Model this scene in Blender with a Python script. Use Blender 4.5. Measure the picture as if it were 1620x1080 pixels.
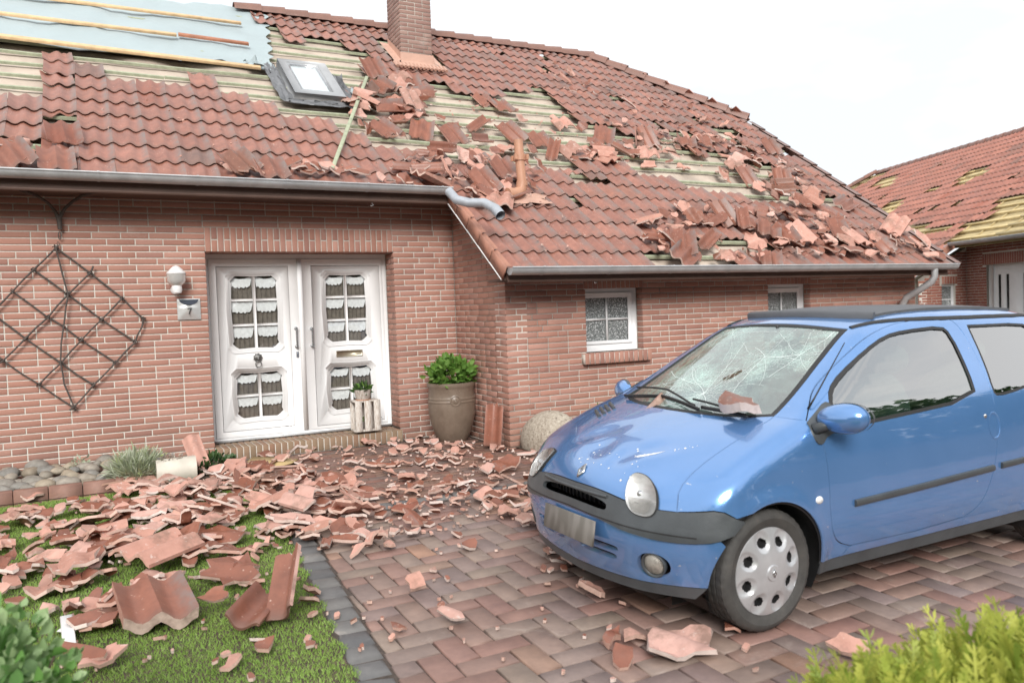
import bpy, bmesh, math, random
import numpy as np
from mathutils import Vector, Matrix
from mathutils.geometry import delaunay_2d_cdt, tessellate_polygon
for _o in list(bpy.data.objects): bpy.data.objects.remove(_o)
SC = bpy.context.scene
COL = SC.collection
rng = np.random.default_rng(7); random.seed(7)
# ---------------------------------------------------------------- camera
CF = 1261.99; CYAW, CPITCH, CROLL = .4844, -.0395, -.0356
CLOC = np.array([-3.795, -8.6161, 1.4911])
def cam_axes():
    fw = np.array([math.sin(CYAW)*math.cos(CPITCH), math.cos(CYAW)*math.cos(CPITCH), math.sin(CPITCH)])
    r = np.array([math.cos(CYAW), -math.sin(CYAW), 0.]); u = np.cross(r, fw)
    return r*math.cos(CROLL)+u*math.sin(CROLL), -r*math.sin(CROLL)+u*math.cos(CROLL), fw
CR, CU, CW = cam_axes()
cd = bpy.data.cameras.new('camera'); cam = bpy.data.objects.new('camera', cd); COL.objects.link(cam)
m = Matrix.Identity(4)
for i in range(3): m[i][0], m[i][1], m[i][2], m[i][3] = CR[i], CU[i], -CW[i], CLOC[i]
cam.matrix_world = m
cd.sensor_width = 36; cd.lens = CF/1620*36; cd.clip_end = 600; cd.clip_start = .05
cd.dof.use_dof = True; cd.dof.focus_distance = 6.5; cd.dof.aperture_fstop = 2.6
SC.camera = cam
# ---------------------------------------------------------------- sky, sun, exposure
SUN_EL, SUN_AZ = math.radians(31), math.radians(203)      # azimuth clockwise from +Y
w = bpy.data.worlds.new('World'); SC.world = w; w.use_nodes = True
nt = w.node_tree; nt.nodes.clear()
out = nt.nodes.new('ShaderNodeOutputWorld'); bg = nt.nodes.new('ShaderNodeBackground')
sky = nt.nodes.new('ShaderNodeTexSky'); sky.sky_type = 'NISHITA'; sky.sun_disc = False
sky.sun_elevation = SUN_EL; sky.sun_rotation = SUN_AZ; sky.dust_density = 3.0; sky.air_density = 1.0
tc_ = nt.nodes.new('ShaderNodeTexCoord'); mp = nt.nodes.new('ShaderNodeMapping'); mp.inputs['Scale'].default_value = (1.2, 1.2, 3.2)
nz = nt.nodes.new('ShaderNodeTexNoise'); nz.inputs['Scale'].default_value = 1.6; nz.inputs['Detail'].default_value = 5; nz.inputs['Roughness'].default_value = .55
rp = nt.nodes.new('ShaderNodeValToRGB'); rp.color_ramp.elements[0].position = .30; rp.color_ramp.elements[0].color = (.80, .80, .80, 1); rp.color_ramp.elements[1].position = .62; rp.color_ramp.elements[1].color = (.97, .97, .97, 1)
mx = nt.nodes.new('ShaderNodeMix'); mx.data_type = 'RGBA'; pass
L = nt.links.new
L(tc_.outputs['Generated'], mp.inputs[0]); L(mp.outputs[0], nz.inputs['Vector']); L(nz.outputs['Fac'], rp.inputs[0]); mx.inputs[0].default_value = .90; cl = nt.nodes.new('ShaderNodeValToRGB'); cl.color_ramp.elements[0].position = .40; cl.color_ramp.elements[0].color = (.79, .83, .87, 1); cl.color_ramp.elements[1].position = .54; cl.color_ramp.elements[1].color = (1, 1, 1, 1)
vm = nt.nodes.new('ShaderNodeVectorMath'); vm.operation = 'SCALE'; vm.inputs[3].default_value = 10.0
L(nz.outputs['Fac'], cl.inputs[0]); L(cl.outputs[0], vm.inputs[0]); L(vm.outputs[0], mx.inputs[7])
L(sky.outputs[0], mx.inputs[6]); L(mx.outputs[2], bg.inputs[0]); L(bg.outputs[0], out.inputs[0])
bg.inputs[1].default_value = .061
sl = bpy.data.lights.new('sun', 'SUN'); sl.energy = 1.5; sl.angle = math.radians(24); sl.color = (1, .965, .92)
so = bpy.data.objects.new('sun', sl); COL.objects.link(so)
sd = Vector((math.sin(SUN_AZ)*math.cos(SUN_EL), math.cos(SUN_AZ)*math.cos(SUN_EL), math.sin(SUN_EL)))
so.rotation_euler = sd.to_track_quat('Z', 'Y').to_euler(); so.location = (0, -10, 20)
SC.view_settings.view_transform = 'Standard'; SC.view_settings.look = 'None'; SC.view_settings.exposure = 1.12; SC.view_settings.gamma = 1
SC.view_settings.use_curve_mapping = False
SC.render.engine = 'CYCLES'; SC.cycles.max_bounces = 6; SC.cycles.diffuse_bounces = 3; SC.cycles.glossy_bounces = 3; SC.cycles.transparent_max_bounces = 12
SC.cycles.transmission_bounces = 4; SC.cycles.use_denoising = True
# ---------------------------------------------------------------- geometry of the photograph
def ray(u, v): return CR*((u-810)/CF)+CU*((540-v)/CF)+CW
def on_plane(u, v, n, d):
    r = ray(u, v); n = np.array(n, float); return CLOC+r*((d-n@CLOC)/(n@r))
GS = .012                                                    # the ground rises gently towards the house
def gz(y): return GS*(y+6)
def ground_at(u, v): return on_plane(u, v, (0, -GS, 1), GS*6)
RS = .731; TH = math.atan(RS)
def roof_at(u, v): return on_plane(u, v, (0, -RS, 1), RS*1.736+1.90)
def proj(p):
    q = np.asarray(p, float)-CLOC; d = q@CW
    return 810+CF*(q@CR)/d, 540-CF*(q@CU)/d, d
def pxarea(p, s):
    """(inside the frame?, size in px of a piece s metres across at p)"""
    u, v, d = proj(p)
    return (-20 < u < 1640 and -20 < v < 1100 and d > .2), CF*s/max(d, .2)
def inpoly(x, y, poly):
    c = False; n = len(poly)
    for i in range(n):
        x1, y1 = poly[i]; x2, y2 = poly[(i+1) % n]
        if (y1 > y) != (y2 > y) and x < (x2-x1)*(y-y1)/(y2-y1)+x1: c = not c
    return c
# ---------------------------------------------------------------- materials
class N:
    def __init__(s, name):
        s.m = bpy.data.materials.new(name); s.m.use_nodes = True; s.t = s.m.node_tree; s.t.nodes.clear()
        s.out = s.t.nodes.new('ShaderNodeOutputMaterial')
    def n(s, typ, **k):
        x = s.t.nodes.new('ShaderNode'+typ)
        for a, b in k.items(): setattr(x, a, b)
        return x
    def l(s, a, b): s.t.links.new(a, b)
    def pos(s, scale=(1, 1, 1), obj=False):
        g = s.n('TexCoord').outputs['Object'] if obj else s.n('NewGeometry').outputs['Position']
        if scale == (1, 1, 1): return g
        mp = s.n('Mapping'); mp.inputs['Scale'].default_value = scale; s.l(g, mp.inputs[0]); return mp.outputs[0]
    def noise(s, scale, detail=4, rough=.6, vec=None, dist=0):
        x = s.n('TexNoise'); x.inputs['Scale'].default_value = scale; x.inputs['Detail'].default_value = detail
        x.inputs['Roughness'].default_value = rough; x.inputs['Distortion'].default_value = dist
        s.l(vec if vec is not None else s.pos(), x.inputs['Vector']); return x.outputs['Fac']
    def ramp(s, fac, stops, interp='LINEAR'):
        r = s.n('ValToRGB'); cr = r.color_ramp; cr.interpolation = interp
        while len(cr.elements) < len(stops): cr.elements.new(.5)
        for e, (p, c) in zip(cr.elements, stops):
            e.position = p; e.color = (*c, 1) if len(c) == 3 else c
        s.l(fac, r.inputs[0]); return r.outputs[0]
    def math(s, op, a, b=None, clamp=False):
        x = s.n('Math', operation=op, use_clamp=clamp)
        for i, v in enumerate((a, b)):
            if v is None: continue
            if isinstance(v, (int, float)): x.inputs[i].default_value = v
            else: s.l(v, x.inputs[i])
        return x.outputs[0]
    def mix(s, fac, a, b, mode='MIX'):
        x = s.n('Mix', data_type='RGBA', blend_type=mode)
        for i, v in ((0, fac), (6, a), (7, b)):
            if isinstance(v, (int, float)): x.inputs[i].default_value = v
            elif isinstance(v, tuple): x.inputs[i].default_value = (*v, 1)
            else: s.l(v, x.inputs[i])
        return x.outputs[2]
    def schlick(s, base, mul=1.):
        f = s.n('LayerWeight').outputs['Facing']; return s.math('ADD', s.math('MULTIPLY', s.math('POWER', f, 4.0), mul*(1-base)), base, True)
    def attr(s, name): return s.n('Attribute', attribute_name=name)
    def rnd(s):
        return s.math('FRACT', s.math('ADD', s.n('ObjectInfo').outputs['Random'], s.attr('rnd').outputs['Fac']))
    def bsdf(s, col, rough=.6, bump=None, bstr=.3, bdist=.01, **k):
        b = s.n('BsdfPrincipled')
        def setv(i, v):
            if isinstance(v, tuple): b.inputs[i].default_value = (*v, 1) if len(v) == 3 else v
            elif isinstance(v, (int, float)): b.inputs[i].default_value = v
            else: s.l(v, b.inputs[i])
        setv('Base Color', col); setv('Roughness', rough)
        for a, v in k.items(): setv(a.replace('_', ' '), v)
        if bump is not None:
            bp = s.n('Bump'); bp.inputs['Strength'].default_value = bstr; bp.inputs['Distance'].default_value = bdist
            s.l(bump, bp.inputs['Height']); s.l(bp.outputs[0], b.inputs['Normal'])
        s.l(b.outputs[0], s.out.inputs[0]); s.b = b; return s.m
def simple(name, col, rough=.6, var=.12, scale=8, bump=.15, **k):
    n = N(name); f = n.noise(scale, 5)
    c = n.mix(1.0, col, n.ramp(f, [(.3, (1-var,)*3), (.7, (1+var,)*3)]), 'MULTIPLY')
    return n.bsdf(c, rough, n.noise(scale*12, 3), bump, .003, **k)
M = {}
def brickmat(name, cols, rough=.8):
    n = N(name); r = n.rnd(); c = n.ramp(r, [(i/(len(cols)-1), q) for i, q in enumerate(cols)])
    f1 = n.noise(60, 5, .65, n.pos((1, 1, 3.0))); f2 = n.noise(1.3, 3)
    c = n.mix(1.0, c, n.ramp(f1, [(.28, (.89, .88, .87)), (.5, (1, 1, 1)), (.75, (1.08, 1.07, 1.06))]), 'MULTIPLY')
    c = n.mix(1.0, c, n.ramp(f2, [(.3, (.88, .86, .86)), (.7, (1.08, 1.08, 1.08))]), 'MULTIPLY')
    z = n.n('SeparateXYZ'); n.l(n.pos(), z.inputs[0])
    damp = n.math('MULTIPLY', n.math('SUBTRACT', .62, z.outputs[2], True), n.noise(5, 4))
    c = n.mix(n.math('MULTIPLY', damp, .9, True), c, (.16, .12, .085))
    sm = n.noise(3.1, 6, .7); c = n.mix(n.ramp(sm, [(.60, (0, 0, 0)), (.75, (.4, .4, .4))]), c, (.55, .47, .42))
    return n.bsdf(c, rough, f1, .8, .004)
M['brick'] = brickmat('brick', [(.37, .185, .14), (.44, .235, .18), (.40, .20, .15), (.48, .265, .21), (.34, .175, .14), (.45, .23, .175)])
M['brick2'] = brickmat('dark_brick', [(.22, .075, .05), (.27, .10, .07), (.25, .085, .06), (.30, .12, .08)])
M['chim'] = brickmat('chimney_brick', [(.25, .15, .125), (.32, .20, .165), (.28, .165, .14), (.37, .25, .21)])
M['stepb'] = brickmat('step_brick', [(.27, .19, .12), (.33, .23, .15), (.30, .17, .11), (.36, .27, .18)])
n = N('mortar'); f = n.noise(45, 5)
M['mortar'] = n.bsdf(n.ramp(f, [(.3, (.48, .445, .39)), (.7, (.62, .585, .53))]), .95, f, .5, .003)
n = N('roof_tile_face'); r = n.rnd(); a = n.attr('tc'); sx = n.n('SeparateXYZ'); n.l(a.outputs['Vector'], sx.inputs[0])
c = n.ramp(r, [(0, (.25, .12, .092)), (.2, (.31, .15, .115)), (.4, (.27, .13, .10)), (.6, (.34, .165, .125)), (.75, (.26, .135, .11)), (.88, (.31, .145, .105)), (.94, (.19, .12, .10)), (1, (.28, .11, .075))])
f = n.noise(9, 6, .65); c = n.mix(1.0, c, n.ramp(f, [(.25, (.72, .72, .74)), (.75, (1.22, 1.18, 1.15))]), 'MULTIPLY')
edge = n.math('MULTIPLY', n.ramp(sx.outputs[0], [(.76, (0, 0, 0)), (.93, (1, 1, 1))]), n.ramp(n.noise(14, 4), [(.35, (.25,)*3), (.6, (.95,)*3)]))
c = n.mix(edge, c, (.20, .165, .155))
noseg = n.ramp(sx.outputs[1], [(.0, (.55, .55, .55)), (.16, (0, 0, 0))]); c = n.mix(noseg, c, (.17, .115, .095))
sp = n.n('TexVoronoi'); sp.inputs['Scale'].default_value = 34; n.l(n.pos(), sp.inputs['Vector'])
spk = n.math('MULTIPLY', n.ramp(sp.outputs['Distance'], [(.10, (1, 1, 1)), (.22, (0, 0, 0))]), n.ramp(n.noise(6, 3), [(.5, (0, 0, 0)), (.66, (1, 1, 1))]))
c = n.mix(n.math('MULTIPLY', spk, .7), c, (.62, .47, .40))
c = n.mix(1.0, c, (1.04, .99, .97), 'MULTIPLY'); M['tile'] = n.bsdf(c, .42, n.noise(120, 4), .25, .002)
def clay(name, cols):
    n = N(name); r = n.rnd(); c = n.ramp(r, cols)
    f = n.noise(11, 6, .65); c = n.mix(1.0, c, n.ramp(f, [(.25, (.80, .76, .74)), (.5, (1, 1, 1)), (.8, (1.15, 1.15, 1.15))]), 'MULTIPLY')
    g = n.noise(3.3, 5, .7); c = n.mix(n.ramp(g, [(.53, (0, 0, 0)), (.66, (.7, .7, .7))]), c, (.22, .14, .105)); g2 = n.noise(23, 5, .7); c = n.mix(n.ramp(g2, [(.60, (0, 0, 0)), (.70, (.6, .6, .6))]), c, (.68, .60, .55))
    return n.bsdf(c, .85, n.noise(90, 5), .5, .003)
M['raw'] = clay('broken_clay', [(0, (.50, .26, .20)), (.25, (.60, .335, .27)), (.5, (.44, .225, .17)), (.7, (.64, .39, .33)), (.85, (.38, .215, .17)), (1, (.55, .30, .24))])
M['raw2'] = clay('broken_edge', [(0, (.54, .31, .24)), (.4, (.62, .45, .38)), (.7, (.70, .60, .55)), (1, (.56, .34, .26))])
M['white'] = simple('white_paint', (.80, .80, .80), .32, .03, 5, .05)
M['white2'] = simple('white_plastic', (.76, .77, .78), .35, .04, 7, .05)
M['lace'] = simple('white_lace', (.80, .81, .83), .9, .12, 30, .3)
M['pleat'] = simple('brown_curtain', (.17, .145, .125), .9, .25, 25, .3)
M['zinc'] = simple('zinc', (.50, .515, .525), .45, .16, 6, .1, Metallic=.45)
M['zinc_new'] = simple('new_zinc', (.42, .45, .49), .45, .14, 9, .1, Metallic=.3)
M['fascia'] = simple('brown_fascia', (.11, .065, .05), .6, .15, 5, .1)
M['chrome'] = simple('brushed_metal', (.55, .56, .57), .25, .08, 12, .05, Metallic=.9)
M['pewter'] = simple('pewter', (.20, .20, .195), .45, .2, 40, .3, Metallic=.8)
M['batten'] = simple('green_batten', (.37, .40, .28), .75, .22, 14, .3)
M['pine'] = simple('pine_batten', (.66, .46, .26), .7, .18, 9, .3)
M['pinered'] = simple('red_batten', (.40, .17, .10), .7, .2, 9, .3)
M['felt'] = simple('roof_felt', (.50, .42, .35), .85, .24, 2.2, .3)
M['ply'] = simple('yellow_board', (.60, .45, .22), .75, .18, 5, .3)
M['tarp'] = simple('pale_tarp', (.37, .44, .455), .5, .06, 1.5, .15)
M['lead'] = simple('lead_flashing', (.16, .165, .175), .5, .4, 9, .5)
M['terra'] = simple('terracotta_flashing', (.52, .32, .245), .6, .12, 5, .2)
M['tpipe'] = simple('terracotta_pipe', (.50, .265, .17), .5, .12, 5, .1)
M['verge'] = simple('verge_tile', (.38, .18, .125), .6, .2, 6, .2)
M['gfelt'] = simple('window_metal', (.42, .43, .44), .45, .08, 6, .1, Metallic=.3)
M['blind'] = simple('pale_blind', (.74, .78, .82), .25, .02, 4, .02)
n = N('glass_pane'); g = n.n('BsdfGlossy'); g.inputs['Roughness'].default_value = .02; tr = n.n('BsdfTransparent'); tr.inputs[0].default_value = (.93, .95, .94, 1)
ms = n.n('MixShader'); n.l(n.schlick(.09), ms.inputs[0]); n.l(tr.outputs[0], ms.inputs[1]); n.l(g.outputs[0], ms.inputs[2]); n.l(ms.outputs[0], n.out.inputs[0]); M['glass'] = n.m
n = N('rain_glass'); v = n.n('TexVoronoi'); v.inputs['Scale'].default_value = 75; n.l(n.pos(), v.inputs['Vector'])
f = n.noise(70, 3); c = n.ramp(n.math('ADD', v.outputs['Distance'], n.math('MULTIPLY', f, .5)), [(.35, (.03, .035, .035)), (.8, (.20, .22, .22)), (1, (.5, .52, .53))])
M['obscure'] = n.bsdf(c, .12, v.outputs['Distance'], .8, .004)
n = N('boulder'); f = n.noise(38, 6, .75); c = n.ramp(f, [(.32, (.13, .11, .085)), (.45, (.36, .31, .25)), (.6, (.50, .45, .37)), (.75, (.62, .57, .50))])
M['granite'] = n.bsdf(c, .85, f, .6, .006)
n = N('river_stone'); r = n.rnd(); c = n.ramp(r, [(0, (.26, .215, .16)), (.25, (.34, .30, .25)), (.5, (.22, .215, .20)), (.75, (.37, .31, .23)), (1, (.18, .185, .185))])
c = n.mix(1.0, c, n.ramp(n.noise(14, 6), [(.3, (.7, .7, .7)), (.7, (1.25, 1.25, 1.25))]), 'MULTIPLY'); M['stone'] = n.bsdf(c, .7, n.noise(40, 4), .3, .003)
def pavermat(name, stops):
    n = N(name); r = n.rnd(); c = n.ramp(r, stops, 'LINEAR')
    f = n.noise(7, 6, .7); c = n.mix(1.0, c, n.ramp(f, [(.25, (.74, .74, .76)), (.75, (1.22, 1.2, 1.18))]), 'MULTIPLY')
    g = n.noise(1.1, 5, .6); c = n.mix(1.0, c, n.ramp(g, [(.3, (.82, .80, .80)), (.7, (1.12, 1.12, 1.12))]), 'MULTIPLY')
    d = n.noise(2.3, 8, .72, None, .6); c = n.mix(n.ramp(d, [(.60, (0, 0, 0)), (.74, (.5, .5, .5))]), c, (.50, .42, .37))
    rg = n.ramp(n.noise(1.9, 4), [(.35, (.46,)*3), (.65, (.78,)*3)])
    return n.bsdf(c, rg, n.noise(110, 5), .35, .002)
M['paver'] = pavermat('paver', [(0, (.26, .175, .145)), (.13, (.30, .18, .15)), (.26, (.25, .19, .16)), (.4, (.275, .215, .175)), (.5, (.215, .165, .16)), (.6, (.265, .20, .165)), (.7, (.30, .17, .14)), (.8, (.235, .175, .16)), (.92, (.275, .21, .175)), (.98, (.34, .20, .14)), (1, (.265, .185, .155))])
M['paver2'] = pavermat('small_paver', [(0, (.20, .13, .10)), (.3, (.26, .15, .11)), (.5, (.17, .13, .115)), (.8, (.25, .12, .09)), (1, (.2, .14, .12))])
M['cobble'] = pavermat('grey_cobble', [(0, (.11, .11, .112)), (.5, (.20, .195, .185)), (1, (.14, .14, .142))])
M['kerb'] = pavermat('kerb_stone', [(0, (.22, .125, .095)), (1, (.27, .15, .115))])
n = N('joint_sand'); f = n.noise(30, 5); M['sand'] = n.bsdf(n.ramp(f, [(.3, (.045, .035, .03)), (.7, (.11, .085, .07))]), .95, f, .6, .004)
n = N('soil'); f = n.noise(14, 7); M['soil'] = n.bsdf(n.ramp(f, [(.3, (.04, .03, .022)), (.7, (.13, .095, .065))]), .95, f, .8, .02)
def leafmat(name, cols, tr=.25, rough=.55):
    n = N(name); r = n.attr('rnd').outputs['Fac']; c = n.ramp(r, [(i/(len(cols)-1), q) for i, q in enumerate(cols)])
    b = n.n('BsdfPrincipled'); n.l(c, b.inputs['Base Color']); b.inputs['Roughness'].default_value = rough
    t = n.n('BsdfTranslucent'); n.l(c, t.inputs[0]); ms = n.n('MixShader'); ms.inputs[0].default_value = tr
    n.l(b.outputs[0], ms.inputs[1]); n.l(t.outputs[0], ms.inputs[2]); n.l(ms.outputs[0], n.out.inputs[0]); return n.m
M['grass'] = leafmat('grass', [(.20, .34, .07), (.34, .52, .11), (.27, .43, .09), (.45, .58, .18)], .3)
M['leaf'] = leafmat('leaf_green', [(.08, .19, .03), (.15, .30, .05), (.11, .24, .04), (.24, .40, .10)], .3)
M['bush'] = leafmat('bush_leaf', [(.05, .15, .03), (.18, .37, .09), (.46, .60, .32), (.10, .25, .055)], .3)
M['thuja'] = leafmat('conifer_green', [(.14, .22, .03), (.33, .41, .055), (.56, .58, .12), (.25, .34, .05)], .3)
M['dark'] = leafmat('dark_leaf', [(.02, .055, .015), (.04, .09, .025), (.06, .11, .03)], .15)
M['lav'] = leafmat('silver_leaf', [(.30, .36, .24), (.42, .47, .34), (.52, .56, .44), (.34, .42, .16)], .2)
M['bark'] = simple('bark', (.12, .085, .06), .9, .3, 20, .6)
n = N('glazed_pot'); f = n.noise(9, 6, .7); c = n.ramp(f, [(.3, (.155, .115, .085)), (.7, (.225, .175, .135))])
sp = n.n('TexVoronoi'); sp.inputs['Scale'].default_value = 60; n.l(n.pos(), sp.inputs['Vector'])
c = n.mix(n.math('MULTIPLY', n.ramp(sp.outputs['Distance'], [(.1, (1,)*3), (.2, (0,)*3)]), n.ramp(n.noise(5, 3), [(.52, (0,)*3), (.7, (.8,)*3)])), c, (.5, .4, .3))
M['pot'] = n.bsdf(c, .38, f, .15, .003)
M['rod'] = simple('rusty_rod', (.085, .07, .062), .75, .3, 30, .5)
M['cream'] = simple('cream_ceramic', (.60, .56, .48), .55, .12, 8, .2)
n = N('weathered_wood'); f = n.noise(18, 5, .6, n.pos((6, 6, 1))); M['oldwood'] = n.bsdf(n.ramp(f, [(.3, (.34, .26, .20)), (.5, (.55, .50, .45)), (.7, (.70, .68, .64))]), .8, f, .4, .003)
M['brass'] = simple('brass', (.50, .45, .34), .35, .1, 20, .1, Metallic=.7)
M['black'] = simple('black_trim', (.018, .018, .019), .5, .2, 10, .1)
M['yellowwood'] = simple('sarking_board', (.62, .50, .27), .8, .15, 4, .2)
# ---------------------------------------------------------------- mesh helpers
class MB:
    def __init__(s): s.v = []; s.f = []; s.nv = 0; s.tc = []; s.hastc = False
    def add(s, verts, faces, mi=0, rnd=0., tc=None):
        v = np.asarray(verts, float).reshape(-1, 3); s.v.append(v)
        if tc is not None: s.hastc = True; s.tc.append(np.asarray(tc, float).reshape(-1, 3))
        else: s.tc.append(np.zeros((len(v), 3)))
        if isinstance(faces, np.ndarray): groups = [faces]
        else:
            d = {}
            for k, f in enumerate(faces): d.setdefault(len(f), []).append(k)
            fl = faces; groups = [np.array([fl[k] for k in ks]) for ks in d.values()]
            if not np.isscalar(mi): mi = [np.asarray(mi)[ks] for ks in d.values()]
            if not np.isscalar(rnd): rnd = [np.asarray(rnd)[ks] for ks in d.values()]
        for gi, g in enumerate(groups):
            mm = mi if np.isscalar(mi) else (mi[gi] if isinstance(mi, list) else mi)
            rr = rnd if np.isscalar(rnd) else (rnd[gi] if isinstance(rnd, list) else rnd)
            s.f.append((g.astype(np.int64)+s.nv, np.broadcast_to(mm, len(g)), np.broadcast_to(rr, len(g))))
        s.nv += len(v); return s
    def box(s, c, sz, R=None, mi=0, rnd=0.):
        h = np.array(sz)/2; v = np.array([[x, y, z] for x in (-1, 1) for y in (-1, 1) for z in (-1, 1)])*h
        if R is not None: v = v@np.array(R).T
        s.add(v+np.array(c), np.array([[0, 1, 3, 2], [4, 6, 7, 5], [0, 4, 5, 1], [2, 3, 7, 6], [0, 2, 6, 4], [1, 5, 7, 3]]), mi, rnd); return s
    def bevbox(s, c, sz, b=.004, R=None, mi=0, rnd=0.):
        """box whose top (+z) face is chamfered by b"""
        x, y, z = np.array(sz)/2
        v = []
        for zz, i in ((-z, 0), (z-b, 0), (z, b)):
            v += [[-x+i, -y+i, zz], [x-i, -y+i, zz], [x-i, y-i, zz], [-x+i, y-i, zz]]
        v = np.array(v)
        if R is not None: v = v@np.array(R).T
        f = [[8, 9, 10, 11]]
        for k in (0, 4):
            for j in range(4): f.append([k+j, k+(j+1) % 4, k+4+(j+1) % 4, k+4+j])
        s.add(v+np.array(c), np.array(f), mi, rnd); return s
    def tube(s, pts, r, n=8, mi=0, cap=True, rnd=0.):
        P = np.asarray(pts, float); k = len(P); r = np.broadcast_to(r, k)
        T = np.gradient(P, axis=0); T /= np.linalg.norm(T, axis=1, keepdims=True)+1e-12
        up = np.array([0, 0, 1.]) if abs(T[0][2]) < .9 else np.array([0, 1., 0]); V = []
        for i in range(k):
            a = np.cross(up, T[i]); a /= np.linalg.norm(a)+1e-12; b = np.cross(T[i], a); up = b
            t = np.arange(n)*2*np.pi/n
            V.append(P[i]+r[i]*(np.cos(t)[:, None]*a+np.sin(t)[:, None]*b))
        f = [[i*n+j, i*n+(j+1) % n, (i+1)*n+(j+1) % n, (i+1)*n+j] for i in range(k-1) for j in range(n)]
        if cap: f += [list(range(n))[::-1], [(k-1)*n+j for j in range(n)]]
        s.add(np.concatenate(V), f, mi, rnd); return s
    def lathe(s, prof, n=24, c=(0, 0, 0), R=None, mi=0, a0=0, a1=2*math.pi, rnd=0.):
        full = abs(a1-a0-2*math.pi) < 1e-6; t = np.linspace(a0, a1, n, endpoint=not full)
        V = np.array([[p[0]*math.cos(a), p[0]*math.sin(a), p[1]] for p in prof for a in t])
        if R is not None: V = V@np.array(R).T
        k = len(prof); f = [[i*n+j, i*n+(j+1) % n, (i+1)*n+(j+1) % n, (i+1)*n+j] for i in range(k-1) for j in range(n if full else n-1)]
        s.add(V+np.array(c), f, mi, rnd); return s
    def poly(s, outer, holes, z0, z1, fr, mi=0):
        """slab with holes: polygons in 2D, extruded from z0 to z1 in the frame fr(u, v, w) -> xyz"""
        loops = [list(outer)]+[list(h) for h in holes]
        tris = tessellate_polygon([[Vector((p[0], p[1], 0)) for p in l] for l in loops])
        P = [p for l in loops for p in l]; k = len(P)
        V = [fr(p[0], p[1], z1) for p in P]+[fr(p[0], p[1], z0) for p in P]
        f = [list(t) for t in tris]+[[a+k for a in t[::-1]] for t in tris]; b = 0
        for l in loops:
            for j in range(len(l)): a, c = b+j, b+(j+1) % len(l); f.append([a, c, c+k, a+k])
            b += len(l)
        s.add(V, f, mi); return s
    def mesh(s, name, mats, smooth=False):
        me = bpy.data.meshes.new(name)
        V = np.concatenate(s.v); me.vertices.add(len(V)); me.vertices.foreach_set('co', V.astype(np.float32).ravel())
        nl = sum(g[0].size for g in s.f); npoly = sum(len(g[0]) for g in s.f)
        li = np.concatenate([g[0].ravel() for g in s.f]); tot = np.concatenate([np.full(len(g[0]), g[0].shape[1]) for g in s.f])
        st = np.concatenate([[0], np.cumsum(tot)[:-1]])
        me.loops.add(nl); me.loops.foreach_set('vertex_index', li.astype(np.int32)); me.polygons.add(npoly)
        me.polygons.foreach_set('loop_start', st.astype(np.int32))
        me.polygons.foreach_set('material_index', np.concatenate([g[1] for g in s.f]).astype(np.int32))
        me.update(calc_edges=True)
        rn = np.concatenate([g[2] for g in s.f]).astype(np.float32)
        if rn.any(): a = me.attributes.new('rnd', 'FLOAT', 'FACE'); a.data.foreach_set('value', rn)
        if s.hastc: a = me.attributes.new('tc', 'FLOAT_VECTOR', 'POINT'); a.data.foreach_set('vector', np.concatenate(s.tc).astype(np.float32).ravel())
        for mt in mats: me.materials.append(M[mt] if isinstance(mt, str) else mt)
        if smooth is True: me.polygons.foreach_set('use_smooth', np.ones(npoly, bool))
        elif smooth: me.polygons.foreach_set('use_smooth', np.ones(npoly, bool)); me.set_sharp_from_angle(angle=math.radians(smooth))
        return me
    def obj(s, name, mats, parent=None, smooth=False, M4=None, **tags):
        return put(name, s.mesh(name, mats if isinstance(mats, (list, tuple)) else [mats], smooth), parent, M4, **tags)
def tag(o, label=None, cat=None, group=None, kind=None):
    for k, v in (('label', label), ('category', cat), ('group', group), ('kind', kind)):
        if v: o[k] = v
    return o
def put(name, data, parent=None, M4=None, **tags):
    o = bpy.data.objects.new(name, data); COL.objects.link(o)
    if parent is not None: o.parent = parent
    if M4 is not None: o.matrix_local = M4 if isinstance(M4, Matrix) else Matrix([list(r) for r in M4])
    return tag(o, **tags)
def thing(name, loc=(0, 0, 0), rz=0, **tags):
    o = put(name, None, None, None, **tags); o.location = loc; o.rotation_euler = (0, 0, rz); o.empty_display_size = .1; return o
def frame(O, X, Y, Z):
    m = np.eye(4); m[:3, 0] = X; m[:3, 1] = Y; m[:3, 2] = Z; m[:3, 3] = O; return m
def rot(ax, a):
    return np.array(Matrix.Rotation(a, 3, ax))
def unit(v): v = np.asarray(v, float); return v/np.linalg.norm(v)
def dup(root, loc=None, rz=None, **tags):
    def cp(o, par):
        c = o.copy(); COL.objects.link(c); c.parent = par
        for ch in kids.get(o.name, ()): cp(ch, c)
        return c
    kids = {}
    for o in COL.objects:
        if o.parent: kids.setdefault(o.parent.name, []).append(o)
    c = cp(root, None)
    if loc is not None: c.location = loc
    if rz is not None: c.rotation_euler = (0, 0, rz)
    return tag(c, **tags)
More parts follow.
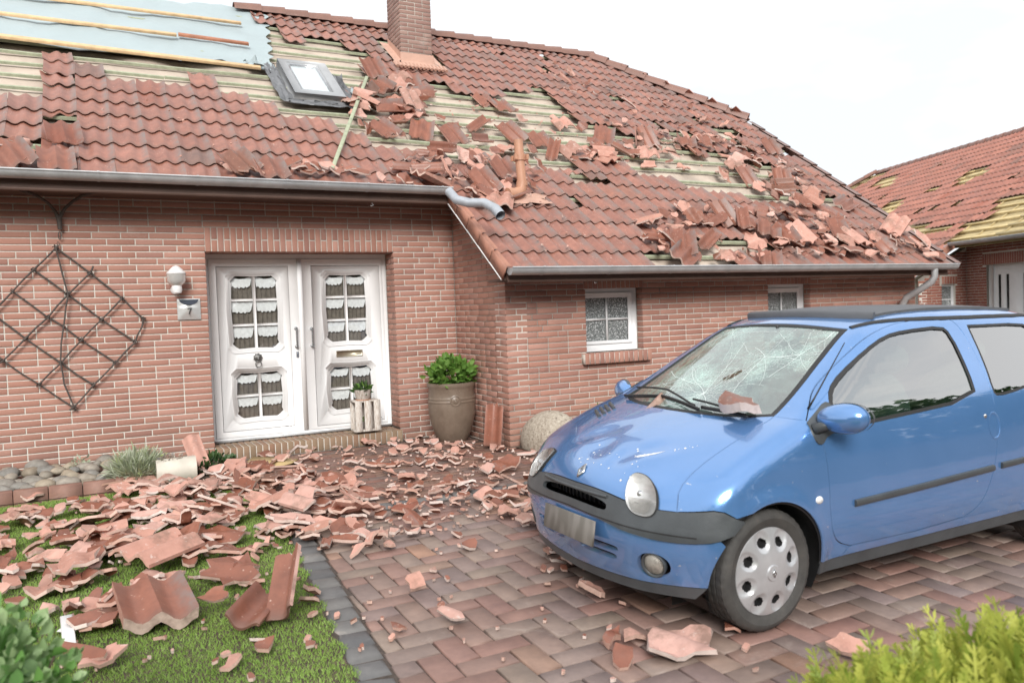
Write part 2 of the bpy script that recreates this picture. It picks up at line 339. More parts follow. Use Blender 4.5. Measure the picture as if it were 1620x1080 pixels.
# ================================================================ THE HOUSE
house = thing('brick_house', (0, 0, 0), label='red brick house with a storm-wrecked tiled roof and white double door', cat='house')
BR = []                                                      # every brick: (parent, frame, length, height, material)
def lay(parent, O, U, Wv, Nn, u0, u1, z0, z1, holes=(), top=None, mat='brick', c=.0625, j=.0115, ph=0.0):
    """running bond with stray headers on a face; top(u) bounds a sloping edge"""
    O, U, Wv, Nn = map(lambda q: np.asarray(q, float), (O, U, Wv, Nn))
    k0 = int(math.floor(z0/c+1e-6)); k1 = int(math.ceil(z1/c-1e-6))
    for k in range(k0, k1):
        za, zb = max(k*c, z0)+j/2, min((k+1)*c, z1)-j/2
        if zb-za < .012: continue
        cuts = [(u0, u1)]
        for (a, b, p, q) in holes:
            if zb > p+.004 and za < q-.004:
                cuts = [s for (x, y) in cuts for s in ((x, min(y, a)), (max(x, b), y)) if s[1]-s[0] > .02]
        for (x, y) in cuts:
            r = random.Random(int(k*7919+x*1000+ph*31)); u = x
            first = True
            while u < y-.015:
                ln = .25
                if first: ln = (.25, .125, .1875, .0625)[(k+int(ph)) % 2 + (2 if r.random() < .18 else 0)] if x > u0-9e9 else .25
                elif r.random() < .12: ln = .125
                first = False; e = min(u+ln, y)
                if y-e < .045: e = y
                a, b = u+(j/2 if u > x+1e-6 else .0015), e-(j/2 if e < y-1e-6 else .0015)
                if top is None or (zb <= top((a+b)/2)+.02):
                    BR.append((parent, frame(O+U*(a+b)/2+Wv*(za+zb)/2, U, Nn, Wv), round(b-a, 3), round(zb-za, 3), mat))
                u = e
def wallslab(name, O, U, Wv, Nn, outer, holes, depth, parent=house, mat='mortar', front=-.006):
    O, U, Wv, Nn = map(lambda q: np.asarray(q, float), (O, U, Wv, Nn)); mb = MB()
    mb.poly(outer, holes, -depth, front, lambda u, v, q: O+U*u+Wv*v+Nn*q)
    return mb.obj(name, mat, parent)
X_, Y_, Z_ = np.eye(3)
DO = (-2.737, -.740, .1875, 2.1875)                          # door opening
D = 1.286
rect = lambda a, b, c, d: [(a, c), (b, c), (b, d), (a, d)]
fw = wallslab('front_wall', (0, 0, 0), X_, Z_, -Y_, [(-9, -.3), (DO[0]-.006, -.3), (DO[0]-.006, DO[3]+.006), (DO[1]+.006, DO[3]+.006), (DO[1]+.006, -.3), (0.0, -.3), (0.0, 3.1), (-9, 3.1)], [], .30)
lint = (DO[0], DO[1], DO[3], DO[3]+.25)
lay(fw, (0, 0, 0), X_, Z_, -Y_, -9, 0, 0, 3.0, [(DO[0], DO[1], -1, DO[3]), lint])
for i in range(32):                                          # soldier course over the door
    x = DO[0]+.0625*(i+.5)*(DO[1]-DO[0])/2.0
    for (a, b) in ([(DO[3], lint[3])] if i % 2 == 0 else [(DO[3], DO[3]+.122), (DO[3]+.128, lint[3])]):
        BR.append((fw, frame((x, 0, (a+b)/2), Z_, -Y_, -X_), round(b-a-.008, 3), .052, 'brick'))
    BR.append((fw, frame((x, .14, DO[3]), Y_, -Z_, X_), .27, .052, 'brick'))
lay(fw, (DO[1], 0, 0), Y_, Z_, -X_, 0, .27, .19, DO[3])      # reveals of the door
lay(fw, (DO[0], .27, 0), -Y_, Z_, X_, 0, .27, .19, DO[3])
sw = wallslab('side_wall', (0, 0, 0), -Y_, Z_, -X_, [(-.02, -.3), (D-.002, -.3), (D-.002, 1.80), (-.02, 2.74)], [], .25)
lay(sw, (0, 0, 0), -Y_, Z_, -X_, .004, D, 0, 2.75, top=lambda u: 2.74-.731*u, ph=1)
W1 = (.985, 1.752, .990, 1.690); W2 = (3.700, 4.442, .990, 1.690)
rw = wallslab('low_wall', (0, -D, 0), X_, Z_, -Y_, rect(.004, 6.53, -.3, 1.86), [rect(W1[0]-.006, W1[1]+.006, W1[2]-.006, W1[3]+.006), rect(W2[0]-.006, W2[1]+.006, W2[2]-.006, W2[3]+.006)], .25)
l1, l2 = (W1[0]-.02, W1[1]+.02, 1.69, 1.82), (W2[0]-.02, W2[1]+.02, 1.69, 1.82)
lay(rw, (0, -D, 0), X_, Z_, -Y_, 0, 6.53, 0, 1.81, [W1, W2, l1, l2, (W1[0]-.07, W1[1]+.07, .87, .995), (W2[0]-.07, W2[1]+.07, .87, .995)])
for l in (l1, l2):
    k = int(round((l[1]-l[0])/.0625))
    for i in range(k): BR.append((rw, frame((l[0]+(l[1]-l[0])*(i+.5)/k, -D, 1.747), Z_, -Y_, -X_), .108, .052, 'brick'))
for wd in (W1, W2):
    lay(rw, (wd[1], -D, 0), Y_, Z_, -X_, 0, .11, wd[2], wd[3]); lay(rw, (wd[0], -D+.11, 0), -Y_, Z_, X_, 0, .11, wd[2], wd[3])
    mb = MB(); mb.box(((wd[0]+wd[1])/2, -D-.015, .925), (wd[1]-wd[0]+.132, .09, .110)); sl_ = mb.obj('window_sill', 'mortar', house)
    for i in range(14):
        x = wd[0]-.07+(wd[1]-wd[0]+.14)*(i+.5)/14
        BR.append((sl_, frame((x, -D-.066, .930), Z_, -Y_, -X_), .118, .053, 'brick')); BR.append((sl_, frame((x, -D-.02, .989), Y_, Z_, -X_), .09, .053, 'brick'))
ew = wallslab('gable_wall', (6.53, -D+.02, 0), Y_, Z_, X_, [(0, -.3), (10.2, -.3), (10.2, 1.8), (8.4, 3.2), (6.8, 4.3), (4.2, 4.3), (0, 1.75)], [], .25)
lay(ew, (6.53, -D, 0), Y_, Z_, X_, 0, 1.0, 0, 1.8, mat='brick')
wallslab('back_wall', (0, 9.0, 0), X_, Z_, Y_, rect(-9, 6.3, -.3, 2.6), [], .2); wallslab('back_gable', (-9.0, .32, 0), Y_, Z_, -X_, [(0, -.3), (8.4, -.3), (8.4, 2.6), (4.2, 5.7), (0, 2.6)], [], .2)
# door step
mb = MB(); mb.box(((DO[0]-.76)/2, .03, .095), (1.97, .358, .185)); st = mb.obj('door_step', 'mortar', house)
for i in range(31):
    x = DO[0]+.0625*(i+.5)*1.976/1.94
    BR.append((st, frame((x, -.155, .128), Z_, -Y_, -X_), .128, .053, 'stepb')); BR.append((st, frame((x, -.04, .192), Y_, Z_, -X_), .226, .053, 'stepb'))
    BR.append((st, frame((x, .17, .19), Y_, Z_, -X_), .18, .053, 'stepb'))
# chimney
CH = (.53, 1.04, 2.86, 3.40)
mb = MB(); mb.box(((CH[0]+CH[1])/2, (CH[2]+CH[3])/2, 6.3), (CH[1]-CH[0]-.012, CH[3]-CH[2]-.012, 3.2)); chim = mb.obj('chimney', 'mortar', house)
lay(chim, (0, CH[2], 0), X_, Z_, -Y_, CH[0], CH[1], 5.3, 7.9, mat='chim'); lay(chim, (CH[0], 0, 0), Y_, Z_, -X_, CH[2], CH[3], 5.3, 7.9, mat='chim', ph=1)
lay(chim, (CH[1], 0, 0), Y_, Z_, X_, CH[2], CH[3], 5.3, 7.9, mat='chim', ph=1)
RX = np.array([1., 0, 0]); RY = np.array([0, math.cos(TH), math.sin(TH)]); RN = np.array([0, -math.sin(TH), math.cos(TH)]); RO = np.array([0, -1.736, 1.90])
def rp(x, s, h=0.): return RO+RX*x+RY*s+RN*h                 # a point on the roof: x, up-slope distance, height above the tiles
def rinv(p): q = np.asarray(p)-RO; return float(q@RX), float(q@RY)
def rpx(u, v): return rinv(roof_at(u, v))
mb = MB()                                                    # terracotta lead collar round the chimney
cs = rinv((.5, 2.86, 1.90+RS*(2.86+1.736)))[1]; ce = rinv((.5, 3.4, 1.90+RS*(3.4+1.736)))[1]
mb.add([rp(CH[0]-.05, cs-.22, .045), rp(CH[1]+.08, cs-.22, .045), rp(CH[1]+.02, cs+.0, .045), rp(CH[0]-.02, cs, .045), (CH[1]+.012, CH[2]-.012, 5.42), (CH[0]-.012, CH[2]-.012, 5.42)], [[0, 1, 2, 3], [3, 2, 4, 5]])
for x0, x1, sg in ((CH[0], CH[0]-.13, -1), (CH[1], CH[1]+.13, 1)):
    mb.add([rp(x1, cs-.15, .04), rp(x1, ce+.1, .04), rp(x0+.012*sg, ce+.02, .05), rp(x0+.012*sg, cs, .05), (x0+.012*sg, CH[2]-.012, 5.42), (x0+.012*sg, CH[3], 5.80)], [[0, 1, 2, 3], [3, 2, 5, 4]])
for i in range(14):
    x = CH[0]-.16+i*.06; mb.tube([rp(x, cs-.30, .052), rp(x, cs-.14, .052)], .024, 6)
mb.obj('flashing', 'terra', chim, smooth=40)
# ---- emit bricks: the 300 that show largest as parts, the rest as one part
def brick_mesh(L, H, mat, cache={}):
    k = (L, H, mat)
    if k not in cache:
        mb = MB(); brick_geo(mb, L, H, np.eye(4), 0); cache[k] = mb.mesh('brick', [mat])
    return cache[k]
BF = np.array([[8, 9, 10, 11]]+[[k+j, k+(j+1) % 4, k+4+(j+1) % 4, k+4+j] for k in (0, 4) for j in range(4)])
def brick_geo(mb, L, H, m4, mi, rnd=0., dy=0.):
    x, z, b = L/2, H/2, .0028; v = []
    for yy, i in ((-.009, 0), (dy-b*.6, 0), (dy, b)): v += [[-x+i, yy, -z+i], [-x+i, yy, z-i], [x-i, yy, z-i], [x-i, yy, -z+i]]
    v = np.array(v)@m4[:3, :3].T+m4[:3, 3]; mb.add(v, BF, mi, rnd)
CARBOX = [(850, 700), (985, 612), (1152, 505), (1620, 485), (1620, 860), (1150, 900), (860, 840)]
def emit(items, geo, meshfn, nmax, name, restname, mats, parent_rest, blocked=(), minpx=6, kindrest='stuff'):
    sc = []
    for i, it in enumerate(items):
        u, v, d = proj(it[1][:3, 3]); ok = -5 < u < 1625 and -5 < v < 1085 and d > 0 and not any(inpoly(u, v, b) for b in blocked)
        nrm = it[1][:3, it[5] if len(it) > 5 else 1]; face = (CLOC-it[1][:3, 3])@nrm > 0
        sc.append((-(it[2]*it[3])/d**2 if ok and face else 1.0, i))
    sc.sort(); chosen = {i for s, i in sc[:nmax] if s < 0}
    rest = MB(); mi = {m_: k for k, m_ in enumerate(mats)}; rr = np.random.default_rng(3)
    for i, it in enumerate(items):
        if i in chosen: put(name, meshfn(it), it[0], Matrix([list(r) for r in it[1]]))
        else: geo(rest, it, mi, float(rr.random()))
    rest.obj(restname, mats, parent_rest, kind=kindrest)
def g_brick(mb, it, mi, r): brick_geo(mb, it[2], it[3], it[1], mi[it[4]], r, (r-.5)*.003)
emit(BR, g_brick, lambda it: brick_mesh(it[2], it[3], it[4]), 300, 'brick', 'brickwork', ['brick', 'brick2', 'chim', 'stepb'], house, [CARBOX])
# ================================================================ THE ROOF
AMP = .018; PW = .15
def prof(u): return AMP*(2*((1+np.cos(2*np.pi*u/PW))/2)**1.25-1)
ROWS = [(-.03+.322*k if k <= 5 else 1.58+.345*(k-5)) for k in range(22)]
TW, TL = .3, .40
def tile_geo(mb, m4=None, lo=None, hi=None, bottom=False, rnd=0., nu=12, x0=0., x1=.305, flip=False, mats=(0, 1, 2), tilt=.026, thk=None):
    """one double-roll pantile: x 0..0.305 across, y 0 (nose) .. 0.40 up the slope"""
    u = np.linspace(x0, x1, nu+1); lo = np.zeros(nu+1) if lo is None else lo; hi = np.full(nu+1, TL) if hi is None else hi
    nose = 1.0 if thk is None or thk < .025 else 2.2; th = .014 if thk is None else thk; z = prof(u)*(1. if thk is None else 1.25); vr = (0., .035, 1.)
    V = []; TC = []
    for t in vr:
        v = lo+(hi-lo)*t; zz = z+tilt*(1-v/TL)-(.006 if t == 0 else 0); V.append(np.stack([u, v, zz], 1)); TC.append(np.stack([u/.305, v/TL, u*0], 1))
    for t in (0., 1.):
        v = lo+(hi-lo)*t; zz = z+tilt*(1-v/TL)-th*(nose if t == 0 else 1); V.append(np.stack([u, v+(.004 if t == 0 else 0), zz], 1)); TC.append(np.stack([u/.305, v/TL, u*0], 1))
    V = np.concatenate(V); TC = np.concatenate(TC); n1 = nu+1; f = []; mi = []
    for r_ in (0, 1):
        for i in range(nu): f.append([r_*n1+i, r_*n1+i+1, (r_+1)*n1+i+1, (r_+1)*n1+i]); mi.append(mats[0])
    for i in range(nu):
        f.append([3*n1+i, 3*n1+i+1, i+1, i]); mi.append(mats[0] if lo[i] == 0 else mats[2])
        f.append([2*n1+i, 2*n1+i+1, 4*n1+i+1, 4*n1+i]); mi.append(mats[2])
        if bottom: f.append([4*n1+i, 4*n1+i+1, 3*n1+i+1, 3*n1+i]); mi.append(mats[1])
    f.append([0, n1, 3*n1]); f.append([n1, 2*n1, 4*n1]); f.append([n1, 4*n1, 3*n1]); mi += [mats[1]]*3
    b = nu; f.append([b, 3*n1+b, n1+b]); f.append([n1+b, 4*n1+b, 2*n1+b]); f.append([n1+b, 3*n1+b, 4*n1+b]); mi += [mats[1]]*3
    if m4 is not None: V = V@m4[:3, :3].T+m4[:3, 3]
    mb.add(V, f, mi, rnd, TC)
TM = ['tile', 'raw', 'raw2']
def jag(r, base, amp, n=13):
    a = base+np.cumsum(r.normal(0, amp, n)); return a
mb = MB(); tile_geo(mb); tile_std = mb.mesh('roof_tile', TM, 50)
tile_brk = []; brk_par = []
for i in range(8):
    r = np.random.default_rng(50+i); lo = np.zeros(13); hi = np.full(13, TL)
    if i % 3 == 0: lo = np.clip(jag(r, r.uniform(.06, .2), .022), 0, .3)
    elif i % 3 == 1: hi = np.clip(jag(r, r.uniform(.22, .34), .022), .1, TL)
    x0, x1 = (0, .305) if i % 3 < 2 else ((0, .15) if i % 2 else (.13, .305))
    mb = MB(); tile_geo(mb, lo=lo, hi=hi, bottom=True, x0=x0, x1=x1); tile_brk.append(mb.mesh('roof_tile', TM, 50)); brk_par.append(dict(lo=lo, hi=hi, x0=x0, x1=x1, bottom=True))
pxpoly = lambda pts: [rpx(*p) for p in pts]
M1 = pxpoly([(-260, -60), (405, -60), (408, 18), (412, 40), (440, 40), (456, 62), (530, 62), (545, 76), (588, 82), (600, 98), (572, 112), (602, 126), (592, 140), (546, 150), (552, 178), (520, 196), (462, 180), (432, 166), (408, 168), (380, 150), (330, 143), (325, 121), (290, 125), (286, 134), (168, 131), (160, 105), (115, 104), (112, 84), (62, 82), (45, 122), (40, 152), (0, 152), (-200, 150)])
M1b = pxpoly([(0, 215), (38, 213), (78, 215), (95, 190), (96, 176), (143, 182), (150, 206), (140, 212), (90, 206), (74, 240), (0, 244)])
M3 = pxpoly([(585, 120), (652, 132), (700, 143), (862, 150), (880, 165), (925, 190), (975, 205), (1040, 218), (1110, 238), (1180, 244), (1215, 262), (1240, 290), (1330, 315), (1342, 325), (1250, 316), (1180, 312), (1110, 290), (1060, 284), (1000, 268), (960, 262), (935, 262), (905, 258), (868, 272), (838, 262), (748, 258), (700, 250), (655, 240), (620, 238), (610, 226), (560, 212), (520, 205), (520, 192), (556, 175)])
M4 = pxpoly([(640, 288), (700, 290), (742, 300), (738, 312), (690, 308), (640, 304)])
M5 = pxpoly([(1130, 372), (1200, 380), (1200, 410), (1040, 412), (1035, 395)])
M6 = pxpoly([(1120, 205), (1150, 207), (1170, 226), (1140, 222)]); M7 = pxpoly([(1040, 205), (1090, 212), (1100, 222), (1050, 220)])
MISS = [M1, M1b, M3, M4, M5, M6, M7]
HALF = (4.78, 4.19)                                          # where the half hip meets the ridge
SMAX = rinv((0, 4.19, 1.90+RS*(4.19+1.736)))[1]; SH = rinv((0, 2.15, 1.90+RS*(2.15+1.736)))[1]
def hipx(s): return 6.80 if s < SH else 6.80-(s-SH)/(SMAX-SH)*(6.80-HALF[0])
def missing(x, s): return any(inpoly(x, s, p) for p in MISS)
roof = thing('roof'); roof.parent = house
TILES = []; r = np.random.default_rng(11)
for k, s in enumerate(ROWS[:22]):
    if s > SMAX-.12: continue
    for i in range(-30, 24):
        x = -.22+i*TW
        if x < -.22 and s < 1.5: continue
        cx, csn = x+.15, s+.17
        if cx > hipx(csn)-.05: continue
        if csn > cs-.1 and csn < ce+.25 and CH[0]-.12 < cx < CH[1]+.12: continue
        if missing(cx, csn): continue
        u, v, dd = proj(rp(cx, csn)); dens = .03; dens = .09 if (u > 700 and v > 110 and s > 2) else dens
        edge = any(missing(cx+a, csn+b) for a, b in ((.3, 0), (-.3, 0), (0, .34), (0, -.34)))
        if False: pass
        if edge: dens = .22
        q = r.random()
        if q < dens*.35 and not (u < 700 and v > 200): continue
        var = None
        if q < dens: var = int(r.integers(8))
        jt = .006 if not edge else .03; jt = .016 if (not edge and u > 1000) else jt
        R3 = np.stack([RX, RY, RN], 1)@rot('Z', r.normal(0, jt))@rot('X', r.normal(0, jt*.5))
        m4 = np.eye(4); m4[:3, :3] = R3; m4[:3, 3] = rp(x+r.normal(0, .003), s+r.normal(0, .004)-(.03 if edge and r.random() < .3 else 0), -.014)
        TILES.append((roof, m4, .3, .34, var, 2))
def g_tile(mb, it, mi, r_):
    if it[4] is None: tile_geo(mb, it[1], rnd=r_)
    else: tile_geo(mb, it[1], rnd=r_, **brk_par[it[4]])
def emit_tiles(items, parent, mats, std, brk, n=300, blocked=()):
    sc = []
    for i, it in enumerate(items):
        u, v, d = proj(it[1][:3, 3]+it[1][:3, 0]*.15+it[1][:3, 1]*.17); ok = -10 < u < 1630 and -10 < v < 1090 and not any(inpoly(u, v, b) for b in blocked)
        cosv = max(0, unit(CLOC-it[1][:3, 3])@it[1][:3, 2]); sc.append((-cosv/d**2 if ok else 1, i))
    sc.sort(); ch = {i for s_, i in sc[:n] if s_ < 0}; rest = MB(); rr = np.random.default_rng(5)
    for i, it in enumerate(items):
        if i in ch: put('roof_tile', std if it[4] is None else brk[it[4]], it[0], Matrix([list(q) for q in it[1]]))
        else: g_tile(rest, it, None, float(rr.random()))
    o = put('roof_tiling', rest.mesh('roof_tiling', mats, 50), parent, kind='stuff')
emit_tiles(TILES, roof, TM, tile_std, tile_brk)
# felt with sag between the battens, and the battens
def felt(parent, P, x0, x1, s0, s1, rows, h, name, mat, seed=0, top=None, sag=.03):
    nx, ns = int((x1-x0)/.17)+1, int((s1-s0)/.0575)+1; xs = np.linspace(x0, x1, nx); ss = np.linspace(s0, s1, ns)
    r_ = np.random.default_rng(seed); G = r_.normal(0, 1, (ns//5+3, nx//3+3)); V = []
    for j, s_ in enumerate(ss):
        k = np.searchsorted(rows, s_-.30); a = rows[min(k, len(rows)-1)]+.30; b = rows[max(k-1, 0)]+.30; t = 0 if a == b else (s_-b)/(a-b)
        sg = -sag*4*t*(1-t) if 0 < t < 1 else 0
        for i, x in enumerate(xs):
            w_ = G[j//5, i//3]*(1-(j % 5)/5)*(1-(i % 3)/3)+G[j//5+1, i//3]*((j % 5)/5)*(1-(i % 3)/3)+G[j//5, i//3+1]*(1-(j % 5)/5)*((i % 3)/3)+G[j//5+1, i//3+1]*((j % 5)/5)*((i % 3)/3)
            xx = min(x, top(s_)) if top else x
            V.append(P(xx, s_, h+sg*(1+.35*w_)+.004*math.sin(x*9+s_*3)))
    F_ = np.array([[j*nx+i, j*nx+i+1, (j+1)*nx+i+1, (j+1)*nx+i] for j in range(ns-1) for i in range(nx-1)])
    mb = MB(); mb.add(V, F_); return mb.obj(name, mat, parent, smooth=True)
felt(roof, rp, -.18, 6.7, .05, SMAX, ROWS, -.088, 'roof_felt', 'felt', 1, lambda s_: hipx(s_)-.08); felt(roof, rp, -9, -.18, 1.66, SMAX, ROWS, -.088, 'roof_felt', 'felt', 2)
r = np.random.default_rng(21)
for k, s in enumerate(ROWS):
    if s+.30 > SMAX: continue
    x = -.17 if s < 1.3 else -9.0; xe = hipx(s+.3)-.1
    while x < xe-.05:
        ln = r.uniform(2.6, 4.4); e = min(x+ln, xe)
        mb = MB(); n_ = 7; xs = np.linspace(x, e-.008, n_); hh = -.052+r.normal(0, .003, n_); so_ = r.normal(0, .006, n_)
        V = []
        for xx, h_, q in zip(xs, hh, so_):
            for (a, b) in ((-.022, -.014), (-.016, .016), (.016, .016), (.022, -.014)): V.append(rp(xx, s+.31+q+a, h_+b))
        f = [[i*4+j, i*4+(j+1) % 4, (i+1)*4+(j+1) % 4, (i+1)*4+j] for i in range(n_-1) for j in range(4)]+[[0, 1, 2, 3], [(n_-1)*4+j for j in (3, 2, 1, 0)]]
        mb.add(V, f); mb.obj('batten', 'batten', roof, smooth=40); x = e
# dark attic boards behind the felt, ridge tiles, half hip and rear slope
mb = MB(); mb.add([rp(-9, 1.6, -.16), rp(-.2, 1.6, -.16), rp(-.2, .0, -.16), rp(6.72, 0, -.16), rp(6.72, SH, -.16), rp(HALF[0], SMAX, -.16), rp(-9, SMAX, -.16), (-9, 9.4, 2.4), (6.7, 9.4, 2.4), (6.75, 6.2, 4.65)], [[0, 1, 2, 3, 4, 5, 6], [6, 5, 9, 8, 7], [4, 9, 5]]); mb.obj('roof_deck', 'fascia', roof)
def halfround(mb, P0, P1, r0, r1, up, n=6, mi=0):
    P0, P1 = np.array(P0, float), np.array(P1, float); ax = unit(P1-P0); sd_ = unit(np.cross(ax, up)); up = np.cross(sd_, ax); V = []
    for P, rr in ((P0, r0), (P1, r1)):
        for t in np.linspace(-.15, math.pi+.15, n+1): V.append(P+sd_*rr*math.cos(t)+up*rr*math.sin(t))
    for rr, P in ((r0-.014, P0),):
        for t in np.linspace(-.15, math.pi+.15, n+1): V.append(P+sd_*rr*math.cos(t)+up*rr*math.sin(t))
    m_ = n+1; f = [[i, i+1, m_+i+1, m_+i] for i in range(n)]+[[2*m_+i, 2*m_+i+1, i+1, i] for i in range(n)]
    mb.add(V, f, mi)
RZ = 1.90+RS*(4.19+1.736)
def ridge_tile(parent, P0, P1, up=(0, 0, 1), mat='tile'):
    mb = MB(); halfround(mb, P0, P1, .125, .105, up); return mb.obj('ridge_tile', mat, parent, smooth=50)
x = HALF[0]+.1
while x > -1.25: ridge_tile(roof, (x, 4.19, RZ-.015), (x-.40, 4.19, RZ-.025)); x -= .36
a = np.array(rp(6.80, SH, .0)); b = np.array(rp(HALF[0], SMAX, .0)); n_ = 8
for i in range(n_): ridge_tile(roof, a+(b-a)*i/n_+np.array([0, 0, .0]), a+(b-a)*(i+1.12)/n_+np.array([0, 0, -.02]))
TB = []
hn = unit(np.cross(b-a, np.array([0, 1., 0]))); hn = hn if hn[2] > 0 else -hn; hy = unit(np.cross(hn, np.array([0, 1., 0]))); hy = hy if hy[2] > 0 else -hy
for k in range(8):                                           # half hip faces the far side
    for i in range(14):
        y0 = 2.15+i*.3; s_ = k*.34; L_ = 3.3
        wdt = (s_+.17)/math.dist((6.8, 4.74), (4.78, 6.23))*2.04
        if y0+.15 < 2.15+wdt or y0+.15 > 6.23-wdt: continue
        m4 = frame(np.array([6.85, 0, 4.72])+hy*s_+np.array([0, y0, 0]), (0, 1, 0), hy, hn); TB.append((roof, m4, .3, .34, None, 2))
ry = np.array([0, -math.cos(TH), math.sin(TH)]); rn_ = np.array([0, math.sin(TH), math.cos(TH)])
for k in range(19):
    for i in range(53):
        x = -9+i*.3; P = np.array([x, 9.55, RZ-RS*5.36])+ry*k*.34
        if P[2] > RZ-.15 or (P[2] > 4.74 and x+.15 > 6.8-(P[2]-4.74)*1.36) or x > 6.6: continue
        TB.append((roof, frame(P+rn_*.0, (1, 0, 0), ry, rn_), .3, .34, None, 2))
rest = MB(); rr = np.random.default_rng(6)
for it in TB: g_tile(rest, it, None, float(rr.random()))
put('rear_tiling', rest.mesh('rear_tiling', TM, 50), roof, kind='stuff')
# verge: orange drop faces down the left edge of the low roof, right verge caps
for k, s in enumerate(ROWS[:6]):
    L_ = .33; mb = MB()
    V = [rp(-.222, s, .03), rp(-.222, s+L_, .012), rp(-.222, s+L_, -.10), rp(-.222, s, -.115), rp(-.240, s, .03), rp(-.240, s+L_, .012), rp(-.240, s+L_, -.10), rp(-.240, s, -.115), rp(-.18, s, .042), rp(-.18, s+L_, .02)]
    mb.add(V, [[4, 5, 6, 7], [3, 2, 1, 0], [7, 6, 2, 3], [4, 7, 3, 0], [5, 1, 2, 6], [4, 0, 1, 5], [0, 8, 9, 1]]); mb.obj('verge_tile', 'verge', roof)
for k, s in enumerate(ROWS):
    if s+.34 < SH:
        mb = MB(); mb.add([rp(6.83, s, .04), rp(6.83, s+.36, .02), rp(6.83, s+.36, -.1), rp(6.83, s, -.1), rp(6.70, s, .045), rp(6.70, s+.36, .025)], [[0, 1, 2, 3], [4, 5, 1, 0]]); mb.obj('verge_tile', 'tile', roof)
mb = MB(); V = [rp(-.243, -.02, -.118), rp(-.243, 1.7, -.118), rp(-.243, 1.7, -.127), rp(-.243, -.02, -.127)]; V += [p+np.array([.02, 0, 0]) for p in V]
mb.add(V, [[0, 1, 2, 3], [4, 7, 6, 5], [0, 4, 5, 1], [2, 6, 7, 3], [0, 3, 7, 4]]); mb.obj('verge_trim', 'white', roof)
mb = MB(); mb.add([(-.215, -1.68, 1.80), (-.215, -.40, 2.735), (.0, -.40, 2.735), (.0, -1.68, 1.80), (-.215, -1.68, 1.775), (-.215, -.40, 2.71)], [[0, 1, 2, 3], [0, 4, 5, 1]]); mb.obj('verge_soffit', 'fascia', roof)
# eaves boards
for (x0, x1, y0, y1, z) in ((-9, -.005, -.42, -.006, 2.70), (-.19, 6.62, -1.69, -1.292, 1.775)):
    mb = MB(); mb.box(((x0+x1)/2, (y0+y1)/2, z+.012), (x1-x0, y1-y0, .024)); mb.box(((x0+x1)/2, y0-.012, z+.062), (x1-x0, .022, .15)); mb.tube([(x0, y0-.02, z-.002), (x1, y0-.02, z-.002)], .017, 8); mb.obj('eaves_board', 'fascia', house, smooth=30)
# gutters
def gutter(parent, P0, P1, outw, r0=.068, name='gutter', gap=.78, ph=.35):
    P0, P1, outw = np.array(P0), np.array(P1), np.array(outw, float); ax = unit(P1-P0); L_ = np.linalg.norm(P1-P0); up = np.array([0, 0, 1.])
    def ring(rr, h0=0.): return [outw*(-rr*math.cos(t))+up*(-rr*math.sin(t)) for t in np.linspace(0, math.pi, 13)]
    mb = MB(); n_ = 13; V = []
    for P in (P0, P1):
        for q in ring(r0): V.append(P+q)
        for q in ring(r0-.003): V.append(P+q)
    f = []
    for i in range(n_-1): f += [[i, i+1, 2*n_+i+1, 2*n_+i], [n_+i, 3*n_+i, 3*n_+i+1, n_+i+1]]
    f += [list(range(n_)), [2*n_+i for i in range(n_)][::-1]]
    mb.add(V, f); mb.tube([P0+outw*r0+up*.004, P1+outw*r0+up*.004], .0095, 8); g = mb.obj(name, 'zinc', parent, smooth=40)
    t = ph
    while t < L_-.05:
        mb = MB(); V = []
        for P in (P0+ax*(t-.011), P0+ax*(t+.011)):
            for q in ring(r0+.004): V.append(P+q)
        mb.add(V, [[i, i+1, n_+i+1, n_+i] for i in range(n_-1)]); mb.tube([P0+ax*(t-.011)+outw*(r0+.001)+up*.005, P0+ax*(t+.011)+outw*(r0+.001)+up*.005], .013, 6); mb.obj('gutter_bracket', 'zinc', g, smooth=40); t += gap
    return g
gutter(house, (-9, -.515, 2.842), (-.225, -.515, 2.842), (0, -1, 0), name='upper_gutter', gap=.83)
gl = gutter(house, (-.205, -1.795, 1.893), (6.66, -1.795, 1.893), (0, -1, 0), name='lower_gutter', gap=.80)
P = [tuple(CLOC+ray(u_, v_)*((rp(0, 0)-CLOC+np.array([0, y_+1.736, 0]))@CW*0+dd_)) for u_, v_, dd_, y_ in ((710, 303, 8.10, 0), (722, 316, 8.02, 0), (742, 321, 7.98, 0), (766, 321, 7.95, 0), (783, 330, 7.88, 0), (792, 341, 7.80, 0))]
P = [tuple(x) for x in P]
mb = MB(); mb.tube(P, .047, 16, cap=False); mb.tube([P[-2], tuple(np.array(P[-1])*1.0)], .052, 16, cap=False); mb.obj('gutter_outlet_pipe', 'zinc_new', house, smooth=True)
P = [(6.22, -1.795, 1.86), (6.22, -1.795, 1.74), (6.21, -1.76, 1.67), (6.17, -1.60, 1.56), (6.13, -1.44, 1.47), (6.12, -1.385, 1.38), (6.12, -1.38, 1.2), (6.12, -1.38, .05)]
mb = MB(); mb.tube(P, .045, 14, cap=False); mb.obj('downpipe', 'zinc', house, smooth=True)
mb = MB(); mb.tube([(-1.1, -.42, 2.69), (-1.1, -.42, 2.665), (-1.085, -.42, 2.655), (-1.10, -.42, 2.64), (-1.115, -.42, 2.65)], .004, 6); mb.obj('hook', 'chrome', house)
mb = MB(); mb.tube([(.85, -1.69, 1.77), (.85, -1.69, 1.755), (.865, -1.69, 1.745), (.85, -1.69, 1.735), (.838, -1.69, 1.745)], .004, 6); mb.obj('hook', 'chrome', house)
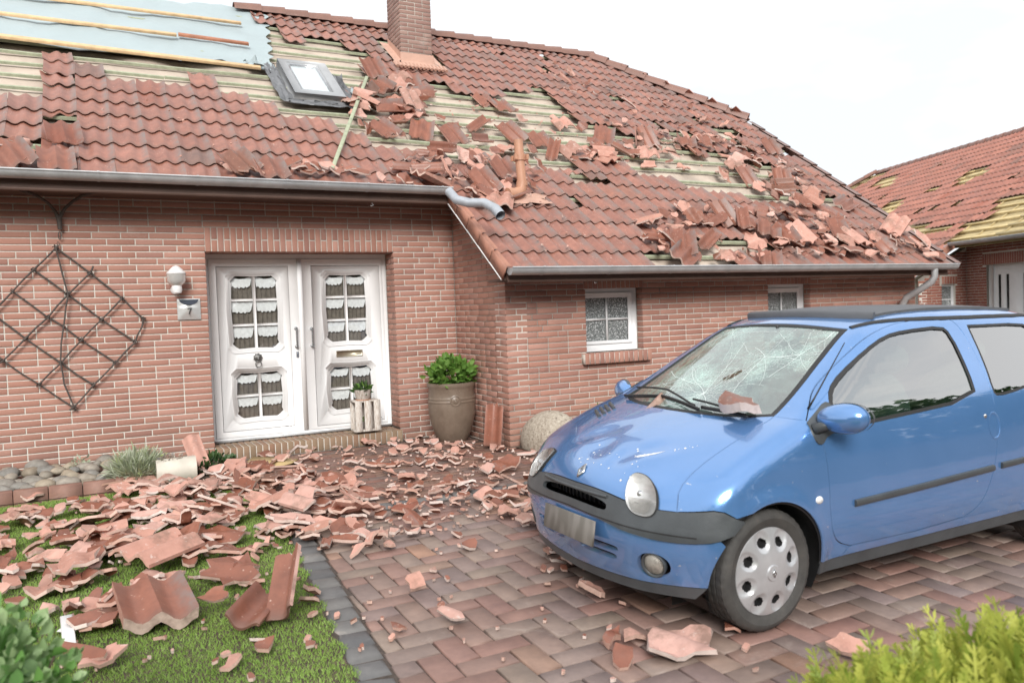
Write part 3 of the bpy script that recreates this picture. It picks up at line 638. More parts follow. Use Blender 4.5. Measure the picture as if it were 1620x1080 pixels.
# tarpaulin with three timber battens
ta, tb_, tcn = rpx(0, 64), rpx(430, 107), rpx(403, 8)
mb = MB(); nx, ns = 60, 34; r = np.random.default_rng(8); G = r.normal(0, 1, (ns//4+3, nx//4+3)); V = []
for j in range(ns+1):
    for i in range(nx+1):
        t = j/ns; lo = np.array([-9+(tb_[0]+9)*i/nx, ta[1]-.1+(tb_[1]-ta[1]+.1)*(i/nx)]); lo[1] = ta[1]+(tb_[1]-ta[1])*((lo[0]-ta[0])/(tb_[0]-ta[0])); lo[1] += .05*math.sin(i*.7)
        hiv = np.array([-9+(tcn[0]+.12+9)*i/nx, SMAX+.05]); p = lo+(hiv-lo)*t
        gg = G[j//4, i//4]*(1-(j % 4)/4)+G[j//4+1, i//4]*((j % 4)/4)
        V.append(rp(p[0]+(.04*math.sin(j*1.3) if i == nx else 0), p[1], -.01+.014*gg+.012*math.sin(p[0]*5+p[1]*9)+.006*math.sin(p[0]*17)))
mb.add(V, np.array([[j*(nx+1)+i, j*(nx+1)+i+1, (j+1)*(nx+1)+i+1, (j+1)*(nx+1)+i] for j in range(ns) for i in range(nx)]))
mb.obj('tarpaulin', 'tarp', None, smooth=True, label='pale blue-white sheet stretched over the open upper roof slope', cat='tarpaulin')
def plank(P0, P1, wd, ht, nrm, mat, name='timber_batten', **k):
    P0, P1, nrm = np.array(P0), np.array(P1), np.array(nrm); ax = unit(P1-P0); sd_ = np.cross(nrm, ax)
    mb = MB(); mb.bevbox((0, 0, 0), (np.linalg.norm(P1-P0), wd, ht), .005, None); mb.v[-1][:, :] = mb.v[-1]@np.stack([ax, sd_, nrm], 1).T+(P0+P1)/2
    return mb.obj(name, mat, k.pop('parent', None), **k)
for (p, q, mt, lb) in (((-60, -14), (381, 42), 'pine', 'uppermost pale pine batten nailed over the tarpaulin'), ((-60, 20), (279, 61), 'pine', 'middle pine batten over the tarpaulin, ending at a red piece'), ((282, 60), (393, 75), 'pinered', 'short reddish batten continuing the middle pine batten'), ((-60, 56), (412, 113), 'pine', 'lowest and widest pine batten along the tarpaulin edge')):
    a, b = rpx(*p), rpx(*q); plank(rp(a[0], a[1], .045), rp(b[0], b[1], .045), .075 if 'lowest' in lb else .06, .035, RN, mt, label=lb, cat='batten')
a, b = rpx(578, 138), rpx(525, 279); plank(rp(a[0], a[1], .14), rp(b[0], b[1]+.02, .07), .042, .026, RN, 'batten', 'loose_batten', label='loose greenish batten lying up the slope below the roof window', cat='batten')
# roof window
sk = thing('roof_window', label='grey framed roof window with pale blind and torn flashing', cat='roof window')
c4 = [rpx(441, 104), rpx(514, 109), rpx(544, 163), rpx(463, 157)]; x0, x1 = (c4[0][0]+c4[3][0])/2, (c4[1][0]+c4[2][0])/2; s0, s1 = (c4[2][1]+c4[3][1])/2, (c4[0][1]+c4[1][1])/2
rfr = lambda u, v, q: rp(u, v, q)
mb = MB(); mb.poly(rect(x0, x1, s0, s1), [rect(x0+.10, x1-.12, s0+.12, s1-.09)], -.06, .085, rfr); mb.obj('frame', 'gfelt', sk)
mb = MB(); mb.poly(rect(x0+.105, x1-.125, s0+.125, s1-.095), [rect(x0+.135, x1-.155, s0+.17, s1-.13)], .03, .07, rfr); mb.obj('sash', 'chrome', sk)
mb = MB(); mb.add([rp(x0+.11, s0+.13, .045), rp(x1-.13, s0+.13, .045), rp(x1-.13, s1-.10, .045), rp(x0+.11, s1-.10, .045)], [[0, 1, 2, 3]]); mb.obj('blind', 'blind', sk)
mb = MB(); mb.add([rp(x0+.11, s0+.13, .052), rp(x1-.13, s0+.13, .052), rp(x1-.13, s1-.10, .052), rp(x0+.11, s1-.10, .052)], [[0, 1, 2, 3]]); mb.obj('pane', 'glass', sk)
r = np.random.default_rng(4)
def crumple(name, x0, x1, s0, s1, h, amp, mat, parent, n=9, seed=0):
    r_ = np.random.default_rng(seed); V = []
    for j in range(n+1):
        for i in range(n+1): V.append(rp(x0+(x1-x0)*i/n+r_.normal(0, .012), s0+(s1-s0)*j/n+r_.normal(0, .012), h+abs(r_.normal(0, amp))))
    mb = MB(); mb.add(V, np.array([[j*(n+1)+i, j*(n+1)+i+1, (j+1)*(n+1)+i+1, (j+1)*(n+1)+i] for j in range(n) for i in range(n)])); return mb.obj(name, mat, parent, smooth=35)
crumple('flashing_apron', x0-.08, x1+.10, s0-.15, s0-.01, .0, .014, 'lead', sk, 8, 1); crumple('side_flashing', x0-.17, x0-.01, s0-.05, s1, -.03, .025, 'lead', sk, 7, 2); crumple('side_flashing', x1+.01, x1+.20, s0-.15, s1-.15, -.03, .035, 'lead', sk, 8, 3)
crumple('membrane_scrap', x0-.42, x0-.20, s1-.28, s1-.02, .0, .05, 'tarp', sk, 5, 4); crumple('membrane_scrap', x1+.16, x1+.36, s0+.25, s0+.42, .02, .03, 'tarp', sk, 4, 5)
# vent pipe
pv = thing('vent_pipe', label='orange plastic vent pipe with a bent elbow standing on the tiles', cat='vent pipe')
pb = rp(*rpx(824, 312), .04); mb = MB(); mb.tube([pb+(-.20, -.06, -.02), pb+(-.09, -.03, .0), pb+(-.01, 0, .04), pb+(.01, 0, .14)], .064, 18); mb.tube([pb+(-.22, -.066, -.022), pb+(-.15, -.05, -.012)], .072, 18); mb.obj('elbow', 'tpipe', pv, smooth=50)
mb = MB(); mb.tube([pb+(.01, 0, .10), pb+(.0, .02, .40), pb+(-.005, .03, .62)], .054, 18); mb.tube([pb+(.01, 0, .09), pb+(.01, 0, .15)], .064, 18); mb.obj('pipe', 'tpipe', pv, smooth=50)
mb = MB(); mb.tube([pb+(.0, .02, .38), pb+(-.001, .022, .45)], .068, 18)
for a in range(4): mb.box(pb+np.array([.095*math.cos(a*1.57+.6), .02+.095*math.sin(a*1.57+.6), .415]), (.03, .03, .06))
mb.obj('collar', 'tpipe', pv, smooth=50)
crumple('flashing', *(lambda q: (q[0]-.28, q[0]+.30, q[1]-.20, q[1]+.05))(rinv(pb)), .01, .02, 'terra', pv, 7, 9)
# ================================================================ DOOR, WINDOWS
def fy(y0): return lambda u, v, q: (u, y0-q, v)
mb = MB(); mb.poly(rect(DO[0]+.002, DO[1]-.002, DO[2]+.012, DO[3]-.002), [rect(DO[0]+.052, -1.772, .235, 2.135), rect(-1.700, DO[1]-.045, .235, 2.135)], 0, .05, fy(.325)); mb.obj('door_frame', 'white', house)
mb = MB(); mb.box(((DO[0]+DO[1])/2, .272, .205), (1.98, .05, .022)); mb.obj('threshold', 'zinc', house)
def group_outline(x0, x1, z0, z1, e=0.):
    x0 -= e; x1 += e; z0 -= e; z1 += e; a = .055
    return [(x0+.02, z0+a+.03), (x0+.004, z0+a), (x0+a*.75, z0+a*.35), (x0+a*1.3, z0), ((x0+x1)/2, z0+.008), (x1-a*1.3, z0), (x1-a*.75, z0+a*.35), (x1-.004, z0+a), (x1-.02, z0+a+.03),
            (x1-.006, (z0+z1)/2), (x1-.016, z1-a-.02), (x1-.002, z1-a), (x1-a*.8, z1-a*.25), (x1-a*1.1, z1), ((x0+x1)/2, z1-.008), (x0+a*1.1, z1), (x0+a*.8, z1-a*.25), (x0+.002, z1-a), (x0+.016, z1-a-.02), (x0+.006, (z0+z1)/2)]
rc = np.random.default_rng(31)
def leaf(x0, x1, pnl, groups):
    fr = fy(.290); g0 = rect(*pnl); gp = rect(pnl[0]+.006, pnl[1]-.006, pnl[2]+.006, pnl[3]-.006)
    mb = MB(); mb.poly(rect(x0, x1, .238, 2.132), [g0], -.02, .022, fr); mb.poly(gp, [group_outline(*g) for g in groups], -.02, .020, fr)
    for g in groups:
        mb.poly(group_outline(*g, .038), [group_outline(*g, .010)], .019, .028, fr); mb.poly(group_outline(*g, .006), [group_outline(*g, -.012)], -.012, .023, fr)
        n_ = 3 if g[3]-g[2] > .6 else 2; zs = np.linspace(g[2], g[3], n_+1); xm = (g[0]+g[1])/2
        mb.poly(rect(xm-.015, xm+.015, g[2]-.004, g[3]+.004), [], -.012, .014, fr)
        for z in zs[1:-1]:
            mb.poly(rect(g[0]-.004, xm-.0152, z-.013, z+.013), [], -.012, .014, fr); mb.poly(rect(xm+.0152, g[1]+.004, z-.013, z+.013), [], -.012, .014, fr)
    d = mb.obj('door', 'white', house)
    for g in groups:
        n_ = 3 if g[3]-g[2] > .6 else 2; zs = np.linspace(g[2], g[3], n_+1); xs = [g[0], (g[0]+g[1])/2, g[1]]
        for i in range(n_):
            for j in range(2):
                a, b, c, e = xs[j], xs[j+1], zs[i], zs[i+1]
                mb = MB(); mb.add([(a, .292, c), (b, .292, c), (b, .292, e), (a, .292, e)], [[0, 1, 2, 3]]); mb.obj('pane', 'glass', d)
                V = []; K = 12; W_ = b-a; H_ = e-c; low = .50+rc.uniform(-.03, .03)
                for k in range(K+1):
                    t = k/K; side = (abs(t-.5)*2)**3
                    zb = e-H_*(low-.06*side+.035*math.sin(k*2.4+i)+rc.uniform(-.012, .012)); inset = W_*.13
                    V += [(a+W_*(.03+.94*t), .306-.006*math.cos(k*1.9), e-.004-(.04 if i == n_-1 else .012)*math.sin(math.pi*t)), (a+inset+(W_-2*inset)*t, .306+.006*math.cos(k*1.9), zb)]
                mb = MB(); mb.add(V, [[2*k, 2*k+2, 2*k+3, 2*k+1] for k in range(K)]); mb.obj('lace_curtain', 'lace', d, smooth=True)
        V = []; K = 60
        for k in range(K+1):
            x = g[0]+(g[1]-g[0])*k/K; V += [(x, .328+.008*math.sin(k*1.1), g[2]-.01), (x, .328+.008*math.sin(k*1.1), g[3]+.01)]
        mb = MB(); mb.add(V, [[2*k, 2*k+2, 2*k+3, 2*k+1] for k in range(K)]); mb.obj('curtain', 'pleat', d, smooth=True)
    return d
LU, LL = (-2.490, -1.968, 1.165, 1.967), (-2.474, -1.957, .420, .930)
RU, RL = (-1.478, -.974, 1.190, 1.968), (-1.462, -.945, .420, .930)
dl = leaf(DO[0]+.056, -1.742, (-2.610, -1.858, .300, 2.058), [LU, LL]); dr = leaf(-1.736, DO[1]-.049, (-1.612, -.822, .270, 2.062), [RU, RL])
mb = MB(); mb.box((-1.739, .262, 1.19), (.05, .014, 1.88)); mb.obj('astragal', 'white', dl)
for (x, z0, z1, d) in ((-1.805, 1.16, 1.385, dl), (-1.633, 1.16, 1.375, dr)):
    mb = MB(); mb.tube([(x, .225, z0), (x, .225, z1)], .011, 10)
    for z in (z0+.012, z1-.012): mb.tube([(x, .27, z), (x, .222, z)], .014, 10); mb.lathe([(0, .012), (.018, .01), (.02, 0)], 12, (x, .268, z), rot('X', math.pi/2))
    if d is dl: mb.box((x+.006, .262, 1.085), (.026, .012, .06)); mb.tube([(x+.006, .258, 1.09), (x+.006, .245, 1.09)], .008, 8)
    mb.obj('handle', 'chrome', d, smooth=40)
mb = MB(); kn = (-2.223, .262, 1.075)                        # lion-head knocker: lobed mane, muzzle, ring
n_ = 18; pr = [(.046, 0), (.046, .008), (.036, .016), (.022, .024), (.012, .030), (0, .032)]; V = []
for (rr, h) in pr:
    for a in range(n_): q = rr*(1+(.10*math.cos(a*math.pi) if rr > .03 else 0)); V.append((kn[0]+q*math.cos(a*2*math.pi/n_), kn[1]-h, kn[2]+q*math.sin(a*2*math.pi/n_)))
mb.add(V, [[i*n_+j, i*n_+(j+1) % n_, (i+1)*n_+(j+1) % n_, (i+1)*n_+j] for i in range(5) for j in range(n_)])
mb.lathe([(0, .018), (.010, .014), (.014, 0)], 10, (kn[0], kn[1]-.026, kn[2]-.012), rot('X', math.pi/2))
for q in (-.014, .014): mb.lathe([(0, .008), (.006, .005), (.007, 0)], 8, (kn[0]+q, kn[1]-.025, kn[2]+.012), rot('X', math.pi/2))
mb.tube([(kn[0]+.030*math.cos(a), kn[1]-.026, kn[2]-.068+.034*math.sin(a)) for a in np.linspace(0, 2*math.pi, 25)], .0055, 8, cap=False); mb.obj('knocker', 'pewter', dl, smooth=50)
mb = MB(); fr = fy(.270); mb.poly(rect(-1.365, -1.062, 1.030, 1.100), [rect(-1.350, -1.077, 1.043, 1.088)], 0, .010, fr); mb.poly(rect(-1.349, -1.078, 1.044, 1.087), [], 0, .005, fr); mb.obj('letter_slot', 'brass', dr)
for x, d in ((-1.93, dl), (-.90, dr)):
    mb = MB(); mb.poly(rect(x-.035, x+.035, .298, .308), [], .02, .023, fy(.290)); mb.obj('badge', 'chrome', d)
def window(wd):
    x0, x1, z0, z1 = wd; y = -D+.115
    mb = MB(); mb.poly(rect(x0-.01, x1-.004, z0+.004, z1+.004), [rect(x0+.04, x1-.09, z0+.10, z1-.06)], -.05, 0, fy(y)); wn = mb.obj('window', 'white2', house)
    a = (x0+.022, x1-.075, z0+.085, z1-.045); mb = MB(); mb.poly(rect(*a), [rect(a[0]+.035, a[1]-.055, a[2]+.035, a[3]-.055)], .001, .016, fy(y)); mb.obj('sash', 'white2', wn)
    p = (a[0]+.03, a[1]-.05, a[2]+.03, a[3]-.05); xm, zm = (p[0]+p[1])/2, (p[2]+p[3])/2; mb = MB()
    mb.box((xm, y-.004, zm), (.022, .014, p[3]-p[2])); mb.box(((p[0]+xm)/2-.006, y-.004, zm), (xm-p[0]-.012, .014, .022)); mb.box(((p[1]+xm)/2+.006, y-.004, zm), (p[1]-xm-.012, .014, .022)); mb.obj('glazing_bar', 'white2', wn)
    for (u0, u1) in ((p[0], xm-.012), (xm+.012, p[1])):
        for (v0, v1) in ((p[2], zm-.012), (zm+.012, p[3])): mb = MB(); mb.add([(u0, y+.006, v0), (u1, y+.006, v0), (u1, y+.006, v1), (u0, y+.006, v1)], [[0, 1, 2, 3]]); mb.obj('pane', 'obscure', wn)
window(W1); window(W2)
# ================================================================ THE HOUSE ON THE RIGHT
nb = thing('neighbour_house', label='second brick house at the right edge with holes in its red roof', cat='house')
A2 = np.array([13.38, 2.64]); d2 = unit([.338, .941]); p2_ = np.array([-d2[1], d2[0]]); RS2 = .62; T2 = math.atan(RS2)
v3 = lambda p, z=0.: np.array([p[0], p[1], z]); X2 = -v3(d2); I2 = -v3(p2_)
Y2 = I2*math.cos(T2)+np.array([0, 0, math.sin(T2)]); N2 = np.cross(X2, Y2); O2 = v3(A2+1.2*p2_, 1.90)
def rp2(x, s, h=0.): return O2+X2*x+Y2*s+N2*h
def roof2_px(u, v):
    q = on_plane(u, v, N2, N2@O2)-O2; return float(q@X2), float(q@Y2)
z5 = lambda pts: [roof2_px(1300+a/3.375, 180+b/3.375) for a, b in pts]
MISS2 = [z5(p) for p in ([(240, 400), (340, 338), (412, 330), (380, 388)], [(680, 395), (722, 340), (830, 278), (918, 265), (908, 300), (812, 348), (800, 380)], [(268, 530), (345, 478), (440, 458), (400, 515), (325, 560), (310, 590)],
    [(385, 605), (420, 565), (470, 560), (490, 588), (470, 606), (705, 583), (690, 640), (590, 630), (560, 662), (450, 650)], [(640, 690), (720, 650), (762, 580), (880, 545), (925, 468), (980, 443), (1200, 425), (1200, 640), (900, 660), (700, 690)],
    [(1005, 192), (1200, 140), (1200, 170), (1080, 184)], [(565, 412), (620, 392), (625, 405), (580, 420)], [(290, 310), (400, 268), (412, 288), (330, 325)], [(480, 525), (510, 505), (512, 520)], [(515, 245), (610, 215), (600, 232)])]
SU2 = 1.412; SM2 = 6.86/math.cos(T2); r = np.random.default_rng(15); T2L = []
mb = MB(); tile_geo(mb, nu=8); tile_std2 = mb.mesh('roof_tile', ['tile_n', 'raw', 'raw2'], 50) if 'tile_n' in M else None
def tile_n():
    m_ = M['tile'].copy(); m_.name = 'red_roof_tile'
    for nd in m_.node_tree.nodes:
        if nd.type == 'VALTORGB' and len(nd.color_ramp.elements) == 8:
            for e in nd.color_ramp.elements: c = e.color; e.color = (min(1, c[0]*1.18), c[1]*1.08, c[2]*1.05, 1)
    M['tile_n'] = m_
tile_n(); TM2 = ['tile_n', 'raw', 'raw2']
mb = MB(); tile_geo(mb, nu=8); tile_std2 = mb.mesh('roof_tile', TM2, 50); brk2 = []
for p in brk_par: mb = MB(); tile_geo(mb, **p); brk2.append(mb.mesh('roof_tile', TM2, 50))
for k in range(23):
    s = -.03+k*.345
    if s > SM2-.15: break
    for i in range(-46, 24):
        x = i*.3
        if (x > -.1 and s < SU2-.1) or x+.15 < -13.1+max(0, s-5.2)*1.0: continue
        if any(inpoly(x+.15, s+.17, p) for p in MISS2): continue
        if r.random() < .012: continue
        m4 = np.eye(4); m4[:3, :3] = np.stack([X2, Y2, N2], 1)@rot('Z', r.normal(0, .006)); m4[:3, 3] = rp2(x, s+r.normal(0, .004), -.012)
        T2L.append((nb, m4, .3, .34, int(r.integers(8)) if r.random() < .02 else None, 2))
HOUSEPX = [(0, -50), (930, 88), (1180, 190), (1330, 295), (1505, 418), (1505, 700), (0, 700)]
emit_tiles(T2L, nb, TM2, tile_std2, brk2, 300, [HOUSEPX])
mb = MB(); k = 0
for s in np.arange(.02, SM2, .16):                           # sarking boards, each with its own edge
    xa = -13 if True else 0; xb = -.1 if s+.15 < SU2+.05 else 7.5
    V = [rp2(xa, s, -.10), rp2(xb, s, -.10), rp2(xb, s+.152, -.10), rp2(xa, s+.152, -.10), rp2(xa, s, -.13), rp2(xb, s, -.13)]
    mb.add(V, [[0, 1, 2, 3], [4, 5, 1, 0]], 0, (k*.37) % 1); k += 1
mb.obj('roof_boarding', 'yellowwood', nb)
for k in range(23):
    s = .28+k*.345
    if s > SM2: break
    mb = MB(); xb = -.1 if s < SU2 else 7.5; xa = -13
    for a, b in ((xa, -4.03), (-4, min(xb, 1.0)))+(((1.03, xb),) if xb > 1.1 else ()): mb.box(rp2((a+b)/2, s, -.055), (b-a, .045, .04), np.stack([X2, Y2, N2], 1)); mb.box
    mb.obj('batten', 'yellowwood', nb)
for x in np.arange(-12.5, 7.4, .8):
    mb = MB(); s0_ = .05 if x < -.1 else SU2+.08; mb.box(rp2(x, (s0_+SM2)/2, -.086), (.045, SM2-s0_, .025), np.stack([X2, Y2, N2], 1)); mb.obj('counter_batten', 'yellowwood', nb)
x = 7.4; Pz = lambda x: rp2(x, SM2, -.045)
while x > -11.6: ridge_tile(nb, Pz(x), Pz(x-.41), (0, 0, 1), 'tile_n'); x -= .37
for i in range(6): a = rp2(-11.6, SM2, .02); b = rp2(-13.1, SM2-2.2, .02); ridge_tile(nb, a+(b-a)*(i+1)/6, a+(b-a)*(i-.08)/6, (0, 0, 1), 'tile_n')
BR2 = BR; BR = []
cor = A2-.45*p2_+.15*d2                                      # inner corner of its front and return walls
Un = -v3(d2)
nd0 = (.62, 1.95, .0, 2.10)
dw = wallslab('front_wall', v3(cor), Un, Z_, v3(p2_), [(-.02, -.3), (nd0[0], -.3), (nd0[0], 2.10), (nd0[1], 2.10), (nd0[1], -.3), (8, -.3), (8, 2.7), (-.02, 2.7)], [], .25, nb)
lay(dw, v3(cor), Un, Z_, v3(p2_), 0, 8, 0, 2.62, [nd0, (.50, 2.07, 2.10, 2.35)], mat='brick2')
for i in range(24): BR.append((dw, frame(v3(cor)+Un*(.53+i*.0655)+Z_*2.225, Z_, v3(p2_), -Un), .24, .054, 'brick2'))
wo = on_plane(1490, 460, v3(d2), v3(d2)@v3(cor)); wi = on_plane(1513, 460, v3(d2), v3(d2)@v3(cor)); ua, ub = float((wi-v3(cor))@v3(p2_)), float((wo-v3(cor))@v3(p2_))
nw = (ua+.02, ub, 1.05, 1.72)
rw2 = wallslab('return_wall', v3(cor), v3(p2_), Z_, -v3(d2), [(-.02, -.3), (1.2, -.3), (1.2, 1.85), (-.02, 2.55)], [rect(*nw)], .25, nb)
lay(rw2, v3(cor), v3(p2_), Z_, -v3(d2), 0, 1.2, 0, 2.5, [nw, (nw[0]-.05, nw[1]+.05, nw[3], nw[3]+.19)], top=lambda u: 2.5-.6*u, mat='brick2')
for i in range(int((nw[1]-nw[0]+.1)/.0655)): BR.append((rw2, frame(v3(cor)+v3(p2_)*(nw[0]-.02+i*.0655)+Z_*(nw[3]+.09), Z_, -v3(d2), -v3(p2_)), .17, .054, 'brick2'))
wallslab('low_wall', v3(cor+1.19*p2_), v3(d2), Z_, v3(p2_), rect(0, 12, -.3, 1.8), [], .2, nb)
emit(BR, g_brick, lambda it: brick_mesh(it[2], it[3], it[4]), 160, 'brick', 'brickwork', ['brick', 'brick2', 'chim', 'stepb'], nb, [CARBOX, HOUSEPX])
f2 = lambda dpt: (lambda u, v, q: v3(cor)+Un*u+Z_*v+v3(p2_)*(q-dpt))
mb = MB(); mb.poly(rect(nd0[0], nd0[1], .05, 2.10), [rect(.85, .94, .8, 1.88), rect(1.08, 1.17, .8, 1.88), rect(1.55, 1.64, .8, 1.88)], 0, .05, f2(.14)); mb.poly(rect(nd0[0], nd0[0]+.14, .05, 2.1), [], .05, .08, f2(.14)); ndr = mb.obj('door', 'white2', nb)
mb = MB(); mb.poly(rect(.8, 1.7, .75, 1.9), [], 0, .01, f2(.12)); mb.obj('door_glazing', 'black', ndr)
f3 = lambda u, v, q: v3(cor)+v3(p2_)*u+Z_*v-v3(d2)*(q-.12)
mb = MB(); mb.poly(rect(*nw), [rect(nw[0]+.05, nw[1]-.04, nw[2]+.05, nw[3]-.05)], 0, .05, f3); mb.poly(rect(nw[0]+.04, nw[1]-.03, 1.36, 1.39), [], 0, .04, f3); wn = mb.obj('window', 'white2', nb)
mb = MB(); mb.poly(rect(nw[0]+.02, nw[1]-.02, nw[2]+.02, nw[3]-.02), [], .01, .02, f3); mb.obj('pane', 'obscure', wn)
g0 = v3(A2+.06*p2_, 2.63); gutter(nb, g0, g0+Un*8.5, v3(p2_), name='gutter'); g1 = v3(A2+1.26*p2_+.3*d2, 1.885); gutter(nb, g1, g1+v3(d2)*8, v3(p2_), name='gutter')
mb = MB(); mb.tube([g0-Z_*.03, g0-Un*.08-Z_*.06, g0-Un*.25+v3(p2_)*.12-Z_*.14, g0-Un*.40+v3(p2_)*.25-Z_*.20], .04, 10); mb.obj('gutter_outlet_pipe', 'zinc_new', nb, smooth=True)
mb = MB(); V = [rp2(.0, .05, .03), rp2(.0, SU2, .03), rp2(.0, SU2, -.14), rp2(.0, .05, -.14)]; mb.add(V, [[0, 1, 2, 3]]); mb.obj('verge_tile', 'verge', nb)
mb = MB(); c_ = v3(cor+.2*p2_, 2.60)+Un*4; mb.box(c_, (8.2, .4, .03), np.stack([Un, v3(p2_), Z_], 1)); mb.obj('eaves_board', 'fascia', nb)
mb = MB(); q = [v3(A2-.3*p2_, 0)+Un*-13, v3(A2-.3*p2_, 0)+Un*8, v3(A2-.3*p2_-13*p2_, 0)+Un*8, v3(A2-.3*p2_-13*p2_, 0)+Un*-13]; up_ = [p+Z_*1.95 for p in q]
rg = [v3(A2-5.66*p2_, 6.08)+Un*-11.6, v3(A2-5.66*p2_, 6.08)+Un*7.5]; mb.add([rp2(-12.9, .1, -.15), rp2(-.1, .1, -.15), rp2(-.1, SU2, -.15), rp2(7.5, SU2, -.15), rg[1], rg[0], v3(A2-11.5*p2_, 2.4)+Un*7.5, v3(A2-11.5*p2_, 2.4)+Un*-12.9], [[0, 1, 2, 3, 4, 5], [5, 4, 6, 7]]); mb.obj('roof_deck', 'yellowwood', nb)
# ================================================================ GROUND
def sheet(name, pts, dz, mat, **k):
    mb = MB(); mb.add([(x, y, gz(y)+dz) for x, y in pts], [list(range(len(pts)))]); return mb.obj(name, mat, None, **k)
mb = MB(); xs = [-300, -12, 12, 300]; ys = [(-300, -.6), (-9, -.11), (9, .12), (300, .15)]; mb.add([(x, y, z-.03) for y, z in ys for x in xs], [[j*4+i, j*4+i+1, (j+1)*4+i+1, (j+1)*4+i] for j in range(3) for i in range(3)]); mb.obj('ground', 'soil', None, kind='structure')
dv = sheet('driveway', [(-2.98, -8.5), (9.5, -8.5), (9.5, -1.2), (-3.0, -1.2)], -.012, 'sand', kind='structure')
pth = sheet('paved_path', [(-2.98, -1.2), (1.1, -1.2), (1.1, .0), (-2.98, .0)], -.012, 'sand', kind='structure')
PV = []; c = .1285
def pv(par, x, y, lx, ly, mat='paver', h=.04):
    r_ = prv; PV.append((par, frame((x, y, gz(y)-h/2+r_.normal(0, .0012)), (1, r_.normal(0, .004), 0), (0, 1, GS), (0, -GS, 1)), round(lx, 4), round(ly, 4), mat, 2, h))
prv = np.random.default_rng(2)
for i in range(-60, 120):
    for j in range(-40, 60):
        x0_, y0_ = -2.25+i*c, -5.54+j*c; d_ = (i-j) % 4
        for (dd_, lx, ly) in ((0, 2, 1), (3, 1, 2)):
            if (d_-3) % 4 == dd_:
                lx_ = lx*c; cx, cy = x0_+lx*c/2, y0_+ly*c/2; kx_ = -2.69-.095*(-4.0-cy)+.080
                if cx > 9 or cy < -8.3 or cx+lx_/2 < kx_+.035: continue
                if cx-lx_/2 < kx_: e_ = cx+lx_/2; lx_ = round(e_-kx_, 3); cx = e_-lx_/2
                if cy > -2.93-ly*c/2+.13 and cx < 1.35: continue
                if cy > -1.9 or (cx > 1.2 and cy > -1.8): continue
                pv(dv, cx, cy, lx_-.0095, ly*c-.0095)
for k in range(26):
    y = -2.66+k*.103
    for i in range(22):
        x = -2.62+i*.205+(k % 2)*.1
        if y > -.22 and x < -.6: continue
        if y > -.1 or (x > -.1 and y > -1.4) or x > 1.2: continue
        pv(dv if y < -1.25 else pth, x, y, .2, .098, 'paver2')
for i in range(20): pv(dv, -2.55+i*.165, -2.80, .155, .155, 'cobble')
cobs = thing('cobble_edging'); cobs['kind'] = 'structure'
for i in range(34):
    y = -8.2+i*.165; x = -2.69-.095*(-4.0-y); pv(cobs, x, y, .150, .150, 'cobble')
def pvmesh(it, cache={}):
    k = (it[2], it[3], it[4])
    if k not in cache:
        mb = MB(); g_pv(mb, (None, np.eye(4))+tuple(it[2:]), {it[4]: 0}, 0.); cache[k] = mb.mesh('paver', [it[4]])
    return cache[k]
def g_pv(mb, it, mi, r_):
    lx, ly, h = it[2], it[3], it[6]; b = .005 if it[4] != 'cobble' else .014
    x, y, z = lx/2, ly/2, h/2; v = []
    for zz, i in ((-z, 0), (z-b, 0), (z, b)): v += [[-x+i, -y+i, zz], [x-i, -y+i, zz], [x-i, y-i, zz], [-x+i, y-i, zz]]
    v = np.array(v)
    if it[4] == 'cobble': v = v+np.random.default_rng(int(abs(it[1][0, 3]*1000+it[1][1, 3]*77))).normal(0, .008, v.shape)
    mb.add(v@it[1][:3, :3].T+it[1][:3, 3], BF[:, ::-1], mi[it[4]], r_)
emit([p for p in PV if p[4] == 'paver' or p[4] == 'paver2'], g_pv, pvmesh, 300, 'paver', 'paving', ['paver', 'paver2', 'cobble'], dv, [[(850, 760), (900, 700), (1600, 560), (1600, 800), (1290, 880), (1000, 900)]])
emit([p for p in PV if p[4] == 'cobble'], g_pv, pvmesh, 60, 'cobblestone', 'far_cobbles', ['paver', 'paver2', 'cobble'], cobs)
# lawn and soil bed
kx = lambda y: -2.69-.095*(-4.0-y)-.085
lawn = sheet('lawn', [(-12, -9), (kx(-9), -9), (kx(-2.9), -2.9), (-2.75, -1.0), (-3.6, -1.10), (-12, -1.05)], -.004, 'soil', kind='structure')
bed = sheet('planting_bed', [(-12, -1.02), (-3.7, -1.05), (-2.75, -.98), (-2.75, -.01), (-12, -.01)], .01, 'soil', kind='structure')
bed2 = sheet('planting_bed', [(.05, -1.70), (6.5, -1.75), (6.5, -1.3), (.05, -1.3)], .01, 'soil', kind='structure')
def blades(n, xr, yr, hr, keep, seed, wd=.0035):
    r_ = np.random.default_rng(seed); x = r_.uniform(*xr, n); y = r_.uniform(*yr, n); k = keep(x, y); x, y = x[k], y[k]; n = len(x)
    a = r_.uniform(0, 2*np.pi, n); h = r_.uniform(*hr, n); l = h*r_.uniform(.2, .9, n); b = r_.uniform(0, 2*np.pi, n); z = GS*(y+6)-.004
    w_ = wd*r_.uniform(.7, 1.5, n); P0 = np.stack([x-w_*np.cos(a), y-w_*np.sin(a), z], 1); P1 = np.stack([x+w_*np.cos(a), y+w_*np.sin(a), z], 1)
    P2 = np.stack([x+l*np.cos(b), y+l*np.sin(b), z+h], 1); V = np.stack([P0, P1, P2], 1).reshape(-1, 3); return V, np.arange(3*n).reshape(-1, 3), r_.random(n)
mb = MB()
kp = lambda x, y: (x < -2.69-.095*(-4.0-y)-.075+.025*np.sin(y*23)) & (x > -5.2)
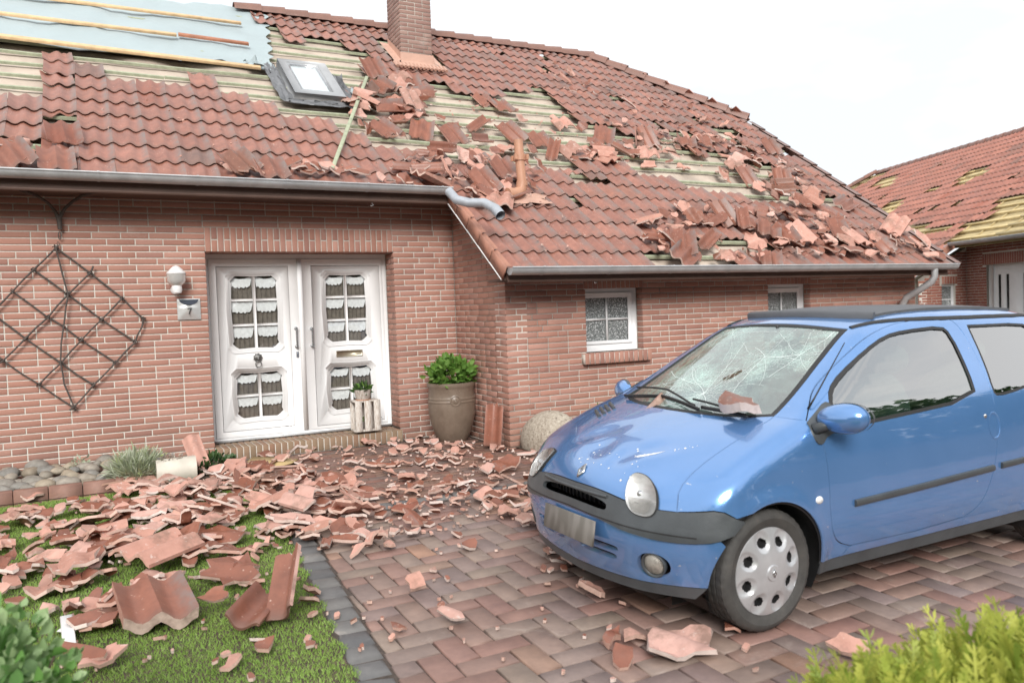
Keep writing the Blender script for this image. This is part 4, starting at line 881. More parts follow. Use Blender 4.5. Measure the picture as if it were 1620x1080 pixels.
v, f, rn = blades(190000, (-4.9, -2.6), (-6.4, -1.07), (.007, .021), kp, 3, .0021); pat = .5+.5*np.sin(v[::3, 0]*5+np.sin(v[::3, 1]*3))*np.cos(v[::3, 1]*4.3); mb.add(v, f, 0, np.clip(.75*rn+.25*pat, 0, 1))
mb.obj('grass', 'grass', None, kind='stuff', label='short bright green lawn showing between the fallen tiles', cat='grass')
# bed edging of brick-like kerb stones, river stones
edg = thing('bed_edging', label='low reddish kerb of end-to-end stones bordering the pebble bed', cat='edging')
r = np.random.default_rng(5)
for i in range(9):
    x = -3.80-i*.25; mb = MB(); mb.bevbox((x, -1.00, gz(-1)+.045), (.243, .075, .13), .008, rot('Z', -.01)@rot('X', r.normal(0, .02))); mb.obj('kerb_stone', 'kerb', edg)
for i in range(3): mb = MB(); mb.bevbox((-3.64, -.93+i*.25, gz(-1)+.045), (.075, .243, .13), .008); mb.obj('kerb_stone', 'kerb', edg)
def rock(name, c, sz, seed, mat, n=2, amp=.16, **k):
    bm = bmesh.new(); bmesh.ops.create_icosphere(bm, subdivisions=n, radius=1); r_ = np.random.default_rng(seed); K = r_.normal(0, 1, (5, 3)); ph = r_.uniform(0, 6, 5)
    for v in bm.verts:
        d = np.array(v.co); q = 1+amp*sum(math.sin(K[i]@d*1.6+ph[i]) for i in range(5))/2.2; v.co = Vector(d*q*np.array(sz))
    me = bpy.data.meshes.new(name); bm.to_mesh(me); bm.free(); me.materials.append(M[mat]); me.polygons.foreach_set('use_smooth', [True]*len(me.polygons))
    o = put(name, me, None, None, **k); o.location = c; o.rotation_euler = (0, 0, r_.uniform(0, 6)); return o
spots = []; tries = 0
shades = ('pale', 'tan', 'grey', 'buff')
while len(spots) < 46 and tries < 4000:
    tries += 1; x, y, s = r.uniform(-4.75, -3.70), r.uniform(-.90, -.10), r.uniform(.05, .10)
    if all(math.hypot(x-a, y-b) > (s+c_)*.80 for a, b, c_ in spots): spots.append((x, y, s))
for i, (x, y, s) in enumerate(spots):
    big = 'large' if s > .078 else 'small'; row = 'against the brick wall' if y > -.35 else ('behind the kerb' if y < -.65 else 'in mid bed'); tx_ = ('at the trellis end', 'left of the sprout', 'beside the sprout', 'next to the silvery tuft')[min(3, int((x+4.75)/.27))]
    rock('river_stone', (x, y, gz(y)+.03+s*.35+(.07 if y > -.5 else .03)), (s*1.15, s*.95, s*.66), i, 'stone', 2, .16, label=f'{big} {"flat" if i % 2 else "rounded"} river stone {row}, {tx_}', cat='stone', group='river stones in the pebble bed')
rock('boulder', (.27, -1.60, gz(-1.6)+.16), (.28, .19, .215), 85, 'granite', 3, .26, label='large speckled granite boulder at the wall corner beside the blue car', cat='boulder')
# ================================================================ THINGS ON AND BY THE WALL
lm = thing('wall_lamp', (-3.03, 0, 1.90), label='white wall lamp with conical cap beside the door', cat='lamp')
mb = MB(); mb.lathe([(.001, .145), (.03, .135), (.06, .105), (.092, .068), (.090, .062), (.001, .064)], 28, (0, -.12, 0)); mb.obj('cap', 'white', lm, smooth=40)
M['lampglass'] = simple('frosted_glass', (.62, .62, .60), .15, .03, 20, .05, Transmission_Weight=.35)
mb = MB(); V = []; K = 64
for (rr, z) in ((.088, .061), (.086, .0), (.074, -.03), (.045, -.055)):
    for a in range(K): q = rr*(1+.012*(-1)**a); V.append((q*math.cos(a*2*math.pi/K), -.12+q*math.sin(a*2*math.pi/K), z))
mb.add(V, [[i*K+j, i*K+(j+1) % K, (i+1)*K+(j+1) % K, (i+1)*K+j] for i in range(3) for j in range(K)]); mb.obj('glass_shade', 'lampglass', lm)
mb = MB(); mb.lathe([(.046, -.052), (.048, -.07), (.050, -.095), (.042, -.125), (.001, -.135)], 24, (0, -.12, 0)); mb.tube([(0, 0, -.09), (0, -.10, -.09)], .03, 16); mb.lathe([(.001, .018), (.045, .016), (.05, 0)], 24, (0, -.004, -.09), rot('X', math.pi/2)); mb.obj('base', 'white', lm, smooth=40)
M['platem'] = simple('brushed_plate', (.62, .63, .62), .3, .05, 12, .05, Metallic=.35)
npl = thing('house_number_light', (-2.918, -.004, 1.615), label='square metal house number light reading 7 under the wall lamp', cat='house number')
hw, hh = .106, .102; n_ = 14; V = []
for j in range(n_+1):
    for i in range(n_+1): a, b = i/n_*2-1, j/n_*2-1; V.append((a*hw, -.012-.038*(1-max(abs(a), abs(b)))*(.7 if b > .2 else 1), b*hh))
mb = MB(); mb.add(V, np.array([[j*(n_+1)+i, j*(n_+1)+i+1, (j+1)*(n_+1)+i+1, (j+1)*(n_+1)+i] for j in range(n_) for i in range(n_)])); mb.box((0, -.005, 0), (2*hw+.006, .012, 2*hh+.006)); mb.obj('plate', 'platem', npl, smooth=25)
V = [(-hw*.86, -.0185, hh*.93), (hw*.86, -.0185, hh*.93)]+[(hw*.86*math.cos(t), -.046+.024*abs(math.cos(t)), hh*(.93-.52*math.sin(t))) for t in np.linspace(.25, math.pi-.25, 9)]
mb = MB(); mb.add(V, [list(range(len(V)))]); mb.obj('solar_panel', simple('solar_cell', (.03, .04, .06), .08, .1, 5, .02), npl)
mb = MB(); st_ = lambda pts, w_: [mb.box(((a[0]+b[0])/2, -.0535, (a[1]+b[1])/2), (math.dist(a, b)+w_*.7, .003, w_), rot('Y', -math.atan2(b[1]-a[1], b[0]-a[0]))) for a, b in zip(pts, pts[1:])]
st_([(-.016, .006), (.017, .006), (.004, -.020), (-.004, -.050)], .009); mb.obj('numeral', 'black', npl)
tr_ = thing('metal_trellis', label='dark rusty lattice trellis hanging on the brick wall left of the door', cat='trellis')
tp = lambda a, b, y=-.035: tuple(on_plane(a/2.348, 280+b/2.348, (0, 1, 0), y))
FA = [[(207, 262), (335, 358), (455, 450), (532, 527)], [(125, 345), (252, 435), (377, 530), (500, 612)], [(45, 425), (175, 520), (235, 553), (300, 605), (430, 690)], [(-20, 515), (95, 600), (225, 690), (348, 773)], [(10, 682), (145, 770), (275, 855), (283, 868)],
      [(-70, 610), (10, 682)]]
FB = [[(214, 255), (125, 345), (45, 425), (-20, 490), (-90, 560)], [(348, 330), (335, 358), (252, 435), (175, 520), (95, 600), (10, 682), (0, 690)], [(455, 450), (377, 530), (300, 605), (225, 690), (145, 770)], [(532, 527), (528, 560), (500, 612), (430, 690), (348, 773), (275, 855), (258, 866)]]
FC = [[(207, 262), (225, 330), (252, 435), (246, 490), (235, 553), (228, 620), (225, 690), (240, 770), (275, 855)]]
def rods(L_, y, rr):
    for pl in L_:
        P = [np.array(tp(a, b, y)) for a, b in pl]; Q = []
        for a, b in zip(P, P[1:]): Q += [a+(b-a)*t for t in (0, .5)]
        Q.append(P[-1]); Q = [q+rc.normal(0, .0025, 3) for q in Q]; mb = MB(); mb.tube(Q, [rr*rc.uniform(.85, 1.15) for _ in Q], 7); mb.obj('rod', 'rod', tr_, smooth=50)
rods(FA, -.030, .0085); rods(FB, -.048, .0085); rods(FC, -.060, .0075)
for (a, b) in [(207, 262), (335, 358), (455, 450), (532, 527), (125, 345), (252, 435), (377, 530), (500, 612), (45, 425), (175, 520), (300, 605), (430, 690), (95, 600), (225, 690), (348, 773), (145, 770), (275, 855), (10, 682)]:
    c_ = np.array(tp(a, b, -.042)); mb = MB(); mb.tube([c_+rc.normal(0, .006, 3)+(math.cos(t)*.016, math.sin(t*2)*.008, math.sin(t)*.016) for t in np.linspace(0, 9, 16)], .004, 5); mb.obj('wire_tie', 'rod', tr_)
mb = MB(); c_ = np.array(tp(222, 218)); mb.tube([c_+(.012*math.cos(a), 0, .034*math.sin(a)) for a in np.linspace(0, 6.283, 17)], .004, 6, cap=False); c_ = np.array(tp(216, 248)); mb.tube([c_+(.009*math.cos(a), .0, .018*math.sin(a)) for a in np.linspace(0, 6.283, 13)], .003, 6, cap=False); mb.obj('chain_link', 'rod', tr_)
hg = thing('forked_hanger', label='dark furry forked branch under the eaves holding the trellis', cat='hanger')
for pl in ([(223, 195, -.04), (219, 160, -.05), (205, 128, -.07), (180, 98, -.12), (140, 72, -.20), (75, 48, -.33)], [(223, 195, -.05), (222, 150, -.05), (240, 118, -.08), (268, 92, -.13), (305, 70, -.22), (355, 55, -.33)]):
    Q = [np.array(tp(*q)) for q in pl]; mb = MB(); mb.tube(Q, [.018, .020, .014, .013, .014, .016], 8); V = []; 
    for _ in range(260):
        k = rc.integers(0, len(Q)-1); p = Q[k]+(Q[k+1]-Q[k])*rc.random(); dd = unit(rc.normal(0, 1, 3))*(.026 if k < 3 else .018); e = unit(np.cross(dd, (0, .3, 1)))*.0016; V += [p-e, p+e, p+dd]
    mb.add(V, np.arange(len(V)).reshape(-1, 3)); mb.obj('branch', 'rod', hg, smooth=40)
# big glazed pot with plant
pt = thing('planter_pot', (-.285, -.45, gz(-.45)), label='tall brown glazed planter with round medallion in the wall corner', cat='planter')
PR = [(.155, 0), (.165, .01), (.205, .10), (.238, .20), (.258, .30), (.263, .40), (.257, .50), (.252, .575), (.262, .60), (.272, .625), (.270, .645), (.245, .65), (.235, .61), (.20, .585), (.001, .585)]
PR = PR[:6]+[(.2615, .43), (.266, .435), (.266, .447), (.261, .452), (.2595, .465), (.264, .470), (.264, .480), (.2585, .486)]+PR[6:]
mb = MB(); mb.lathe(PR, 48); mb.obj('body', 'pot', pt, smooth=40)
ma = math.atan2(CLOC[1]+.45, CLOC[0]+.285)+.16; Rm = rot('Z', ma)@rot('Y', math.pi/2); mb = MB()
mb.lathe([(.062, -.01), (.062, .010), (.052, .014), (.044, .006), (.03, .010), (.016, .018), (.010, .012), (.0005, .016)], 28, (.256*math.cos(ma), .256*math.sin(ma), .462), Rm); mb.obj('medallion', 'pot', pt, smooth=40)
mb = MB(); mb.lathe([(.236, .588), (.001, .600)], 24); mb.obj('soil', 'soil', pt)
def leafcloud(mb, c, rad, n, sz, seed, up=.35, shell=.55, mi=0, asp=.45, cup=.25, zmin=None):
    """n leaves (folded diamonds) through an ellipsoid"""
    r_ = np.random.default_rng(seed); d = r_.normal(0, 1, (n, 3)); d /= np.linalg.norm(d, axis=1, keepdims=True); q = r_.uniform(shell, 1, (n, 1))**.6
    q *= 1+.16*np.sin(d[:, :1]*5+d[:, 1:2]*7+seed)+.10*np.sin(d[:, 2:3]*11+seed); P = np.array(c)+d*q*np.array(rad)
    if zmin is not None: P[:, 2] = np.maximum(P[:, 2], zmin)
    ax = d+r_.normal(0, .55, (n, 3)); ax[:, 2] += up; ax /= np.linalg.norm(ax, axis=1, keepdims=True)
    sd_ = np.cross(ax, r_.normal(0, 1, (n, 3))); sd_ /= np.linalg.norm(sd_, axis=1, keepdims=True); nn = np.cross(ax, sd_)
    L_ = (sz*r_.uniform(.6, 1.3, n))[:, None]; w_ = L_*asp
    V = np.stack([P, P+ax*L_*.35+sd_*w_*.5+nn*w_*cup, P+ax*L_*.72+sd_*w_*.42+nn*w_*cup*.8, P+ax*L_, P+ax*L_*.72-sd_*w_*.42+nn*w_*cup*.8, P+ax*L_*.35-sd_*w_*.5+nn*w_*cup, P+ax*L_*.5], 1).reshape(-1, 3)
    b = np.arange(n)[:, None, None]*7; f = (np.array([[0, 1, 6], [1, 2, 6], [2, 3, 6], [3, 4, 6], [4, 5, 6], [5, 0, 6]])[None]+b).reshape(-1, 3)
    mb.add(V, f, mi, np.repeat(np.clip(r_.random(n)*.8+.2*q[:, 0], 0.001, 1), 6)); return mb
pl = thing('pot_plant', (-.285, -.45, gz(-.45)+.6), label='bright green leafy plant growing from the tall planter', cat='plant')
mb = MB(); leafcloud(mb, (0, 0, .14), (.25, .25, .15), 520, .085, 3, .5, .3, asp=.62); mb.obj('foliage', 'leaf', pl)
mb = MB()
for i in range(14): a = i*.9; mb.tube([(0.05*math.cos(a), .05*math.sin(a), -.01), (.1*math.cos(a), .1*math.sin(a), .08), (.17*math.cos(a), .17*math.sin(a), .16)], .004, 5)
mb.obj('stem', 'bark', pl)
# crate with two little pots
cr = thing('wooden_crate', (-1.165, -.085, .222), label='upended weathered white crate on the door step', cat='crate')
for k, (x, y, sx_, sy_) in enumerate(((-.105, -.095, .075, .012), (.0, -.097, .08, .012), (.105, -.095, .075, .012), (-.105, .095, .075, .012), (0, .095, .08, .012), (.105, .095, .075, .012))):
    mb = MB(); mb.bevbox((x, y, .17), (sx_, sy_, .335), .003, None, 0); mb.obj('slat', 'oldwood', cr)
for z in (.008, .330): mb = MB(); mb.bevbox((0, 0, z), (.282, .176, .016), .003); mb.obj('end_panel', 'oldwood', cr)
sp_ = thing('succulent_pot', (-1.19, -.10, .222+.339), label='small birch-bark pot of succulent on top of the crate', cat='plant pot')
mb = MB(); mb.lathe([(.001, .0), (.062, .0), (.072, .01), (.098, .115), (.090, .117), (.001, .10)], 22); mb.obj('pot', 'oldwood', sp_, smooth=40)
mb = MB(); leafcloud(mb, (0, 0, .115), (.085, .085, .05), 90, .07, 5, .7, .2, asp=.35); mb.obj('foliage', 'dark', sp_)
mb = MB(); leafcloud(mb, (0, 0, .12), (.06, .06, .05), 40, .065, 6, .9, .2, asp=.35); mb.obj('leaf', 'leaf', sp_)
mb = MB(); mb.lathe([(.001, 0), (.08, 0), (.084, .012), (.078, .012)], 20, (0, 0, -.001)); mb.obj('saucer', 'tpipe', sp_)
sp2 = thing('grey_pot', (-1.235, -.085, .222+.017), label='tiny grey pot with sprout inside the crate', cat='plant pot')
mb = MB(); mb.lathe([(.001, .0), (.035, .0), (.050, .085), (.045, .085), (.001, .075)], 18); mb.obj('pot', 'zinc', sp2, smooth=40); mb = MB(); leafcloud(mb, (0, 0, .10), (.03, .03, .025), 40, .035, 8, .6); mb.obj('foliage', 'leaf', sp2)
# toppled cream planter, lavender tuft, low plants
up_ = thing('toppled_planter', (-3.20, -1.00, gz(-1)+.118), label='cream cylindrical planter lying on its side by the lawn edge', cat='planter')
Rl = rot('Y', math.pi/2); mb = MB(); mb.lathe([(.001, -.155), (.108, -.155), (.112, -.14), (.116, .14), (.116, .17), (.104, .17), (.100, -.12), (.001, -.12)], 40, (0, 0, 0), Rl); mb.obj('body', 'cream', up_, smooth=40)
mb = MB(); mb.tube([(-.10, -.108, -.02), (-.085, -.124, -.035), (-.062, -.126, -.05), (-.055, -.120, -.072)], .010, 8); mb.obj('handle', 'cream', up_, smooth=True)
mb = MB(); leafcloud(mb, (-.03, .02, .115), (.12, .07, .02), 120, .03, 9, 0); mb.obj('grit', 'stone', up_)
def tuft(mb, n, rad, h, seed, wd=.004, seg=3, spread=.9):
    r_ = np.random.default_rng(seed)
    for _ in range(n):
        a = r_.uniform(0, 6.283); q = r_.uniform(0, rad*.4); l = h*r_.uniform(.6, 1.1); o = r_.uniform(.15, spread); p0 = np.array([q*math.cos(a), q*math.sin(a), 0]); V = []; a += r_.normal(0, .4); sd_ = np.array([-math.sin(a), math.cos(a), 0])*wd
        for k in range(seg+1): t = k/seg; p = p0+np.array([math.cos(a)*o*rad*1.3*t**1.2, math.sin(a)*o*rad*1.3*t**1.2, l*(t-.35*o*t*t)]); V += [p-sd_*(1-t*.8), p+sd_*(1-t*.8)]
        mb.add(V, [[2*k, 2*k+1, 2*k+3, 2*k+2] for k in range(seg)], 0, float(r_.uniform(.01, 1)))
lv = thing('lavender_tuft', (-3.50, -.86, gz(-.86)), label='rounded silvery green tuft beside the toppled planter', cat='plant')
mb = MB(); leafcloud(mb, (0, 0, .13), (.20, .17, .15), 1500, .10, 14, .5, .3, asp=.10); tuft(mb, 900, .23, .33, 4, .0038); mb.obj('foliage', 'lav', lv)
hp = thing('low_plant', (-2.86, -.72, gz(-.7)), label='straggly dark-leaved plant at the left foot of the door step', cat='plant')
mb = MB(); leafcloud(mb, (0, 0, .08), (.24, .16, .09), 260, .06, 12, .3, .2, asp=.55); leafcloud(mb, (-.1, -.1, .06), (.1, .08, .06), 50, .06, 14, .3, .2, asp=.5); mb.obj('foliage', 'dark', hp)
mb = MB()
for i in range(6): mb.tube([(0, 0, 0), (.1*math.cos(i), .08*math.sin(i), .07), (.2*math.cos(i), .14*math.sin(i), .10)], .004, 5)
mb.obj('stem', 'bark', hp)
wp = thing('sprouting_weed', (-3.95, -.28, gz(-.28)+.05), label='thin green sprout among the river stones', cat='plant'); mb = MB(); leafcloud(mb, (0, 0, .10), (.08, .06, .08), 50, .045, 21, .6, .1); mb.obj('foliage', 'lav', wp)
for k, (x, hgt, lb) in enumerate(((1.05, .34, 'low green shrub on the left under the barred window'), (1.45, .46, 'taller green shrub between window and blue bonnet'))):
    sb = thing('wall_shrub', (x, -1.52, gz(-1.5)), label=lb, cat='shrub', group='shrubs along the low wall')
    mb = MB(); leafcloud(mb, (0, 0, hgt*.55), (.26, .17, hgt*.5), 520, .045, 30+k, .4, .15, asp=.5); mb.obj('foliage', 'leaf', sb); mb = MB()
    for i in range(7): mb.tube([(0, 0, 0), (.08*math.cos(i), .05*math.sin(i), hgt*.5), (.2*math.cos(i), .12*math.sin(i), hgt*.9)], .005, 5)
    mb.obj('stem', 'bark', sb)
# near shrubs at the bottom corners of the view
def cam_ground(u, v, depth): return CLOC+ray(u, v)*depth
b0 = cam_ground(-48, 1030, 2.2); bs = thing('leafy_shrub', (b0[0], b0[1], gz(b0[1])), label='out-of-focus leafy green shrub in the near left corner', cat='shrub')
zc = b0[2]-gz(b0[1]); mb = MB(); leafcloud(mb, (0, 0, zc*.55), (.24, .24, zc*.60), 4200, .046, 41, .3, .25, asp=.75, cup=.3); mb.obj('foliage', 'bush', bs); mb = MB()
for i in range(12): a = i*2.4; mb.tube([(0, 0, 0), (.07*math.cos(a), .07*math.sin(a), zc*.4), (.2*math.cos(a), .2*math.sin(a), zc*.9)], [.010, .007, .003], 6)
mb.obj('stem', 'bark', bs)
def conifer(name, loc, R0, H0, n, seed, **k):
    t = thing(name, loc, **k); r_ = np.random.default_rng(seed); mb = MB()
    for _ in range(n):
        d = unit(r_.normal(0, 1, 3)*(1, 1, .8)); d[2] = abs(d[2]); d = unit(d); q = r_.uniform(.45, 1)**.5; p = d*q*np.array([R0, R0, H0]); ax = unit(d*(.75, .75, .5)+np.array([0, 0, .75])+r_.normal(0, .28, 3))
        L_ = r_.uniform(.05, .10)*(1.7 if r_.random() < .08 else 1); sd_ = unit(np.cross(ax, r_.normal(0, 1, 3))); rn_v = float(np.clip(.25+.55*q*d[2]+r_.normal(0, .18), .01, 1))
        V = []; F_ = []; m_ = 7
        for j in range(m_):
            t_ = j/(m_-1); w_ = .0050*(1-t_*.4); pp = p+ax*L_*t_; V += [pp-sd_*w_, pp+sd_*w_]
            if j: F_.append([2*j-2, 2*j-1, 2*j+1, 2*j])
        b_ = len(V)
        for j in range(1, m_-1):
            for sg in (-1, 1):
                pp = p+ax*L_*j/(m_-1); e = unit(ax*.9+sd_*sg*.8+r_.normal(0, .15, 3))*L_*.42*(1-.6*j/m_); V += [pp, pp+e*.6+ax*.006+sd_*.0035, pp+e, pp+e*.6-ax*.006]; F_.append([b_, b_+1, b_+2, b_+3]); b_ += 4
        mb.add(V, F_, 0, rn_v)
    mb.obj('foliage', 'thuja', t); mb = MB(); mb.tube([(0, 0, 0), (0.02, 0, H0*.5), (0, .02, H0*.9)], [.03, .02, .008], 8); mb.obj('trunk', 'bark', t); return t
for (u, v, dep, R0, sd_, lb) in ((1650, 1100, 2.05, .50, 1, 'tall yellow-green conifer in the near right corner'), (1440, 1165, 1.95, .38, 2, 'lower yellow-green conifer beside the taller corner one')):
    q = cam_ground(u, v, dep); H0 = q[2]-gz(q[1])+.13; conifer('conifer_shrub', (q[0], q[1], gz(q[1])), R0, H0, 5200, sd_, label=lb, cat='conifer', group='yellow-green conifers in the near corner')
# woodland edge across the street, seen only in reflections
mb = MB(); r = np.random.default_rng(9)
for i in range(60):
    x = -60+i*2.0; y = -26+r.normal(0, 2); h = r.uniform(6, 9) if i % 5 else r.uniform(9, 12.5)
    leafcloud(mb, (x, y, h*.55), (2.3, 2.0, h*.55), 260, .9, 100+i, .2, .5, asp=.8)
mb.obj('distant_woodland', 'dark', None, kind='stuff', label='dark woodland edge across the street behind the photographer', cat='woodland')
# ================================================================ BROKEN TILES
def shard_geo(seed, R, kind='mid', m=11):
    """irregular piece of a double-roll tile about R across; returns verts, faces, material ids, tc (outer face up)"""
    r_ = np.random.default_rng(seed); off = r_.uniform(0, .15); asp = r_.uniform(.5, 1.0); th = .032 if kind == 'chunk' else (.018 if R > .1 else .014)
    a = np.sort(np.linspace(0, 2*np.pi, m, endpoint=False)+r_.uniform(-.22, .22, m)); q = R/2*(1+r_.uniform(-.30, .22, m))
    P = np.stack([q*np.cos(a), q*np.sin(a)*asp], 1)
    if kind == 'strip': P[:, 1] *= .45; P[:, 0] *= 1.35
    if kind == 'block': P = np.clip(P, -R*.36, R*.36); P[:, 1] = np.clip(P[:, 1], -R*.26, R*.26)
    if r_.random() < .5: P = P[:, ::-1]*np.array([1, -1])
    rg = (1.0,) if m < 7 else ((.55, 1.0) if m < 10 else (.34, .68, 1.0)); nr = len(rg); X = np.concatenate([np.zeros((1, 2))]+[P*q_ for q_ in rg]); lst = 1+(nr-1)*m; cur = 1.0 if R > .07 else .55
    zt = prof(X[:, 0]+off)*cur; zt -= zt.mean(); zb = zt-th; nt = len(X)
    if R > .15 and r_.random() < .4: pass
    top = np.column_stack([X, zt]); bot = np.column_stack([X, zb]); bot[lst:] = bot[lst:]+np.column_stack([P*r_.uniform(-.08, .08, (m, 1)), np.zeros(m)])
    f = []; mi = []
    for i in range(m):
        j = (i+1) % m; f += [[0, 1+i, 1+j]]; mi += [0]
        for q_ in range(nr-1): a_ = 1+q_*m; f += [[a_+i, a_+m+i, a_+m+j, a_+j]]; mi += [0]; f += [[nt+a_+i, nt+a_+j, nt+a_+m+j, nt+a_+m+i]]; mi += [1]
        f += [[nt, nt+1+j, nt+1+i]]; mi += [1]
        f += [[lst+i, nt+lst+i, nt+lst+j, lst+j]]; mi += [2]
    V = np.concatenate([top, bot]); tcx = ((X[:, 0]+off) % .3)/.305; tcy = np.full(nt, .5)+X[:, 1]; tc = np.column_stack([tcx*.9, np.clip(tcy, .1, 1), X[:, 0]*0]); tc = np.concatenate([tc, tc])
    V[:, 2] -= V[:, 2].min()+0.0; return V, f, mi, tc
m_ = M['tile'].copy(); m_.name = 'brown_tile_face'; M['tilef'] = m_
for nd in m_.node_tree.nodes:
    if nd.type == 'VALTORGB' and len(nd.color_ramp.elements) == 8:
        for e in nd.color_ramp.elements: c = e.color; e.color = (c[0]*.84, c[1]*.72, c[2]*.62, 1)
TMF = ['tilef', 'raw', 'raw2']
PROTO = {}
for ki, (kn_, R_, m_, cnt, kd) in enumerate((('big', .27, 16, 10, 'mid'), ('mid', .175, 13, 16, 'mid'), ('strip', .19, 12, 8, 'strip'), ('small', .11, 8, 14, 'mid'), ('chip', .055, 6, 10, 'block'), ('crumb', .03, 5, 6, 'block'), ('chunk', .15, 13, 6, 'chunk'))):
    PROTO[kn_] = []
    for i in range(cnt):
        r_ = np.random.default_rng(ki*100+i); g = shard_geo(ki*100+i, R_*r_.uniform(.8, 1.2), kd, m_); mb = MB(); mb.add(g[0], g[1], g[2], 0., g[3]); me = mb.mesh('tile_fragment', TMF, 40); PROTO[kn_].append((me, g, float(np.ptp(g[0][:, 2])), R_))
PROTO['whole'] = []
for i in range(7):
    r_ = np.random.default_rng(900+i); lo = np.zeros(13) if i not in (4, 6) else np.clip(jag(r_, .02, .004), .004, .06) if i == 6 else np.clip(jag(r_, .08, .02), 0, .2); hi = np.full(13, TL) if i in (0, 4) else np.clip(jag(r_, r_.uniform(.24, .36), .02), .12, TL); x1 = .305 if i != 5 else .16
    if i == 6: hi = np.clip(jag(r_, .36, .008), .3, TL)
    mb = MB(); tile_geo(mb, lo=lo, hi=hi, x1=x1, bottom=True, tilt=.0, thk=.026 if i == 6 else (.020 if i in (0, 2, 5) else .016), nu=12); mb.v[0][:] -= np.array([x1/2, .19, -.03]); g = (mb.v[0].copy(), [list(q) for grp in mb.f for q in grp[0]], [int(q) for grp in mb.f for q in grp[1]], mb.tc[0].copy()); PROTO['whole'].append((mb.mesh('tile_fragment', TMF, 40), g, .06, .34))
class Heap:
    def __init__(s, O, X, Y, Nn, base, cell=.05): s.O, s.X, s.Y, s.N = map(lambda q: np.asarray(q, float), (O, X, Y, Nn)); s.h = {}; s.base = base; s.c = cell
    def get(s, i, j):
        k = (i, j)
        if k not in s.h: s.h[k] = s.base(i*s.c, j*s.c)
        return s.h[k]
    def drop(s, x, y, rad, th, r_, flip=False, tilt=.16, yaw=None, pitch=None, build=.5, sink=0., cap=.10):
        k = max(1, int(rad*.62/s.c)); i0, j0 = int(round(x/s.c)), int(round(y/s.c)); pts = [(i, j, s.get(i, j)) for i in range(i0-k, i0+k+1) for j in range(j0-k, j0+k+1)]
        hs = np.array([p[2] for p in pts]); base = min(np.percentile(hs, 60), s.base(x, y)+cap); hs = np.minimum(hs, base+.03); A_ = np.array([[(p[0]-i0)*s.c, (p[1]-j0)*s.c, 1] for p in pts]); gx, gy, _ = np.linalg.lstsq(A_, hs, rcond=None)[0]
        ax, ay = -gy*.8+r_.normal(0, tilt), gx*.8+r_.normal(0, tilt); ax, ay = np.clip(ax, -.8, .8), np.clip(ay, -.8, .8)
        if pitch is not None: ax, ay = pitch
        R3 = rot('X', -ax if False else ax)@rot('Y', -ay); yw = r_.uniform(0, 6.283) if yaw is None else yaw; R3 = R3@rot('Z', yw)
        lift = 0.
        if flip: R3 = R3@rot('X', math.pi); lift = th
        ext = abs(math.sin(ax))*rad*.35+abs(math.sin(ay))*rad*.35
        z = base+ext*.55+lift+.002-sink
        for (i, j, _) in pts:
            if math.hypot(i-i0, j-j0) <= k+.5: s.h[(i, j)] = max(s.h[(i, j)], base+th*build*r_.uniform(.55, 1.0)+ext*.3)
        F3 = np.stack([s.X, s.Y, s.N], 1)@R3; m4 = np.eye(4); m4[:3, :3] = F3; m4[:3, 3] = s.O+s.X*x+s.Y*y+s.N*z; return m4
GX = np.array([1., 0, 0]); GY = unit([0, 1, GS]); GN = np.cross(GX, GY)
ground = Heap((0, 0, GS*6), GX, GY, GN, lambda x, y: .012 if x < kx(y) else .002)
def rbase(x, s): return -.035 if missing(x, s) else .034
roofh = Heap(RO, RX, RY, RN, rbase)
ITEMS = []                                                   # (kind, proto, matrix, area name, flipped)
def inst(h, kind, x, y, r_, area, pflip=.55, **kw):
    P_ = PROTO[kind]; pr_ = P_[int(r_.integers(len(P_)))] if 'pick' not in kw else P_[kw.pop('pick')]
    fl = bool(r_.random() < pflip); m4 = h.drop(x, y, pr_[3], max(pr_[2]*.55, .014) if kind != 'whole' else .045, r_, flip=fl, **kw); 
    if fl: m4[:3, 3] += h.N*(pr_[2]-max(pr_[2]*.55, .014) if kind != 'whole' else .012)
    ITEMS.append((kind, pr_, m4, area, fl)); return m4
gp = lambda pts: [tuple(ground_at(*p)[:2]) for p in pts]
ZL = gp([(-60, 812), (90, 805), (180, 775), (250, 762), (330, 745), (400, 735), (470, 760), (520, 800), (505, 845), (470, 868), (430, 880), (395, 905), (330, 930), (275, 960), (200, 1000), (120, 1010), (40, 980), (-80, 960)])
ZC = gp([(390, 722), (470, 712), (640, 694), (700, 705), (860, 715), (850, 760), (860, 800), (850, 835), (780, 822), (700, 850), (640, 850), (590, 880), (500, 878), (470, 868), (505, 845), (520, 800), (460, 760)])
ZH = gp([(240, 770), (420, 745), (560, 760), (600, 800), (560, 850), (480, 870), (380, 850), (260, 870), (100, 950), (60, 900), (150, 830)])
ZM = gp([(560, 790), (700, 770), (850, 770), (872, 850), (760, 800), (700, 812), (620, 880), (520, 870)])
ZF = gp([(600, 880), (700, 850), (860, 850), (960, 900), (1100, 1000), (1250, 1080), (640, 1080), (560, 980)])
ZG = gp([(60, 1080), (120, 1000), (330, 930), (500, 870), (560, 980), (600, 1080)])
GAPS = [gp(q) for q in ([(-60, 792), (60, 790), (185, 774), (190, 790), (60, 812), (-60, 822)], [(190, 905), (250, 900), (260, 925), (200, 925)], [(190, 840), (230, 828), (240, 842), (200, 850)], [(255, 760), (330, 745), (325, 768), (262, 775)], [(380, 825), (425, 815), (430, 840), (385, 850)], [(340, 830), (365, 825), (368, 840), (345, 845)])]
